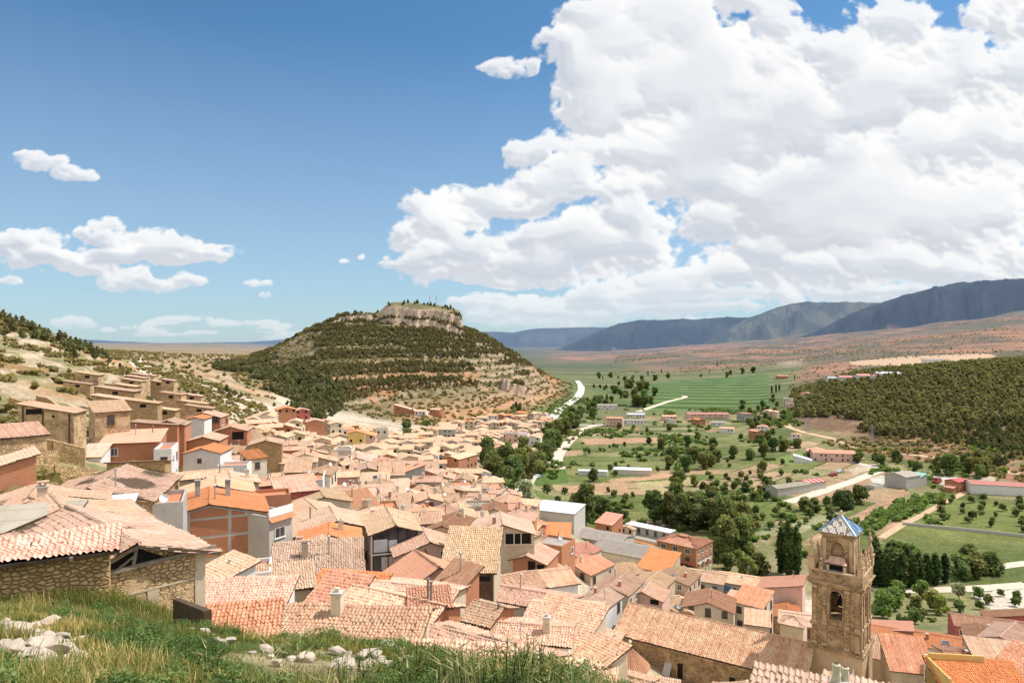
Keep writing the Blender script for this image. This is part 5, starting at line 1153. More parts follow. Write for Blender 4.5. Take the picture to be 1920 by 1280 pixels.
# pilasters, doubled at the lit corner
m=MB()
for X in(-hw+.35,hw-.35,-1.35,1.35):
    for z0,z1 in((zl+.14,zs-.102),(zs+.122,zc-.352)): m.box(X-.26,X+.26,-hw-.13,-hw+.02,z0,z1); m.box(X-.26,X+.26,hw-.02,hw+.13,z0,z1)
for yy in(-hw+.35,-1.35,1.35,hw-.35):
    for z0,z1 in((zl+.14,zs-.102),(zs+.122,zc-.352)): m.box(hw-.02,hw+.15,yy-.28,yy+.28,z0,z1)
m.build('pilaster',M['ashlar'],T_)
m=MB()
for z in(zc-.75,zs+.13,zl+.15):
    for X in(-hw+.35,hw-.35,-1.35,1.35): m.box(X-.34,X+.34,-hw-.2,-hw-.132,z,z+.26)
    for yy in(-hw+.35,-1.35,1.35,hw-.35): m.box(hw+.152,hw+.24,yy-.36,yy+.36,z,z+.26)
m.build('capital',M['tstone'],T_)
m=MB()
for k in range(11):
    a0=math.pi*k/11; a1=math.pi*(k+1)/11
    for r0,r1 in((.80,1.02),):
        zz0=top-.78
        m.poly([(-r0*math.cos(a0),-hw-.08,zz0+r0*math.sin(a0)),(-r0*math.cos(a1),-hw-.08,zz0+r0*math.sin(a1)),(-r1*math.cos(a1),-hw-.08,zz0+r1*math.sin(a1)),(-r1*math.cos(a0),-hw-.08,zz0+r1*math.sin(a0))])
m.box(-1.02,-.8,-hw-.08,-hw+.01,sill-.1,top-.78); m.box(.8,1.02,-hw-.08,-hw+.01,sill-.1,top-.78); m.box(-1.1,1.1,-hw-.16,-hw+.01,sill-.3,sill-.11); m.build('arch_surround',M['ashlar'],T_)
m=MB(); m.lathe((0,0,sill+.9),[(.05,1.2),(.28,1.05),(.36,.5),(.52,.12),(.58,0)],14); m.bar((-1.5,0,sill+2.2),(1.5,0,sill+2.2),.2); m.build('bell',M['blackmetal'],T_)
# parapet round the terrace
m=MB(); zp0=zc+.19
for q in((-hw-.3,hw+.3,-hw-.3,-hw),(-hw-.3,hw+.3,hw,hw+.3),(-hw-.3,-hw,-hw+.002,hw-.002),(hw,hw+.3,-hw+.002,hw-.002)): m.box(*q,zp0,zpar-.15)
m.box(-hw,hw,-hw,hw,zp0-.05,zp0+.1); m.build('parapet',M['ashlar'],T_)
m=MB()
for q in((-hw-.38,hw+.38,-hw-.38,-hw+.08),(-hw-.38,hw+.38,hw-.08,hw+.38),(-hw-.38,-hw+.08,-hw+.082,hw-.082),(hw-.08,hw+.38,-hw+.082,hw-.082)): m.box(*q,zpar-.148,zpar)
m.build('parapet_coping',M['tstone'],T_)
# corner pinnacles and the broken scroll work along the lit side
def pinnacle(x,y,s,zb):
    p=MB(); p.box(x-.34*s,x+.34*s,y-.34*s,y+.34*s,zb,zb+.9*s); p.box(x-.42*s,x+.42*s,y-.42*s,y+.42*s,zb+.902*s,zb+1.02*s)
    p.lathe((x,y,zb+1.02*s),[(.28*s,0),(.36*s,.25*s),(.3*s,.6*s),(.16*s,.95*s),(.12*s,1.1*s),(.24*s,1.25*s),(.26*s,1.42*s),(.16*s,1.58*s),(.08*s,1.7*s),(.15*s,1.85*s),(.1*s,2.0*s),(.02,2.1*s)],10)
    return p.build('pinnacle',M['tstone'],T_)
for x,y,s in((-hw,-hw,1.25),(hw,-hw,1.0),(-hw,hw,1.2),(hw,hw,1.25),(hw,0,.85),(hw,1.5,.8),(hw,-1.5,.7),(-hw,0,.8)): pinnacle(x,y,s,zpar)
lw=1.85; ztop=-(994-CY)/F*79.3-g
for x,y in((-1,-1),(1,-1),(-1,1),(1,1)):
    p=MB(); pr=[(lw*.9+.9,0),(lw*.9+.75,.7),(lw*.9+.35,1.3),(lw*.9+.3,1.8),(lw*.9+.0,2.3)]
    for (r0,z0),(r1,z1) in zip(pr,pr[1:]):
        p.bar((x*r0*.72,y*r0*.72,zpar+z0),(x*r1*.72,y*r1*.72,zpar+z1),.42,.42)
    p.build('scroll',M['tstone'],T_)
# lantern stage
m=MB()
zl0=zp0+.1
arch_wall(m,-lw,lw,-lw,-lw+.4,zl0,ztop-.5,-.8,.8,zl0+1.0,ztop-1.9)
m.box(-lw,lw,-lw+.402,lw,zl0,ztop-.5); m.build('lantern_wall',M['ashlar'],T_)
m=MB()
for X in(-lw+.25,lw-.25): m.box(X-.2,X+.2,-lw-.1,-lw+.01,zl0+.6,ztop-.75)
for yy in(-lw+.25,lw-.25): m.box(lw-.01,lw+.1,yy-.2,yy+.2,zl0+.6,ztop-.75)
m.build('lantern_pilaster',M['tstone'],T_)
m=MB()
for z,h_,o in((ztop-.5,.16,.12),(ztop-.34,.16,.26),(ztop-.18,.14,.38)): m.box(-lw-o,lw+o,-lw-o,lw+o,z,z+h_-.003)
m.build('lantern_cornice',M['ashlar'],T_)
# white and blue glazed tiles
def _glz(w0,b0,thr):
    def fn(t,b):
        s=t.n('ShaderNodeSeparateXYZ',inp={0:uvv(t)}); fu=t.math('FLOOR',t.math('DIVIDE',s.outputs[0],.22)); fv=t.math('FLOOR',t.math('DIVIDE',s.outputs[1],.38))
        wn=t.n('ShaderNodeTexWhiteNoise',noise_dimensions='2D',inp={'Vector':t.n('ShaderNodeCombineXYZ',inp={0:fu,1:fv,2:0.0}).outputs[0]}).outputs[0]
        b.inputs['Roughness'].default_value=.3
        odd=t.math('GREATER_THAN',wn,thr)
        return t.mixc(odd,w0,b0)
    return fn
M['glzw']=new_mat('white_glazed_tiles',_glz((.62,.60,.55),(.30,.19,.12),.72),.3,spec=.5)
M['glzb']=new_mat('blue_glazed_tiles',_glz((.10,.22,.40),(.45,.55,.62),.72),.3,spec=.5)
zr=ztop-.04; hr=lw+.42; hp=-(966-CY)/F*79.5-g-zr; S_=math.hypot(hr,hp); cp,sp=hr/S_,hp/S_
for i,(O,U,V) in enumerate((((-hr,-hr,zr),(1,0,0),(0,cp,sp)),((hr,hr,zr),(-1,0,0),(0,-cp,sp)),((hr,-hr,zr),(0,1,0),(-cp,0,sp)),((-hr,hr,zr),(0,-1,0),(cp,0,sp)))):
    v,q,uv,mi=roof_patch(O,U,V,2*hr,S_,2,cp,cp,seed=i)
    mm=np_mesh('roof_slope',v,q,[M['glzw'] if i<2 else M['glzb'],M['ashlar']],uv=uv,midx=mi); link('roof_slope',mm,T_)
m=MB()
for sx,sy in((-1,-1),(1,-1),(1,1),(-1,1)): m.bar((sx*hr,sy*hr,zr+.08),(0,0,zr+hp+.1),.13,.13)
m.build('roof_hip',M['glzb'],T_)
m=MB(); m.lathe((0,0,zr+hp),[(.3,-.1),(.26,.12),(.12,.2),(.2,.38),(.2,.5),(.08,.62),(.02,.7)],10); m.build('finial',M['tanw'],T_)
# tiled porch in front of the niche
pr=empty('porch',(0,0,0)); pr.parent=T_
m=MB(); m.box(-1.15,1.15,-lw-1.0,-lw-.012,zl0+.02,zl0+1.15); m.box(-1.15,-.85,-lw-1.0,-lw-.012,zl0+1.152,zl0+2.0); m.box(.85,1.15,-lw-1.0,-lw-.012,zl0+1.152,zl0+2.0); m.build('porch_wall',M['tanw'],pr)
m=MB(); m.box(-.84,.84,-lw-.6,-lw-.1,zl0+1.16,zl0+2.0); m.build('porch_opening',M['dark'],pr)
v,q,uv,mi=roof_patch((-1.45,-lw-1.3,zl0+2.0),(1,0,0),(0,.9,.43),2.9,1.4,2,.5,.5,seed=77); link('porch_roof',np_mesh('porch_roof',v,q,[M['tan'],M['wood']],uv=uv,midx=mi),pr)
# a white sail like sign hung on the base
sg=tag(empty('wall_sign',(0,0,0)),'white sail shaped emblem of thin lines mounted on the tower base','sign')
c_,s_=math.cos(R(-38)),math.sin(R(-38))
lx,ly=1.65,-hw-.33
sg.location=(TX+c_*lx-s_*ly, TY+s_*lx+c_*ly, -44+zl-2.1); sg.rotation_euler=(0,0,R(-38))
m=MB(); m.poly([(.05,0,-.75),(.55,0,-.75),(.32,0,.85)]); m.build('sail',M['whitep'],sg)
m=MB()
for i in range(4): m.bar((-.6+i*.16,0,-.5),(-.6+i*.16,0,.35),.035)
m.bar((-.65,0,-.5),(0,0,-.5),.035); m.bar((-.65,0,.35),(-.1,0,.35),.035); m.bar((-.75,0,-.85),(.65,0,-.85),.05); m.build('line_work',M['whitep'],sg)

# ------------------------------------------------------------------ blocks at the river edge
h=house(1284,1004,Y=188,W=15,D=12.5,rot=-42,typ='P',pitch=15,wall='brick',roof='red',lod=1,win=False,name='apartment_block',cat='apartments',group=None,label='four storey orange brick flats with balconies and red hipped roof',land='the orange brick flats',deep=2)
for fl in range(4):
    z=h.eave[0]-1.5-2.75*fl
    for k in range(3): add_window(h.root,(-4.9+k*4.6,-6.254,z),0,1.7 if fl==0 else 1.3,1.4,fm='wframe' if fl==0 else 'bframe')
    for k in range(4): add_window(h.root,(7.504,-4.7+k*3.1,z),1,1.0,1.5,fm='wframe')
    if fl:
        m=MB(); m.box(-7,7.1,-7.4,-6.26,z-1.25,z-1.05); m.box(-7,7.1,-7.4,-7.3,z-1.048,z-.25); m.build('balcony',M['redw'],h.root)
        for k in(0,1,2):
            m=MB(); m.box(7.51,8.3,-5.3+k*3.6,-3.5+k*3.6,z-1.1,z-.95); m.box(8.22,8.3,-5.3+k*3.6,-3.5+k*3.6,z-.948,z-.2); m.build('balcony',M['wframe'],h.root)
v,q,uv,mi=roof_patch((-1.5,-1.5,h.zt+.2),(1,0,0),(0,.95,.3),3,1.6,1); link('roof_turret',np_mesh('roof_turret',v,q,[M['red'],M['brick']],uv=uv,midx=mi),h.root)
h=house(1212,1003,Y=196,W=19,D=10,rot=-42,typ='F',wall='white',roof='fibre',win=False,name='apartment_block',cat='apartments',group=None,label='long white flats with orange awning strip next to the orange brick flats',land='the white flats',deep=2)
m=MB(); m.box(-9,9,.5,4.8,h.zt-.44,h.zt+2.4); m.build('penthouse',M['grey'],h.root)
m=MB(); m.box(-9.3,9.3,.2,5.1,h.zt+2.402,h.zt+2.6); m.build('penthouse_roof',M['whitep'],h.root)
for k in range(5): add_window(h.root,(-7+k*3.5,.496,h.zt+1.0),0,.9,1.6,fm='bframe')
m=MB(); m.poly([(-9.5,-6.2,h.zt-1.3),(9.5,-6.2,h.zt-1.3),(9.5,-5.0,h.zt-.7),(-9.5,-5.0,h.zt-.7)]); m.build('awning',M['orange'],h.root)
for fl in range(2):
    for k in range(5): add_window(h.root,(-7.4+k*3.7,-5.004,h.zt-2.1-2.9*fl),0,1.3,1.4,fm='bframe')
    m=MB(); m.box(-9.4,9.4,-6.1,-5.01,h.zt-3.5-2.9*fl,h.zt-3.3-2.9*fl); m.build('balcony',M['cream'],h.root)
h=house(1100,992,Y=176,W=11,D=29,rot=56,typ='G',pitch=13,wall='grey',roof='fibre',lod=0,win=False,name='grey_hall',cat='hall',group=None,label='long two storey grey building with plain brown grey roof',land='the long grey building',deep=2)
for fl in range(2):
    for k in range(7): add_window(h.root,(-5.504,-12+k*4.0,h.eave[3]-1.5-2.8*fl),3,1.0,1.2,fm='bframe')
h=house(1175,1018,Y=150,W=12,D=16,rot=56,typ='G',pitch=14,wall='cream',roof='fibre',lod=0,win=False,name='cream_hall',cat='hall',group=None,label='cream hall with grey brown roof and an orange slit in its gable',land='the cream hall',deep=2)
m=MB(); m.box(.4,.8,-8.02,-8.0,h.zt-2.6,h.zt-.9); m.build('slit_panel',M['orange'],h.root)
house(1142,972,H=8,W=7,D=8,rot=-38,typ='S',pitch=15,wall='brick',roof='red',label='red roof behind the long grey building')
house(1182,984,H=7,W=6,D=6,rot=-38,typ='G',pitch=12,wall='yellow' if False else 'cream',roof='pink',label='pale yellow house beside the white flats')
h=house(1047,950,H=6,W=15,D=11,rot=-25,typ='S',pitch=4,wall='conc',roof='metal',lod=0,win=False,name='open_shed',cat='shed',group=None,label='pale metal roofed open shed by the river trees',land='the metal roofed shed')
# ------------------------------------------------------------------ buildings scattered over the valley
VG='buildings scattered over the valley floor'
def vb(px,py,H,W,D,rot,typ,wall,roof,label,name='valley_house',cat='house',pitch=14,**k):
    k.setdefault('win',True)
    hh=house(px,py,H=H,W=W,D=D,rot=rot,typ=typ,wall=wall,roof=roof,label=label,name=name,cat=cat,pitch=pitch,group=VG,far=True,lod=0,**k); return hh
vb(1186,876,4,8,22,80,'P','cream','metal','long pale greenhouse shed with rounded whitish roof',name='greenhouse',cat='greenhouse',pitch=12,land='the pale greenhouse',win=False)
vb(1112,880,3.4,5,17,80,'G','white','metal','narrow low white shed beside the pale greenhouse',name='shed',cat='shed',win=False)
vb(1153,781,9,9,15,75,'G','pinkw','red','three storey pinkish house by the valley road bend',land='the pinkish roadside house')
vb(1190,785,5,10,22,85,'G','white','fibre','long white shed with grey roof by the road bend',name='shed',cat='shed')
vb(1136,757,6,10,26,85,'G','white','fibre','long white farm building behind the roadside poplar',name='farm_building',cat='farm building')
vb(1192,774,6,10,18,85,'G','cream','metal','pale roofed farm building further behind the road bend',name='farm_building',cat='farm building')
vb(1326,773,6,10,42,88,'G','pinkw','rosy','long low shed with rosy red roof across the valley',name='shed',cat='shed',land='the rosy roofed shed')
vb(1310,784,6,8,11,20,'G','brick','orange','square orange roofed brick house in front of the rosy shed')
vb(1258,786,4,6,9,70,'S','cream','fibre','low cream shed between two groves',name='shed',cat='shed')
vb(1254,778,5,8,14,85,'G','pinkw','salmon','pink roofed house in the trees left of the rosy shed')
vb(1346,789,4,9,12,80,'G','white','fibre','whitish shed with grey roof right of the orange roofed house',name='shed',cat='shed')
vb(1363,800,5,9,12,70,'G','white','salmon','white house with pink roof near the walnut trees')
vb(1397,772,9,11,12,20,'P','grey','brownt','tall brown grey house at the foot of the pine hill')
vb(1418,805,8,8,9,25,'G','brick','red','brick house with bright gable beside a white house',land='the valley brick house')
vb(1430,797,6,9,10,-20,'G','white','salmon','white house with pink roof behind the valley brick house')
vb(1440,768,7,9,14,-30,'G','pinkw','tan','twin roofed pink house where the dirt track begins',land='the twin roofed pink house')
vb(1452,770,7,8,12,-30,'G','tanw','salmon','second roof of the twin roofed pink house group')
vb(1493,812,6,7,9,-25,'G','white','salmon','small white cottage with pink roof below the pines')
vb(1478,746,9,9,12,-30,'F','cream','fibre','flat roofed cream house highest in the row by the pines')
vb(1482,755,7,8,10,-30,'F','pinkw','fibre','flat roofed pinkish house in the row by the pines')
vb(1512,735,8,12,14,-30,'G','pinkw','salmon','pink roofed house at the upper end of the row by the pines')
vb(1500,741,6,8,10,-30,'G','grey','salmon','grey house beside the upper pink roofed house')
vb(1530,840,5,12,14,-20,'G','brick','salmon','wide farmhouse with several pink roofs near the pine hill',land='the wide pink farmhouse',name='farmhouse')
vb(1560,843,7,12,26,78,'G','pinkw','salmon','long pink farm building joined to the wide farmhouse',name='farmhouse')
vb(1505,857,3,9,11,70,'S','white','metal','low shelter with white sheet roofs beside the farmhouse',name='shed',cat='shed',win=False)
h=vb(1478,906,5,8,24,-64,'G','grey','fibre','long grey barn with curved grey roof in the fields',name='barn',cat='barn',pitch=13,land='the long grey barn',win=False)
h=vb(1520,898,5,8,14,-64,'G','grey','crimson','barn with crimson roof striped by pale skylights',name='barn',cat='barn',pitch=13,win=False)
m=MB()
for yy in(-5,-1.7,1.7,5): m.bar((4.3,yy,h.eave[1]+.1),(.05,yy,h.zt+.2),.5,.06)
m.build('roof_light',M['whitep'],h.root)
h=vb(1692,884,8,12,13,-62,'G','grey','fibre','tall grey barn with mossy roof beside a teal roofed annex',name='barn',cat='barn',land='the tall grey barn',win=False)
vb(1715,893,5,6,12,-62,'S','grey','metal','low annex with teal sheet roof stuck to the tall grey barn',name='barn',cat='barn',win=False); HOUSES[-1].roofo.data.materials[0]=M['tealp']
vb(1640,908,2.2,5,8,-60,'F','conc','fibre','low concrete water tank beside the tall grey barn',name='water_tank',cat='tank',win=False)
vb(1793,897,6,7,9,-62,'G','brick','crimson','small brick barn with crimson roof',name='barn',cat='barn',win=False)
vb(1784,910,3,5,6,-62,'S','brick','red','small brick lean-to in front of the small brick barn',name='shed',cat='shed',win=False)
h=vb(1885,903,6,11,34,72,'G','white','rosy','long white barn with rosy red roof at the right edge',name='barn',cat='barn',pitch=12,land='the long rosy barn',win=False)
vb(1754,673,9,25,40,80,'F','white','metal','white industrial hall on the terrace above the pines',name='industrial_hall',cat='hall',win=False)
for (px,py,W,D,lab) in [(1640,701,14,40,'pinkish roofed works shed behind the pine hill'),(1600,704,14,34,'pale works shed at the edge of the pine hill'),(1668,697,14,30,'white works shed behind the pine hill'),(1575,706,12,30,'grey works shed left of the other works sheds')]:
    vb(px,py,7,W,D,82,'G','white',rnd.choice(['rosy','metal']) if 'pinkish' not in lab else 'rosy',lab,name='shed',cat='shed',win=False)
vb(1466,703,7,12,20,80,'G','brick','salmon','tiny orange house on the plain beyond the vegetable fields')
vb(875,600,3,5,5,0,'F','tanw','fibre','x') if False else None
# houses at the far end of the village, at the foot of the table hill
for (px,py,H,W,D,rot,typ,wall,roof,lab) in [(1000,815,10,11,12,-10,'G','white','salmon','white three storey block with pink roof above the river trees'),(978,812,9,10,10,-8,'F','white','fibre','white flats with balconies beside the pink roofed block'),(958,810,10,11,10,-8,'F','pinkw','fibre','pinkish flats with rows of balconies'),(925,790,8,9,9,10,'G','tanw','straw','square house with big straw roof among the far houses'),
   (760,763,6,9,18,85,'S','brick','pink','long brick barn on the terrace under the table hill'),(790,768,5,8,10,80,'G','white','tan','whitish barn joined to the terrace barn'),(820,765,6,8,11,60,'G','brick','pink','small red barn right of the terrace barns'),(885,840,9,10,16,-25,'G','tanw','salmon','ochre end walled flats above the river grove'),(862,850,8,9,16,-28,'G','brick','pink','brick row house joined to the ochre flats'),
   (668,806,9,8,8,10,'G','yellow','orange','yellow gabled house at the end of the old town'),(715,802,9,7,7,15,'F','cream','fibre','square cream house with big windows under the slope'),(686,810,8,10,10,5,'G','pinkw','orange','grey pink gabled house next to the square cream house'),(535,762,8,9,9,25,'G','brick','orange','bright orange brick house highest at the end of the old town'),(565,765,8,8,9,25,'G','redw','pink','dark red house behind the bright orange brick house'),
   (590,785,8,8,9,20,'G','brick','tan','orange walled house with a blind side'),(628,790,9,6,8,25,'G','cream','straw','tall thin cream house by the gully'),(880,788,7,8,8,0,'G','tanw','orange','small house with orange roof in the far quarter'),(840,800,8,12,9,-5,'S','grey','pink','long grey house with pink roof below the terraces')]:
    house(px,py,H=H,W=W,D=D,rot=rot,typ=typ,wall=wall,roof=roof,label=lab,pitch=15)
# ------------------------------------------------------------------ the mass of the old town, filled in house by house
TOWN=[(452,790),(530,758),(575,775),(640,792),(700,800),(770,806),(830,790),(900,778),(960,772),(1015,768),(1040,790),(1035,812),(1010,845),(945,838),(905,835),(912,880),(925,905),(975,930),(1012,962),(1030,1000),(1105,1040),(1180,1060),(1240,1060),(1330,1085),(1420,1100),(1500,1130),(1500,1165),(1330,1165),(1180,1128),(1120,1160),(1060,1190),(985,1150),(930,1100),(850,1070),(770,1010),(690,1000),(640,1010),(560,1040),(520,1015),(480,930),(330,905),(330,860),(420,845),(395,800)]
TOWN2=[(300,735),(345,735),(460,775),(460,800),(395,795),(330,775)]
def one_in(px,py,poly): return bool(inpoly(np.array([float(px)]),np.array([float(py)]),poly)[0])
placed=[(h_.x,h_.Y,max(h_.W,h_.D)*.5,min(h_.W,h_.D)*.5) for h_ in HOUSES]
KEEP=[(h_.px,h_.py,h_.Y,max(h_.W,h_.D)*.42*F/h_.Y,(h_.zt-max(h_.zb,h_.zt-9))*SC*F/h_.Y) for h_ in HOUSES]
cand=[]
fr=random.Random(23)
brg=np.random.default_rng(23)
bpx=brg.uniform(300,1500,20000); bpy_=brg.uniform(735,1170,20000); ins_=inpoly(bpx,bpy_,TOWN); bpx,bpy_=bpx[ins_],bpy_[ins_]
bH=brg.uniform(4.0,6.8,len(bpx))+np.where(bpy_<880,brg.uniform(0,1.6,len(bpx)),0); bY=np.zeros(len(bpx))
yb=np.exp(np.linspace(math.log(40),math.log(620),260))
for i0 in range(0,len(bpx),800):
    uu=((bpx[i0:i0+800]-CX)/F)[:,None]; d=-((bpy_[i0:i0+800]-CY)/F)[:,None]*yb[None,:]-height(uu*yb[None,:],np.broadcast_to(yb,(uu.shape[0],len(yb))),False)-bH[i0:i0+800][:,None]
    hit=(d[:,1:]<=0)&(d[:,:-1]>0); k=hit.argmax(1); t0=d[np.arange(len(k)),k]; t1=d[np.arange(len(k)),k+1]; fr_=t0/np.maximum(t0-t1,1e-6)
    bY[i0:i0+800]=np.where(hit.any(1),yb[k]*(1-fr_)+yb[k+1]*fr_,9999)
for px,py,H,Y in zip(bpx.tolist(),bpy_.tolist(),bH.tolist(),bY.tolist()):
    if Y>520 or Y<60: continue
    W=fr.uniform(3.4,5.3); D=fr.uniform(4.2,6.6)
    k=1+.35*min(1,max(0,(Y-200)/200)); W*=k; D*=k
    x=(px-CX)/F*Y; rr=(W+D)*.25; wp=W*.6*F/Y; tp_=py-3
    if any(Y<q[2]-1 and abs(px-q[0])<wp+q[3] and tp_<q[1]+.55*q[4] and py+H*F/Y>q[1] for q in KEEP): continue
    ok=True
    for (a,b,r1,r0) in placed:
        dd=(a-x)**2+(b-Y)**2
        if dd<((rr+(r1+r0)*.5)*(.86 if Y<220 else .95))**2: ok=False;break
    if not ok: continue
    placed.append((x,Y,max(W,D)*.5,min(W,D)*.5)); cand.append((Y,px,py,H,W,D))
cand.sort()
NMAX=298-len([1 for h_ in HOUSES if h_.root.name.startswith('village_house')])
print('TOWN infill',len(cand),'room for',NMAX)
walls_=['tanw','tanw','cream','ochre','brick','white','tanw','stone','pinkw','brick','grey','cream','white','ochre']
stuffp=[]
for i,(Y,px,py,H,W,D) in enumerate(cand):
    base=22 if px<520 else (15 if px<800 else (0 if px<980 else -32))
    rot=base+fr.gauss(0,9)+(fr.choice([90,-90]) if fr.random()<.30 else 0)
    if px>960 and fr.random()<.4: rot=57+fr.gauss(0,8)
    typ=fr.choices(['G','S','F','P'],[.74,.17,.05,.04])[0]
    roof=fr.choices(['straw','tan','pink','salmon','orange','red','brownt'],[.33,.37,.14,.08,.04,.02,.02] if px<800 else [.22,.33,.20,.14,.05,.04,.02])[0]
    if typ=='F': roof=fr.choice(['terr','fibre'])
    wall=fr.choice(walls_); feats=[]
    nf=fr.choices([0,1,2,3],[.2,.4,.25,.15] if Y<230 else [.4,.5,.1,0])[0]
    for _ in range(nf): feats.append(fr.choice(['brickch','whitech','redch','flue','darkflue','aerial','dish','aerial','skylight'] if typ!='F' else ['flue','aerial','dish']))
    if i>=NMAX: stuffp.append((px,py,H,W,D,rot,typ,wall,roof)); continue
    house(px,py,Y=Y,W=W/SC,D=D/SC,rot=rot,typ=typ,wall=wall,roof=roof,pitch=fr.uniform(13,18),ch=tuple(feats) if Y<240 else tuple(feats[:1]))
if stuffp:   # the farthest roofs, past three hundred: one mass
    b4=len(HOUSES); wm=MB(); vs=[];mats=[M[k] for k in('tan','straw','pink','salmon','orange','red','tanw','white','brick','grey','dark')]; ix={k:i for i,k in enumerate(('tan','straw','pink','salmon','orange','red','tanw','white','brick','grey'))}
    for (px,py,H,W,D,rot,typ,wall,roof) in stuffp:
        Y=solve(px,py,H); x=(px-CX)/F*Y; zt=-(py-CY)/F*Y; c,s=math.cos(R(rot)),math.sin(R(rot)); a,b=W/2,D/2; ze=zt-a*.28; zb=zt-H-2
        tf=lambda p:(x+c*p[0]-s*p[1],Y+s*p[0]+c*p[1],p[2])
        wi=ix.get(wall,6); ri=ix.get(roof,0)
        for P in([(-a,-b,zb),(a,-b,zb),(a,-b,ze),(0,-b,zt),(-a,-b,ze)],[(a,b,zb),(-a,b,zb),(-a,b,ze),(0,b,zt),(a,b,ze)],[(a,-b,zb),(a,b,zb),(a,b,ze),(a,-b,ze)],[(-a,b,zb),(-a,-b,zb),(-a,-b,ze),(-a,b,ze)]): wm.poly([tf(p) for p in P],wi,uv=[(p[0]+p[1],p[2]) for p in P])
        for sx,ny in((-a-.03,0),(a+.03,0)):
            for kk in(-.25,.25): q=kk*D; P=[(sx,q-.4,ze-1.7),(sx,q+.4,ze-1.7),(sx,q+.4,ze-.7),(sx,q-.4,ze-.7)]; wm.poly([tf(p) for p in (P if sx>0 else P[::-1])],10)
        for kk in(-.22,.22):
            q=kk*W; P=[(q-.4,-b-.03,ze-1.7),(q+.4,-b-.03,ze-1.7),(q+.4,-b-.03,ze-.6),(q-.4,-b-.03,ze-.6)]; wm.poly([tf(p) for p in P],10)
        o_=.3
        for sx in(-1,1):
            P=[(sx*(a+o_),-b-o_,ze-.05),(sx*(a+o_),b+o_,ze-.05),(0,b+o_,zt+.1),(0,-b-o_,zt+.1)]
            if sx<0: P=P[::-1]
            wm.poly([tf(p) for p in P],ri,uv=[(p[1],abs(p[0])) for p in P])
    tag(wm.build('far_houses',mats),kind='stuff')
# ------------------------------------------------------------------ trees: a tapered trunk with limbs, a crown of many small leaf clumps
def leaf_cloud(blobs,n,size,rg,up=.25,flatz=1.0,inner=.35):
    """blobs: (x,y,z,r). n leaf clumps; returns V (4n,3), shade (4n)"""
    B=np.array(blobs,float); w=B[:,3]**2; w/=w.sum()
    k=rg.choice(len(B),n,p=w); d=rg.normal(size=(n,3)); d/=np.linalg.norm(d,axis=1,keepdims=True)
    rr=B[k,3]*(1-inner*rg.random(n)**1.5)*(1+.12*rg.normal(size=n))
    c=B[k,:3]+d*rr[:,None]*np.array([1,1,flatz])
    nrm=d*.8+rg.normal(size=(n,3))*.75+np.array([0,0,up]); nrm/=np.linalg.norm(nrm,axis=1,keepdims=True)
    a=np.cross(nrm,rg.normal(size=(n,3))); a/=np.linalg.norm(a,axis=1,keepdims=True); b=np.cross(nrm,a)
    s=size*(.6+.8*rg.random(n))[:,None]
    q=np.stack([c-a*s-b*s*.55,c+a*s*.3-b*s,c+a*s+b*s*.5,c-a*s*.4+b*s],1)
    zmin,zmax=B[:,2].min()-B[:,3].max(),B[:,2].max()+B[:,3].max()
    bl=rg.normal(0,.13,len(B))[k]
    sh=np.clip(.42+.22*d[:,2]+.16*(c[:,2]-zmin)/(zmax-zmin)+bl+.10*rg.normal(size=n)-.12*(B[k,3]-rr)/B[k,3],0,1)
    return q.reshape(-1,3),np.repeat(sh,4)
def trunk_mesh(h,r,limbs,rg,top=None):
    m=MB(); p=Vector((0,0,-.5)); n=4; pts=[p]
    for i in range(1,n+1): pts.append(Vector((rg.normal(0,.04)*h*i/n,rg.normal(0,.04)*h*i/n,h*i/n)))
    for i in range(n): m.tube(pts[i],pts[i+1],r*(1-.8*i/n)*1.0,r*(1-.8*(i+1)/n),7,cap=False)
    for (x,y,z,R_) in limbs:
        k=min(n-1,1+int(rg.integers(0,n-1))); s=pts[k]; e=Vector((x,y,z)); mid=(s+e)/2+Vector((0,0,-.1*h*.3))
        m.tube(s,mid,r*.45,r*.3,5,cap=False); m.tube(mid,e,r*.3,r*.08,5,cap=False)
    return m.mesh('trunk',M['bark'])
def as_mesh(name,V,sh,mat): return np_mesh(name,V,np.arange(len(V)).reshape(-1,4),mat,attr=sh)
class Kind: pass
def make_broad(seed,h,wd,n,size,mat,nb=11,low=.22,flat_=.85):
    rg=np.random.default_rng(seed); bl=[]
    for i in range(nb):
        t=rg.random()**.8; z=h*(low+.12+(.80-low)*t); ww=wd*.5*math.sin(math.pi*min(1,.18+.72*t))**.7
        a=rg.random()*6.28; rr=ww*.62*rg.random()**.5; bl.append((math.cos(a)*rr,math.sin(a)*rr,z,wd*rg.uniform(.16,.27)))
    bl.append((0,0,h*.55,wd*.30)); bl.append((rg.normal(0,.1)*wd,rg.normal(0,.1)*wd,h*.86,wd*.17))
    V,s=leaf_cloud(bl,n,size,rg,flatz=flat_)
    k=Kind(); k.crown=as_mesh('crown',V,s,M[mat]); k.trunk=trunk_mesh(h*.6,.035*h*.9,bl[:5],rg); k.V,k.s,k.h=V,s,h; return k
def make_poplar(seed,h,n=1500,size=.36,wd=2.4,mat='poplar'):
    rg=np.random.default_rng(seed); bl=[]
    for i in range(18):
        t=i/17; z=h*(.08+.86*t); w_=wd*.5*(math.sin(math.pi*(.16+.80*t))**.6); bl.append((rg.normal(0,.16)*w_,rg.normal(0,.16)*w_,z,max(.35,w_*rg.uniform(.75,1.05))))
    V,s=leaf_cloud(bl,n,size,rg,up=.5,flatz=1.7)
    k=Kind(); k.crown=as_mesh('crown',V,s,M[mat]); k.trunk=trunk_mesh(h*.85,.02*h,[],rg); k.V,k.s,k.h=V,s,h; return k
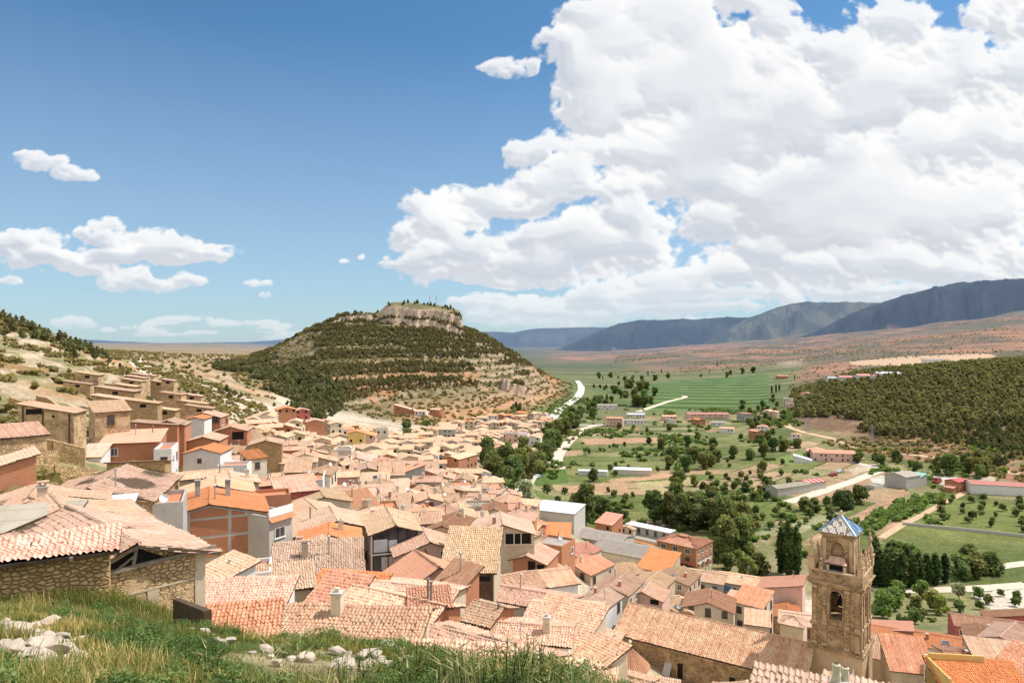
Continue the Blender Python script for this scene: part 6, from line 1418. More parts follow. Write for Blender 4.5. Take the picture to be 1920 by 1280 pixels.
def make_pine(seed,h,n,size,wd=.62,mat='pine'):
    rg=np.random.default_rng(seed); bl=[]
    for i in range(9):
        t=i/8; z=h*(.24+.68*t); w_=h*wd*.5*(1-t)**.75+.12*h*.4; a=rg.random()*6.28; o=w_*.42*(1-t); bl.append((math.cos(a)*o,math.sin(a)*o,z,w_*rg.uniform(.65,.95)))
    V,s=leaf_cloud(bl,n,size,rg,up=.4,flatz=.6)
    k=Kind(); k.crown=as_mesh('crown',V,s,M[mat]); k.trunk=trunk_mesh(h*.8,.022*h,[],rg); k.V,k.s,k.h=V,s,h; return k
def make_bush(seed,h,wd,n,size,mat):
    rg=np.random.default_rng(seed); bl=[(rg.normal(0,.22)*wd,rg.normal(0,.22)*wd,h*rg.uniform(.25,.65),wd*rg.uniform(.17,.3)) for _ in range(7)]
    V,s=leaf_cloud(bl,n,size,rg); V[:,2]=np.maximum(V[:,2],-.1)
    k=Kind(); k.crown=as_mesh('foliage',V,s,M[mat]); k.trunk=trunk_mesh(h*.4,.03*h,bl[:4],rg); k.V,k.s,k.h=V,s,h; return k
BIG=[make_broad(300+i,10,9.5+i*.8,2600,.42,'leaf',nb=14,low=.02) for i in range(4)]
TALL=[make_broad(340+i,14,8.0,2800,.42,'leaf',nb=16,low=.12) for i in range(3)]
MID=[make_broad(320+i,6,5.4+i*.6,900,.36,'leaf',low=.0) for i in range(4)]
LITE=[make_broad(330+i,6,5.8,1100,.34,'leafl',low=.02) for i in range(2)]
SILV=[make_broad(335+i,7,7,1300,.34,'leafs') for i in range(2)]
SML=[make_broad(350+i,3.4,3.6,300,.32,'leaf',nb=7,low=.15) for i in range(3)]
POP=[make_poplar(360+i,16,1900,.36,2.9) for i in range(3)]
PIN=[make_pine(370+i,6.5,520,.34,mat='eastpine' if i>=0 else 'pine') for i in range(4)]
PINF=[make_pine(380+i,6,70,.78) for i in range(5)]
PINS=[make_pine(390+i,4,26,.80,.7) for i in range(5)]
BSH=[make_bush(400+i,1.6,2.4,420,.17,'leaf') for i in range(3)]
BSF=[make_bush(405+i,1.4,2.2,26,.55,'scrub') for i in range(4)]
TREES=[]
def plant(name,kind,x,y,sc,label=None,cat='tree',group=None,z=None,part='crown',sx=None):
    r=empty(name,(x,y,(hz(x,y) if z is None else z)-.05),rnd.uniform(0,6.28)); sc*=.86; sx=sx*.86 if sx else None; r.scale=(sx or sc,sx or sc,sc)
    link('trunk',kind.trunk,r); link(part,kind.crown,r)
    tag(r,label,cat,group); TREES.append((r,x,y)); return r
def at(px,py): return gp(px,py)
cnt={}
def grove(pts,kinds,sc,name,what,group,cat='tree'):
    for (px,py) in pts:
        x,y,z=gp(px,py); s=sc*rnd.uniform(.82,1.18); plant(name,rnd.choice(kinds),x,y,s,what,cat,group,z)
def scatter(poly,n,kinds,sc,name,what,group,mind=4,seed=1):
    f=random.Random(seed); xs=[p[0] for p in poly]; ys=[p[1] for p in poly]; got=[]; tr=0
    while len(got)<n and tr<n*30:
        tr+=1; px,py=f.uniform(min(xs),max(xs)),f.uniform(min(ys),max(ys))
        if not one_in(px,py,poly): continue
        Y=solve_fast(px,py,0.0); x=(px-CX)/F*Y
        if any((a-x)**2+(b-Y)**2<mind*mind for a,b in got): continue
        if any(abs(h_.x-x)<7 and abs(h_.Y-Y)<7 for h_ in HOUSES): continue
        got.append((x,Y)); plant(name,f.choice(kinds),x,Y,sc*f.uniform(.75,1.25),what,'tree' if 'bush' not in name else 'bush',group)
RG='tall leafy trees of the river grove below the village'
scatter([(908,905),(912,870),(940,860),(985,862),(1020,870),(1012,895),(985,915),(955,932),(925,920)],17,TALL+BIG,1.0,'leafy_tree','dark leafy tree in the dense river grove by the village edge',RG,5,2)
scatter([(1014,868),(1022,838),(1048,808),(1075,797),(1078,806),(1060,822),(1043,845),(1028,868)],16,TALL+BIG,1.0,'leafy_tree','tall dark tree between the village and the pale valley track',RG,5,3)
scatter([(1066,796),(1088,766),(1105,748),(1140,752),(1130,785),(1095,798)],12,BIG+MID,1.05,'leafy_tree','leafy tree beside the pale road under the table hill',None,6,4)
grove([(944,937)],LITE,1.15,'leafy_tree','single bright yellow green round tree at the village edge',None)
grove([(985,948)],SILV,1.05,'leafy_tree','single silvery grey tree beside the bright green one',None)
grove([(1098,985)],TALL,1.05,'leafy_tree','big dark tree behind the pale metal roofed shed',None)
grove([(1125,975),(1075,968)],BIG,.8,'leafy_tree','leafy tree close to the pale metal roofed shed',None)
scatter([(1215,1000),(1235,975),(1290,968),(1360,985),(1400,1020),(1395,1052),(1345,1055),(1345,1010),(1280,990)],20,BIG+TALL,.95,'leafy_tree','broad dark tree in the grove behind the orange brick flats','trees of the grove behind the flats',5,5)
scatter([(1345,1030),(1400,1050),(1440,1080),(1400,1088),(1350,1075)],8,MID+LITE,.9,'leafy_tree','light green tree between the flats and the poplars',None,4,6)
for px,py,s,l in((1464,1075,.93,'leftmost of three slender dark poplars left of the bell tower'),(1479,1080,1.12,'tallest middle one of three slender poplars left of the bell tower'),(1494,1080,1.0,'rightmost of three slender dark poplars left of the bell tower'),(1252,968,.62,'left one of a pair of short poplars in front of the fields'),(1271,968,.60,'right one of a pair of short poplars in front of the fields'),(1138,762,.95,'dark poplar standing by the long white farm building'),(1164,748,.75,'lone dark poplar behind the white farm building')):
    x,y,z=gp(px,py); plant('poplar_tree',rnd.choice(POP),x,y,s,l,'poplar',None,z)
for px,py,s in((1622,1092,.9),(1636,1098,1.0),(1650,1100,1.0),(1664,1103,1.05),(1678,1104,.95),(1692,1104,1.0),(1708,1102,.9),(1722,1100,.92),(1738,1098,.85),(1754,1096,.85),(1772,1093,.8),(1640,1080,1.1),(1668,1085,1.0),(1700,1082,.9)):
    x,y,z=gp(px,py); plant('poplar_tree',rnd.choice(POP),x,y,s*.72,'dark poplar of the dense row beside the bell tower','poplar','poplars in the dense row behind the tower',z,sx=s*1.15)
scatter([(1790,1090),(1800,1070),(1860,1065),(1872,1080),(1840,1090)],6,MID,1.0,'leafy_tree','round tree at the end of the poplar row',None,3,8)
for px,py,s in((1455,736,.8),(1447,738,.75),(1461,733,.7),(1490,712,.6),(1240,700,.7),(1215,705,.7),(1345,685,.7),(1352,683,.7),(1185,720,.8),(1330,700,.6),(1130,712,.6)):
    x,y,z=gp(px,py); plant('poplar_tree',rnd.choice(POP),x,y,s,'distant dark poplar among the far green fields','poplar','distant poplars in the green fields',z)
# walnut row and other trees across the vegetable fields
grove([(1255,880),(1285,884),(1318,880),(1345,866),(1300,868),(1330,875),(1375,860),(1405,862),(1432,856),(1450,846),(1470,846),(1495,840),(1260,862),(1240,842),(1290,838),(1338,843),(1425,835),(1440,828)],BIG,.78,'walnut_tree','round dark walnut tree in the row across the vegetable fields','walnut trees in the vegetable fields')
grove([(1272,914)],BIG,.72,'walnut_tree','lone round tree by the bare brown plots',None)
grove([(1113,902)],MID,1.0,'leafy_tree','lone tree between the brown plot and the greenhouse',None)
grove([(1580,955),(1612,945)],BIG,.85,'leafy_tree','big dark tree at the edge of the ploughed strips',None)
scatter([(1500,960),(1560,940),(1610,940),(1600,960),(1540,968)],9,MID,.8,'leafy_tree','green tree in the clump beside the ploughed strips',None,3,9)
scatter([(1775,892),(1800,872),(1850,876),(1850,900),(1810,905)],6,BIG,.95,'leafy_tree','leafy tree behind the small crimson roofed barn',None,5,10)
VT='scattered trees over the valley fields'
scatter([(1100,800),(1240,795),(1400,810),(1480,830),(1480,850),(1330,860),(1090,860)],26,SML+MID+LITE,.8,'orchard_tree','small orchard tree among the valley plots',VT,8,11)
scatter([(1100,870),(1240,850),(1470,870),(1580,890),(1430,925),(1250,940),(1110,955)],26,SML+SML+LITE,.85,'orchard_tree','small orchard tree in the plots around the greenhouse',VT,7,12)
scatter([(1300,900),(1440,890),(1440,945),(1330,950)],26,SML,1.1,'orchard_tree','bushy fruit tree in the green plot before the long grey barn',VT,4,13)
scatter([(1400,960),(1530,955),(1580,975),(1460,1000),(1400,1010)],22,SML,.9,'orchard_tree','low fruit tree in the pale grassy plot',VT,4,14)
scatter([(1000,910),(1190,930),(1190,1000),(1110,1010)],22,SML,1.0,'orchard_tree','small tree in the gardens behind the metal roofed shed',VT,4,15)
scatter([(1740,935),(1920,945),(1920,1000),(1750,975)],26,SML,.85,'orchard_tree','bare crowned fruit tree in the green orchard meadow',VT,6,16)
scatter([(1640,1120),(1720,1115),(1800,1150),(1790,1170),(1700,1170),(1645,1160)],20,SML+LITE+BSH,.95,'garden_tree','leafy shrub tree in the gardens behind the long orange roof',VT,3,17)
scatter([(1770,1120),(1900,1115),(1910,1140),(1800,1150)],9,SML+SILV,.75,'garden_tree','pale leafy tree beside the sandy river bed',VT,4,18)
FT='trees of the far green valley'
scatter([(1050,690),(1090,680),(1240,680),(1420,690),(1440,705),(1240,715),(1080,715)],46,MID+BIG,1.0,'valley_tree','distant leafy tree in the far green valley',FT,14,19)
scatter([(1110,725),(1190,715),(1240,740),(1210,770),(1150,760)],26,MID+BIG,1.1,'valley_tree','leafy tree near the bend of the valley path',FT,9,20)
scatter([(1390,760),(1450,745),(1470,770),(1480,800),(1440,820),(1400,800)],26,MID,1.0,'valley_tree','leafy tree among the houses under the pine hill',FT,7,21)
scatter([(1500,860),(1640,860),(1780,880),(1760,895),(1600,868)],14,SML+MID,.9,'valley_tree','dark tree along the track below the pine hill',FT,6,22)
scatter([(760,800),(800,800),(800,825),(760,835)],7,MID,.9,'leafy_tree','green tree among the far houses of the town',None,4,24)
grove([(775,860),(785,878),(770,885)],MID,.75,'leafy_tree','dark garden tree squeezed between the town houses',None)
for px,py,s in((352,792,.7),(345,770,.6),(310,760,.7),(378,745,.55),(352,810,.8),(330,747,.6)):
    x,y,z=gp(px,py); plant('leafy_tree',rnd.choice(MID),x,y,s*.8,'small green tree beside the huts along the street','tree','small trees along the hillside street',z)
# pines
PG='pines on the dry western ridge'
f=random.Random(5)
for (px,py,s) in [(6,600,1.0),(18,612,1.1),(30,606,1.0),(42,616,1.15),(52,622,1.0),(62,626,1.1),(74,622,1.0),(84,640,1.15),(90,634,.95),(112,640,1.1),(122,648,1.2),(132,652,1.1),(142,646,1.0),(150,658,1.15),(160,655,1.05),(170,664,1.2),(182,668,1.0),(192,672,1.05),(200,672,.8),(128,664,.9),(138,670,.8),(10,630,.9),(40,634,.8),(24,622,1.0),(66,636,.9),(100,648,.8),(118,656,1.0),(176,672,.9),(205,680,.6),(225,690,.5),(240,705,.6),(60,615,.9)]:
    x,y,z=gp(px,py)
    if y>1000: y=270; x=(px-CX)/F*y; z=hz(x,y)
    plant('pine_tree',rnd.choice(PIN),x,y,s*.78,'bushy dark pine on the dry ridge at the western edge','pine',PG,z)
SK='pines standing against the sky on the table hill'
for i in range(46):
    px=f.choice([f.uniform(545,700),f.uniform(700,860),f.uniform(600,690)]); u=(px-CX)/F
    y=f.uniform(705,730) if px>690 else f.uniform(690,760); x=u*y
    plant('pine_tree',rnd.choice(PIN),x,y,f.uniform(.55,1.0),'small dark pine against the sky on the table hill','pine',SK)
for px,py in((325,688),(355,690),(440,742),(452,745),(425,735),(412,738),(418,742),(430,748),(447,752),(245,668),(310,672)):
    x,y,z=gp(px,py); plant('pine_tree',rnd.choice(PIN),x,y,f.uniform(.45,.75),'small isolated pine on the slope behind the street','pine','isolated pines on the slope behind the street',z)
for px,py in((962,772),(968,768),(975,770)):
    x,y,z=gp(px,py); plant('pine_tree',rnd.choice(PIN),x,y,1.3,'dark tree at the foot of the table hill above the far houses','pine','dark trees at the foot of the table hill',z)
def merge(name,items,mat,label=None):
    """one mass of vegetation: items (kind,x,y,z,scale,rot)"""
    Vs=[];Ss=[]
    for k,x,y,z,s,a in items:
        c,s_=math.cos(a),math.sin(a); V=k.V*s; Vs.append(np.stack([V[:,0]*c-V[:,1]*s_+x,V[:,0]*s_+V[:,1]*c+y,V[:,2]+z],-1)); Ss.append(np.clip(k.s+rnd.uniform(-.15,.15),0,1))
    V=np.concatenate(Vs); S=np.concatenate(Ss)
    o=link(name,np_mesh(name,V,np.arange(len(V)).reshape(-1,4),mat,attr=S)); return tag(o,kind='stuff')
def field_pts(n,u0,u1,y0,y1,rg):
    u=rg.uniform(u0,u1,n); y=np.sqrt(rg.uniform(y0*y0,y1*y1,n)); return u*y,y,u
rg=np.random.default_rng(77)
# the wood that covers the table hill
x,y,u=field_pts(40000,-.42,.12,425,840,rg); px=CX+F*u; h_=height(x,y); sl=np.abs(height(x,y+1.5)-h_)/1.5
dens=fbm(x*.018,y*.018,301,5); core=np.exp(-((px-740)/150.)**2)*.30+np.exp(-((px-560)/60.)**2)*.08
lowcut=sstep(-44,-30,h_+6*(dens-.5)-np.where(px<640,9,0)*1.0)
bandk=.5+.5*np.sin(h_*.55+4*fbm(x*.01,y*.01,305,3))
keep=(dens+core-.16*(1-bandk)*(px>700)+.10*rg.random(len(x))>.57)&(px>470)&(px<1075)&(sl<1.5)&(rg.random(len(x))<lowcut)&(h_<28)
keep&=~((px<590)&(dens<.56))
keep&=~((px>880)&(dens+.25*rg.random(len(x))<.54))
keep&=(bandk>.22)|(dens>.6)
idx=np.nonzero(keep)[0][:13000]
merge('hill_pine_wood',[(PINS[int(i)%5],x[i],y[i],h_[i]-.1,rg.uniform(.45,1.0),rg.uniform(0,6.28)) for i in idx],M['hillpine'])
# dark woods at the back of the western slope
x,y,u=field_pts(9000,-.45,-.22,330,640,rg); px=CX+F*u; h_=height(x,y); py=CY-F*h_/y
keep=(fbm(x*.03,y*.03,311,4)>.50)&(inpoly(px,py,[(405,675),(520,672),(560,690),(530,720),(420,705),(400,690)])|inpoly(px,py,[(470,720),(560,690),(640,720),(640,775),(600,790),(540,760),(480,735)])|inpoly(px,py,[(310,662),(400,660),(400,672),(320,672)]))
idx=np.nonzero(keep)[0][:1500]
merge('slope_pine_wood',[(PINS[int(i)%5],x[i],y[i],h_[i]-.1,rg.uniform(.7,1.3),rg.uniform(0,6.28)) for i in idx],M['hillpine'])
# the pine hill on the east of the valley: the nearest pines are trees of their own, the rest one wood
x,y,u=field_pts(12000,.40,1.02,328,735,rg); px=CX+F*u; h_=height(x,y); py=CY-F*h_/y
foot=np.interp(px,[1480,1500,1560,1660,1760,1860,1930,2300],[778,800,812,826,842,858,866,866])
dens=fbm(x*.03,y*.03,321,4)
thr=.40-.22*sstep(0,60,foot-py)+.30*(1-sstep(-6,26,foot-py+18*(dens-.5)))
keep=(h_>-61.0)&(dens>thr)&(px>1478+12*dens)
x,y,h_,px,py,foot=[a[keep] for a in(x,y,h_,px,py,foot)]
order=np.argsort(y); sel=[];taken=[]
cell={}
for i in order:
    key=(int(x[i]//2.9),int(y[i]//2.9))
    if key in cell: continue
    cell[key]=1; sel.append(i)
NP=292-len([1 for r_,a_,b_ in TREES if r_.name.startswith('pine_tree')])
vis=[i for i in sel if px[i]<1935]; rest=[i for i in sel if px[i]>=1935]
PE='pines at the foot of the wooded eastern hill'
for i in vis[:NP]: plant('pine_tree',PIN[i%4],x[i],y[i],rg.uniform(.6,1.05),'dark pine in the front ranks of the wooded eastern hill','pine',PE,h_[i])
merge('eastern_pine_wood',[(PINF[int(i)%5],x[i],y[i],h_[i]-.1,rg.uniform(.75,1.3),rg.uniform(0,6.28)) for i in vis[NP:]+rest],M['eastpine'])
# scrub over dry ground: hillside, table hill, plain
items=[]
x,y,u=field_pts(5200,-.95,-.36,48,330,rg); px=CX+F*u; h_=height(x,y); d=fbm(x*.07,y*.07,331,4)
near=np.zeros(len(x),bool)
for hh in HOUSES: near|=((x-hh.x)**2+(y-hh.Y)**2<(max(hh.W,hh.D)*.62)**2)
keep=(d>.49)&~near&(px<470-np.clip(300-y,0,260)*.8+120)
items+=[(BSF[int(i)%4],x[i],y[i],h_[i],rg.uniform(.3,.95),rg.uniform(0,6)) for i in np.nonzero(keep)[0]]
x,y,u=field_pts(9000,-.46,.12,420,840,rg); px=CX+F*u; h_=height(x,y); keep=(px>440)&(px<1090)&(h_<30)&~inpoly(px,CY-F*h_/y,[(1015,812),(1040,768),(1075,742),(1072,705),(1100,705),(1105,735),(1085,765),(1045,800)])
items+=[(BSF[int(i)%4],x[i],y[i],h_[i],rg.uniform(.5,1.2),rg.uniform(0,6)) for i in np.nonzero(keep)[0][:4200]]
x,y,u=field_pts(3500,-.62,-.2,300,1100,rg); h_=height(x,y)
items+=[(BSF[int(i)%4],x[i],y[i],h_[i],rg.uniform(.6,1.5),rg.uniform(0,6)) for i in range(800)]
x,y,u=field_pts(9000,.15,.95,760,2900,rg); h_=height(x,y); px=CX+F*u; keep=(fbm(x*.008,y*.008,341,4)>.47)&((y>1300)|(px>1480))
items+=[(BSF[int(i)%4],x[i],y[i],h_[i],rg.uniform(.5,1.4),rg.uniform(0,6)) for i in np.nonzero(keep)[0][:5000]]
x,y,u=field_pts(2500,.40,1.0,215,420,rg); h_=height(x,y); px=CX+F*u; keep=(h_>-61)&(h_<-52)
items+=[(BSF[int(i)%4],x[i],y[i],h_[i],rg.uniform(.5,1.3),rg.uniform(0,6)) for i in np.nonzero(keep)[0][:900]]
merge('scrub',items,M['scrub'])
# green hedgerows and orchard rows between the plots
items=[]
x,y,u=field_pts(14000,.05,.74,190,700,rg); h_=height(x,y); px=CX+F*u; py=CY-F*h_/y; d=fbm(x*.022,y*.022,351,4)
hedge=np.abs(fbm(x*.012,y*.03,353,3)-.5)<.016
bare=np.zeros(len(x),bool)
for poly,c in FIELDS:
    if c[0]>.25 or poly[0][0]==1690: bare|=inpoly(px,py,[(p[0],p[1]+1) for p in poly])
for hh in HOUSES: bare|=((x-hh.x)**2+(y-hh.Y)**2<(max(hh.W,hh.D)*.75)**2)
keep=(hedge|(d>.63))&(h_<-56.5)&~bare&~inpoly(px,py,FIELDS[13][0])&(px>1020)
items+=[(BSF[int(i)%4],x[i],y[i],h_[i],rg.uniform(.5,1.35),rg.uniform(0,6)) for i in np.nonzero(keep)[0][:2600]]
def rows(poly,spacing,step,ang,s0,s1):
    P=[gp(*p) for p in poly]; xs=[p[0] for p in P]; ys=[p[1] for p in P]; c,s=math.cos(ang),math.sin(ang)
    A=np.arange(-260,260,step); B=np.arange(-260,260,spacing); AA,BB=np.meshgrid(A,B); mx,my=sum(xs)/len(xs),sum(ys)/len(ys)
    X=mx+AA*c-BB*s+rg.normal(0,.15,AA.shape); Y=my+AA*s+BB*c+rg.normal(0,.15,AA.shape); ok=(Y>150)
    X,Y=X[ok],Y[ok]; h=height(X,Y); px=CX+F*X/Y; py=CY-F*h/Y; ok=inpoly(px,py,poly)&(rg.random(len(X))<.9)
    return [(BSF[int(i)%4],X[i],Y[i],h[i],rg.uniform(s0,s1),rg.uniform(0,6)) for i in np.nonzero(ok)[0]]
items+=rows([(1590,985),(1700,935),(1760,925),(1770,935),(1690,975),(1620,1000)],3.6,1.2,R(52),.8,1.15)
items+=rows([(1640,968),(1700,945),(1740,935),(1700,975)],3.4,1.2,R(52),.8,1.1)
#items+=rows([(1195,724),(1436,702),(1444,760),(1215,770)],15,4,R(172),.5,.85)
#items+=rows([(1050,700),(1180,690),(1190,720),(1060,735)],11,5,R(172),.9,1.5)
M['hedge']=leafmat('hedge_leaves',_leaf((.04,.065,.018),(.085,.13,.035),(.16,.215,.06)),.8)
merge('hedgerow_bushes',items,M['hedge'])

# ------------------------------------------------------------------ masts, pylons, cars, walls
def lattice(name,px,py,Y,hgt,w0,w1,label,cat,arms=0,red=False):
    x=(px-CX)/F*Y; g=hz(x,Y); r=tag(empty(name,(x,Y,g-.3)),label,cat)
    m=MB(); n=max(5,int(hgt/2.2))
    for i in range(n):
        z0,z1=hgt*i/n,hgt*(i+1)/n; a=(w0+(w1-w0)*i/n)/2; b=(w0+(w1-w0)*(i+1)/n)/2; mi=i%2 if red else 0
        for sx,sy in((-1,-1),(1,-1),(1,1),(-1,1)):
            m.bar((sx*a,sy*a,z0),(sx*b,sy*b,z1),.11,mi=mi)
        for (p,q) in (((-1,-1),(1,-1)),((1,-1),(1,1)),((1,1),(-1,1)),((-1,1),(-1,-1))):
            m.bar((p[0]*a,p[1]*a,z0),(q[0]*b,q[1]*b,z1),.07,mi=mi)
    m.build('lattice_frame',[M['metalgrey'],M['redp']] if red else [M['metalgrey']],r)
    if arms:
        m=MB()
        for i in range(arms):
            z=hgt*(.78+.11*i); m.bar((-2.2+.3*i,0,z),(2.2-.3*i,0,z),.12); m.bar((-2.2+.3*i,0,z),(0,0,z+.7),.08); m.bar((2.2-.3*i,0,z),(0,0,z+.7),.08)
        m.build('cross_arm',M['metalgrey'],r)
    else:
        m=MB(); m.tube((0,0,hgt),(0,0,hgt+2.5),.05,n=5)
        for z in(.7,.85): m.box(-.5,-.2,-.15,.15,hgt*z,hgt*z+1.6); m.box(.2,.5,-.15,.15,hgt*z,hgt*z+1.6)
        m.build('antenna',M['whitep'],r)
lattice('radio_mast',806,566,725,11,1.0,.5,'slender grey radio mast, left one of two on the table hill','mast')
lattice('radio_mast',818,566,722,12.5,1.1,.5,'red and white radio mast, right one of two on the table hill','mast',red=True)
x_,y_,_=gp(1635,833); lattice('power_pylon',1635,833,y_,12,1.6,.6,'lattice power pylon before the pines near the dirt track bend','pylon',arms=2)
x_,y_,_=gp(1516,812); lattice('power_pylon',1516,812,y_,11,1.5,.6,'lattice power pylon at the narrow end of the pine hill','pylon',arms=2)
def car(px,py,rot,paint,label,truck=False):
    x,y,z=gp(px,py); r=tag(empty('parked_car' if not truck else 'small_truck',(x,y,z),R(rot)),label,'car' if not truck else 'truck')
    prof=[(-2.1,.35),(-2.1,.8),(-1.9,.92),(-1.0,.98),(-.45,1.42),(.9,1.45),(1.55,1.0),(2.1,.9),(2.15,.4)] if not truck else [(-2.8,.5),(-2.8,1.2),(-1.0,1.2),(-1.0,2.2),(.5,2.3),(1.4,2.2),(1.8,1.3),(2.5,1.15),(2.6,.5)]
    m=MB(); w_=.85
    m.poly([(a,-w_,b) for a,b in reversed(prof)][::-1]); m.poly([(a,w_,b) for a,b in prof][::-1])
    for (a,b),(c,d) in zip(prof,prof[1:]+prof[:1]): m.poly([(a,w_,b),(c,w_,d),(c,-w_,d),(a,-w_,b)])
    m.build('body',paint,r)
    m=MB(); m.box(-.45,1.0,-w_-.012,w_+.012,1.0,1.34) if not truck else m.box(.2,1.3,-w_-.012,w_+.012,1.45,2.05); m.build('side_window',M['glass'],r)
    for a in(-1.3,1.35):
        for s in(-1,1):
            m=MB(); m.tube((a,s*.7,.33),(a,s*.9,.33),.33,n=12); m.build('wheel',M['blackmetal'],r)
M['carblue']=flat('dark_blue_car_paint',(.02,.04,.1),.3,.05,spec=.5); M['carred']=flat('red_car_paint',(.3,.03,.03),.3,.05,spec=.5); M['carsilver']=flat('silver_car_paint',(.5,.52,.54),.3,.05,spec=.5)
car(1447,926,20,M['carblue'],'dark blue car parked at the end of the long grey barn')
car(1757,905,30,M['carred'],'small red truck parked before the crimson roofed barn',True)
car(1562,892,25,M['carred'],'dark red car parked beyond the crimson striped barn')
car(1576,886,25,M['carsilver'],'silver car parked beside the dark red one')
car(1008,896,60,M['carsilver'],'silver car on the pale track beside the river grove')
def pole(px,py,Y,h,label):
    x=(px-CX)/F*Y; z=-(py-CY)/F*Y; r=tag(empty('utility_pole',(x,Y,z-h)),label,'pole','wooden utility poles between the roofs'); m=MB(); m.tube((0,0,-2),(0,0,h),.09,.06,8); m.build('shaft',M['greywood'],r)
    m=MB(); m.bar((-.5,0,h-.25),(.5,0,h-.25),.07); m.build('cross_arm',M['greywood'],r)
    m=MB()
    for a in(-.42,0,.42): m.lathe((a,0,h-.2),[(.04,0),(.06,.06),(.03,.14)],6)
    m.build('insulator',M['whitep'],r); return Vector((x,Y,z-.1))
pp_=[pole(385,893,80,5,'dark utility pole rising from the tan roof below the white gable'),pole(835,945,95,5,'utility pole among the roofs above the ribbed roof house'),pole(566,930,88,5,'utility pole behind the blank brick tower'),pole(1108,1035,118,5,'utility pole beside the long grey building'),pole(700,905,118,5,'utility pole in the middle of the old town roofs'),pole(760,870,150,5,'farthest utility pole among the old town roofs')]
def cable(a,b,label,sag=.6):
    m=MB(); P=[a.lerp(b,t/10)-Vector((0,0,4*sag*(t/10)*(1-t/10))) for t in range(11)]
    for p,q in zip(P,P[1:]): m.tube(p,q,.018,n=4,cap=False)
    tag(m.build('overhead_cable',M['blackmetal']),label,'cable')
cable(pp_[0],pp_[2],'sagging cable from the tan roof pole to the brick tower pole',.9); cable(pp_[2],pp_[4],'sagging cable from the brick tower pole into the old town',.9); cable(pp_[4],pp_[5],'sagging cable between the two farthest town poles'); cable(pp_[1],pp_[4],'sagging cable from the ribbed roof pole into the old town',.8); cable(pp_[1],pp_[3],'long cable from the ribbed roof pole to the grey building pole',1.4)
# garden and terrace walls
def wall_run(pts,h,th,mat,label,Yp=None):
    P=[gp(*p) for p in pts] if Yp is None else [((p[0]-CX)/F*q,q,0) for p,q in zip(pts,Yp)]
    m=MB()
    for (x0,y0,_),(x1,y1,_2) in zip(P,P[1:]):
        n=max(1,int(math.hypot(x1-x0,y1-y0)/3))
        for i in range(n):
            a=(x0+(x1-x0)*i/n,y0+(y1-y0)*i/n); b=(x0+(x1-x0)*(i+1)/n,y0+(y1-y0)*(i+1)/n)
            d=Vector((b[0]-a[0],b[1]-a[1],0)).normalized(); nn=Vector((-d.y,d.x,0))*th/2; za,zb=hz(*a),hz(*b)
            q=[Vector((*a,za-.8))-nn,Vector((*b,zb-.8))-nn,Vector((*b,zb-.8))+nn,Vector((*a,za-.8))+nn]; up=[Vector((*a,za+h))-nn,Vector((*b,zb+h))-nn,Vector((*b,zb+h))+nn,Vector((*a,za+h))+nn]
            m.poly(up); 
            for k in range(4): m.poly([q[k],q[(k+1)%4],up[(k+1)%4],up[k]])
    o=m.build('stone_wall' if 'stone' in mat else 'garden_wall',M[mat]); return tag(o,label,'wall')
wall_run([(1692,984),(1800,995),(1925,1008)],1.0,.35,'conc','long low grey wall dividing the green meadow')
wall_run([(58,845),(100,868),(160,880)],2.2,.5,'stone','rubble terrace wall right below the tall ruined barn',Yp=[72,72,73])
wall_run([(30,905),(100,915),(180,905)],1.6,.5,'stone','long rubble wall above the broad tan roofed house',Yp=[60,62,66])
wall_run([(40,880),(105,880)],2.6,.6,'stone','crumbling stone terrace wall beside the small pink roofed barn',Yp=[60,64])
wall_run([(330,1130),(390,1172)],1.1,.18,'wood','dark plank fence running down beside the ruined stone house',Yp=[21.5,17.5])

# ------------------------------------------------------------------ the bank at the viewer's feet
def stone_mesh(seed,sub=3):
    import bmesh
    bm=bmesh.new(); bmesh.ops.create_icosphere(bm,subdivisions=sub,radius=1); rg=np.random.default_rng(seed)
    pl=[(Vector(rg.normal(size=3)).normalized(),rg.uniform(.42,.8)) for _ in range(13)]
    for v in bm.verts:
        for n,d in pl:
            k=v.co.dot(n)
            if k>d: v.co-=n*(k-d)*1.0
        v.co*=1+.05*(random.Random(seed*1000+v.index).random()-.5); v.co.z*=.66
    me=bpy.data.meshes.new('rock'); bm.to_mesh(me); bm.free(); me.materials.append(M['rockm']); return me
STN=[stone_mesh(i) for i in range(6)]
ROCKS=[]
def rock(px,py,s,label,group='white limestone rocks on the grassy bank'):
    x,y,z=gp(px,py); s=s*y/1280*.98; ROCKS.append((x,y,s))
    o=link('rock',rnd.choice(STN)); o.location=(x,y,z+.38*s); o.scale=(s,s*rnd.uniform(.7,1.1),s*rnd.uniform(.7,1)); o.rotation_euler=(rnd.uniform(-.3,.3),rnd.uniform(-.3,.3),rnd.uniform(0,6))
    tag(o,label,'rock',group)
for px,py,s in((15,1190,26),(40,1200,34),(70,1215,30),(95,1208,28),(105,1225,30),(60,1240,22),(20,1225,26),(85,1245,20),(8,1175,20),(55,1180,18),(118,1195,16),(130,1215,12)): rock(px,py,s,'pale limestone block of the heap at the western end of the bank','limestone blocks heaped on the bank')
for px,py,s in((92,1178,22),(100,1172,14),(342,1183,20),(355,1190,14),(350,1178,12)): rock(px,py,s,'pale rounded rock at the upper edge of the grassy bank')
for px,py,s in((402,1202,13),(415,1206,12),(430,1208,15),(395,1195,10),(385,1190,16)): rock(px,py,s,'white rock beside the dark plank fence')
for px,py,s in((500,1222,18),(505,1235,12),(548,1238,12),(570,1240,22),(520,1250,18),(80,1250,22),(130,1240,14),(165,1238,8),(196,1260,9),(475,1225,9)): rock(px,py,s,'white rock half sunk in the grass')
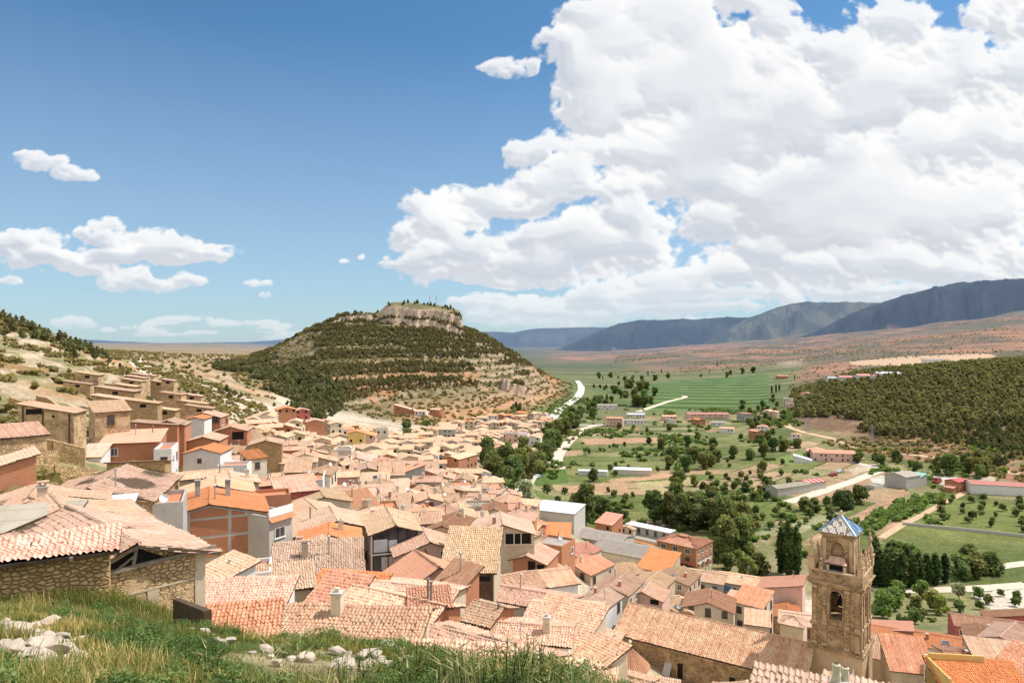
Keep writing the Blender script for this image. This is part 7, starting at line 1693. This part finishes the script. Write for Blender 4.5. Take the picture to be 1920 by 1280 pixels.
for px,py,s in((636,1228,24),(648,1240,14),(690,1232,26),(675,1235,18),(720,1222,30),(750,1225,18),(775,1240,14),(705,1238,20),(760,1255,12),(660,1255,12)): rock(px,py,s,'pale rock among the wild plants of the bank')
def cheap_stone(seed):
    me=stone_mesh(seed,1); V=np.array([v.co[:] for v in me.vertices]); Q=np.array([p.vertices[:] for p in me.polygons]); bpy.data.meshes.remove(me); return V,Q
CS=[cheap_stone(60+i) for i in range(5)]
def strew(name,x,y,s,mat):
    z=height(x,y); Vs=[];Qs=[];n0=0
    for i in range(len(x)):
        V,Q=CS[i%5]; a=rnd.uniform(0,6.28); c_,s_=math.cos(a),math.sin(a); k=s[i]; e=rnd.uniform(.7,1.6)
        Vs.append(np.stack([(V[:,0]*c_*e-V[:,1]*s_)*k+x[i],(V[:,0]*s_*e+V[:,1]*c_)*k+y[i],V[:,2]*k*.8+z[i]],-1)); Qs.append(Q+n0); n0+=len(V)
    tag(link(name,np_mesh(name,np.concatenate(Vs),np.concatenate(Qs),mat)),kind='stuff')
M['drystone']=flat('weathered_hill_stone',(.42,.34,.245),.95,.3,2)
M['redstone']=flat('reddish_hill_stone',(.36,.25,.165),.95,.3,.8)
x,y,u=field_pts(5200,-.95,-.34,52,330,rg); d=fbm(x*.06,y*.06,441,4); ok=(d>.50)&(CX+F*u<330+.55*np.clip(y-60,0,260)*.6)
for hh in HOUSES: ok&=((x-hh.x)**2+(y-hh.Y)**2>(max(hh.W,hh.D)*.6)**2)
x,y=x[ok][:1700],y[ok][:1700]; strew('scattered_stones',x,y,.12+.55*rg.random(len(x))**3,M['drystone'])
x,y,u=field_pts(9000,-.40,.11,430,700,rg); h_=height(x,y); sl=np.abs(height(x,y+1.5)-h_)/1.5; ok=(sl>.5)&(h_<25)
x,y=x[ok][:1800],y[ok][:1800]; strew('ledge_stones',x,y,.5+1.1*rg.random(len(x))**2,M['redstone'])
rr_=np.random.default_rng(8); P_=[gp(rr_.uniform(0,150),rr_.uniform(1168,1262)) for _ in range(150)]+[gp(rr_.uniform(330,440),rr_.uniform(1176,1215)) for _ in range(30)]+[gp(rr_.uniform(620,800),rr_.uniform(1218,1262)) for _ in range(50)]
strew('rubble',np.array([p[0] for p in P_]),np.array([p[1] for p in P_]),.05+.12*rr_.random(len(P_))**2,M['rockm'])
for p in P_[:150:2]: ROCKS.append((p[0],p[1],.13))
# a few crumbling walls stepping across the hillside
for pts,Yp,hh_,lab in (([(70,735),(140,748)],[112,108],1.3,'crumbling dry stone wall behind the tall ruined barn'),([(0,700),(90,690)],[150,160],1.2,'long low terrace wall high on the dry hillside'),([(235,800),(262,806)],[92,90],1.2,'broken wall behind the salmon roofed house'),([(330,752),(392,768)],[150,150],1.1,'low earth wall along the edge of the street slope'),([(20,742),(60,752)],[104,100],1.2,'short ruined wall at the picture edge above the small barn')):
    wall_run(pts,hh_,.5,'stone',lab,Yp=Yp)
# grass
rg=np.random.default_rng(99)
n=190000
y=2.2+14.5*rg.random(n)**1.25; u=rg.uniform(-.9,.42,n)
n2_=70000; y=np.concatenate([y,12.5+15*rg.random(n2_)]); u=np.concatenate([u,rg.uniform(-.9,-.40,n2_)]); n=len(y); x=u*y; px=CX+F*u
d=fbm(x*.55,y*.55,401,4); dl=fbm(x*.9,y*.9,402,3)
keep=(d+.25*rg.random(n)>.49-.14*sstep(12,15,y))
for rx_,ry_,rs_ in ROCKS: keep&=~(((x-rx_)**2+(y-ry_+rs_*.9)**2)<(rs_*1.7)**2)
x,y,u,d,dl=[a[keep] for a in(x,y,u,d,dl)]; z=height(x,y); n=len(x)
L=(.04+.13*rg.random(n)**1.8)*(.35+1.5*sstep(.42,.68,d))*(1+.7*sstep(12,15,y)); wdt=.0035+.0025*rg.random(n)+.0007*y*.5
a=rg.uniform(0,6.28,n); bend=rg.uniform(.1,.75,n)*L; dx,dy=np.cos(a),np.sin(a)
sx,sy=-dy*wdt,dx*wdt
p0=np.stack([x-sx,y-sy,z-.02],-1); p1=np.stack([x+sx,y+sy,z-.02],-1); p2=np.stack([x+dx*bend*.45+sx*.7,y+dy*bend*.45+sy*.7,z+L*.62],-1); p3=np.stack([x+dx*bend*.45-sx*.7,y+dy*bend*.45-sy*.7,z+L*.62],-1)
p4=np.stack([x+dx*bend+sx*.1,y+dy*bend+sy*.1,z+L],-1); p5=np.stack([x+dx*bend-sx*.1,y+dy*bend-sy*.1,z+L],-1)
V=np.stack([p0,p1,p2,p3,p4,p5],1).reshape(-1,3); b6=np.arange(n)*6
Q=np.concatenate([np.stack([b6,b6+1,b6+2,b6+3],-1),np.stack([b6+3,b6+2,b6+4,b6+5],-1)])
sh=np.clip(.40+.25*(rg.random(n)-.5)+.9*(dl-.5)+.42*(rg.random(n)>.94)+.26*sstep(.52,.68,fbm(x*.4,y*.4,407,4)),0,1)
tag(link('grass',np_mesh('grass',V,Q,M['grassm'],attr=np.repeat(sh,6))),kind='stuff')
# low weeds in cushions
rgw=np.random.default_rng(5)
WD=[make_bush(420+i,.24,.5,1300,.0095,'weed') for i in range(5)]
items=[]
yv=2.6+12.6*rgw.random(1500)**1.1; uv_=rgw.uniform(-.88,.34,1500); xv=uv_*yv; dv_=fbm(xv*.5,yv*.5,405,4)
sel=[i for i in range(1500) if dv_[i]>.45][:900]
sel=[i for i in sel if all((xv[i]-r_[0])**2+(yv[i]-r_[1]+r_[2]*1.2)**2>(r_[2]*2.2+.12)**2 for r_ in ROCKS) and not(CX+F*uv_[i]<175 and 4.5<yv[i]<11.5 and dv_[i]<.62)][:560]
xw=rgw.uniform(-.82,-.42,260); yw=rgw.uniform(14,27,260); xv=np.concatenate([xv,xw*yw]); yv=np.concatenate([yv,yw]); dv_=np.concatenate([dv_,np.full(260,.62)]); sel=list(sel)+list(range(len(xv)-260,len(xv)))
hv=height(xv,yv)
merge('weeds',[(WD[i%5],xv[i],yv[i],hv[i]-.03,rgw.uniform(.5,1.1)*(.6+.9*(dv_[i]-.4)*2),rgw.uniform(0,6)) for i in sel],M['weed'])
# single leafy plants rising in front of the roofs
def leafy(seed,h,nst,nl):
    rg=np.random.default_rng(seed); V=[];S=[]; st=MB()
    for k in range(nst):
        a=rg.uniform(0,6.28); lean=rg.uniform(.05,.35); hh=h*rg.uniform(.6,1); b0=Vector((rg.normal(0,.05),rg.normal(0,.05),-.05)); top=Vector((math.cos(a)*lean*hh,math.sin(a)*lean*hh,hh)); st.tube(b0,top,.006,.003,5,cap=False)
        for j in range(nl):
            t=.12+.88*j/nl; p=b0.lerp(top,t); an=rg.uniform(0,6.28); ll=.10*h*(1.25-.6*t)*rg.uniform(.7,1.2); d=Vector((math.cos(an),math.sin(an),rg.uniform(-.1,.7))).normalized(); s_=d.cross(Vector((0,0,1))).normalized()*ll*.17
            e=p+d*ll; mid=p+d*ll*.5+Vector((0,0,.1*ll)); V+= [p,mid+s_,e,mid-s_]; S+=[np.clip(.3+.4*t+rg.normal(0,.12),0,1)]*4
    k=Kind(); k.crown=as_mesh('leaves',np.array([tuple(v) for v in V]),np.array(S),M['weed']); k.trunk=st.mesh('stem',M['weed']); return k
LP=[leafy(500+i,.75,7,34) for i in range(4)]
def weedplant(px,Y,s,label,grp='leafy wild plants on the crest of the bank'):
    x=(px-CX)/F*Y; r=empty('wild_plant',(x,Y,hz(x,Y)-.02),rnd.uniform(0,6)); r.scale=(s,s,s); k=rnd.choice(LP); link('stem',k.trunk,r); link('leaves',k.crown,r); tag(r,label,'plant',grp)
for px,Y,s in((955,5.2,.95),(985,5.6,.9),(1005,5.8,.85),(1022,5.4,.75),(935,5.6,.8),(965,6.2,.8),(1035,5.9,.7),(900,5.5,.7),(870,6,.65),(1050,5.2,.6)): weedplant(px,Y,s,'tall leafy wild plant in front of the lumpy pink roof')
for px,Y,s in((640,6,.5),(680,6.4,.55),(715,6.2,.6),(745,6.6,.65),(780,6.2,.7),(805,6.6,.65),(830,6.1,.6),(850,5.6,.6),(760,5.4,.5),(700,5.2,.45)): weedplant(px,Y,s,'leafy wild plant between the pale rocks of the bank','leafy wild plants among the pale rocks')
weedplant(352,7.2,.42,'pale thistle like plant alone in the middle of the grass',None)
# wild oats and dry seed heads
def oat(seed,h):
    rg=np.random.default_rng(seed); m=MB()
    for k in range(6):
        a=rg.uniform(0,6.28); b0=Vector((rg.normal(0,.03),rg.normal(0,.03),-.03)); p=Vector((math.cos(a)*.12*h,math.sin(a)*.12*h,h*rg.uniform(.7,1))); q=p+Vector((math.cos(a)*.16*h,math.sin(a)*.16*h,.12*h)); m.tube(b0,p,.0022,.0015,4,cap=False); m.tube(p,q,.006,.001,5,cap=False)
    return m.mesh('stalk',M['drystalk'])
M['drystalk']=flat('dry_grass_stalk',(.40,.36,.16),.8,.25,20)
OT=[oat(i,.6) for i in range(4)]
for i in range(34):
    px=rnd.choice([rnd.uniform(380,560),rnd.uniform(820,1140),rnd.uniform(1060,1160),rnd.uniform(600,900)]); Y=rnd.uniform(3.6,5.6); x=(px-CX)/F*Y
    o=link('wild_oat',rnd.choice(OT)); s=rnd.uniform(.5,.95); o.location=(x,Y,hz(x,Y)); o.scale=(s,s,s); o.rotation_euler=(0,0,rnd.uniform(0,6)); tag(o,'dry wild oat stalk rising from the grass at the lower edge','grass stalk','dry wild oat stalks')

# ------------------------------------------------------------------ every house gets words of its own
WN={'tanw':'beige','cream':'cream','ochre':'ochre','brick':'red brick','white':'white','grey':'grey','stone':'rubble stone','pinkw':'pink','redw':'dark red','yellow':'yellow','conc':'grey'}
RN={'straw':'straw coloured','tan':'tan','pink':'pinkish','salmon':'smooth salmon','orange':'bright orange','red':'red','brownt':'brown','terr':'flat terracotta','fibre':'flat grey'}
ORD=['next','second','third','fourth','fifth','sixth','seventh','eighth','ninth','tenth','eleventh','twelfth','thirteenth','fourteenth']
used={}
todo=[]
for h_ in HOUSES:
    if h_.label: h_.root['label']=h_.label; used[h_.label]=1
    else: todo.append(h_)
for h_ in todo:
    best=min(LAND,key=lambda l:(l[1]-h_.x)**2+(l[2]-h_.Y)**2); dx,dy=h_.x-best[1],h_.Y-best[2]
    if abs(dy)>=abs(dx): rel='behind' if dy>0 else 'in front of'
    else: rel='east of' if dx>0 else 'west of'
    h_.lm=best[0]; h_.rel=rel; h_.dist=math.hypot(dx,dy)
grp={}
for h_ in todo: grp.setdefault((h_.lm,h_.rel),[]).append(h_)
for (lm,rel),L_ in grp.items():
    L_.sort(key=lambda q:q.dist); 
    for q in L_:
        w_,r_=WN.get(q.wall,'pale'),RN.get(q.roof,'tiled'); ty={'G':'gabled','S':'lean-to','P':'hipped','F':'flat topped'}[q.typ]
        ft=[CHT[x[0] if isinstance(x,tuple) else x] for x in q.feat[:1]]
        lab=f"{w_} {ty} house, {r_} roof{(' with '+ft[0]) if ft else ''}, {rel} {lm}"
        if lab in used:
            k=2
            base=f"{w_} {ty} house, {r_} roof, {ORD[min(used[lab],13)]} {rel} {lm}"; used[lab]+=1; lab=base
            while lab in used: lab=lab.replace(' house,',' village house,'); 
        used[lab]=1; q.root['label']=lab if len(lab.replace('-',' ').split())<=16 else lab.replace(' village',' ')
for q in todo:
    L_=q.root['label']
    if len(L_.split())>16: L_=L_.replace('straw coloured','straw').replace('television ','').replace('smooth ','').replace('bright ','').replace('satellite ','').replace('squat ','').replace('rubble ',''); q.root['label']=L_ if len(L_.split())<=16 else L_.replace(' roof with a',', a').replace(' village','')
seen={}
for r_,_a,_b in TREES: seen.setdefault(r_.get('label'),[]).append(r_)
for l_,v_ in seen.items():
    if len(v_)>1:
        for r_ in v_:
            if not r_.get('group'): r_['group']=l_
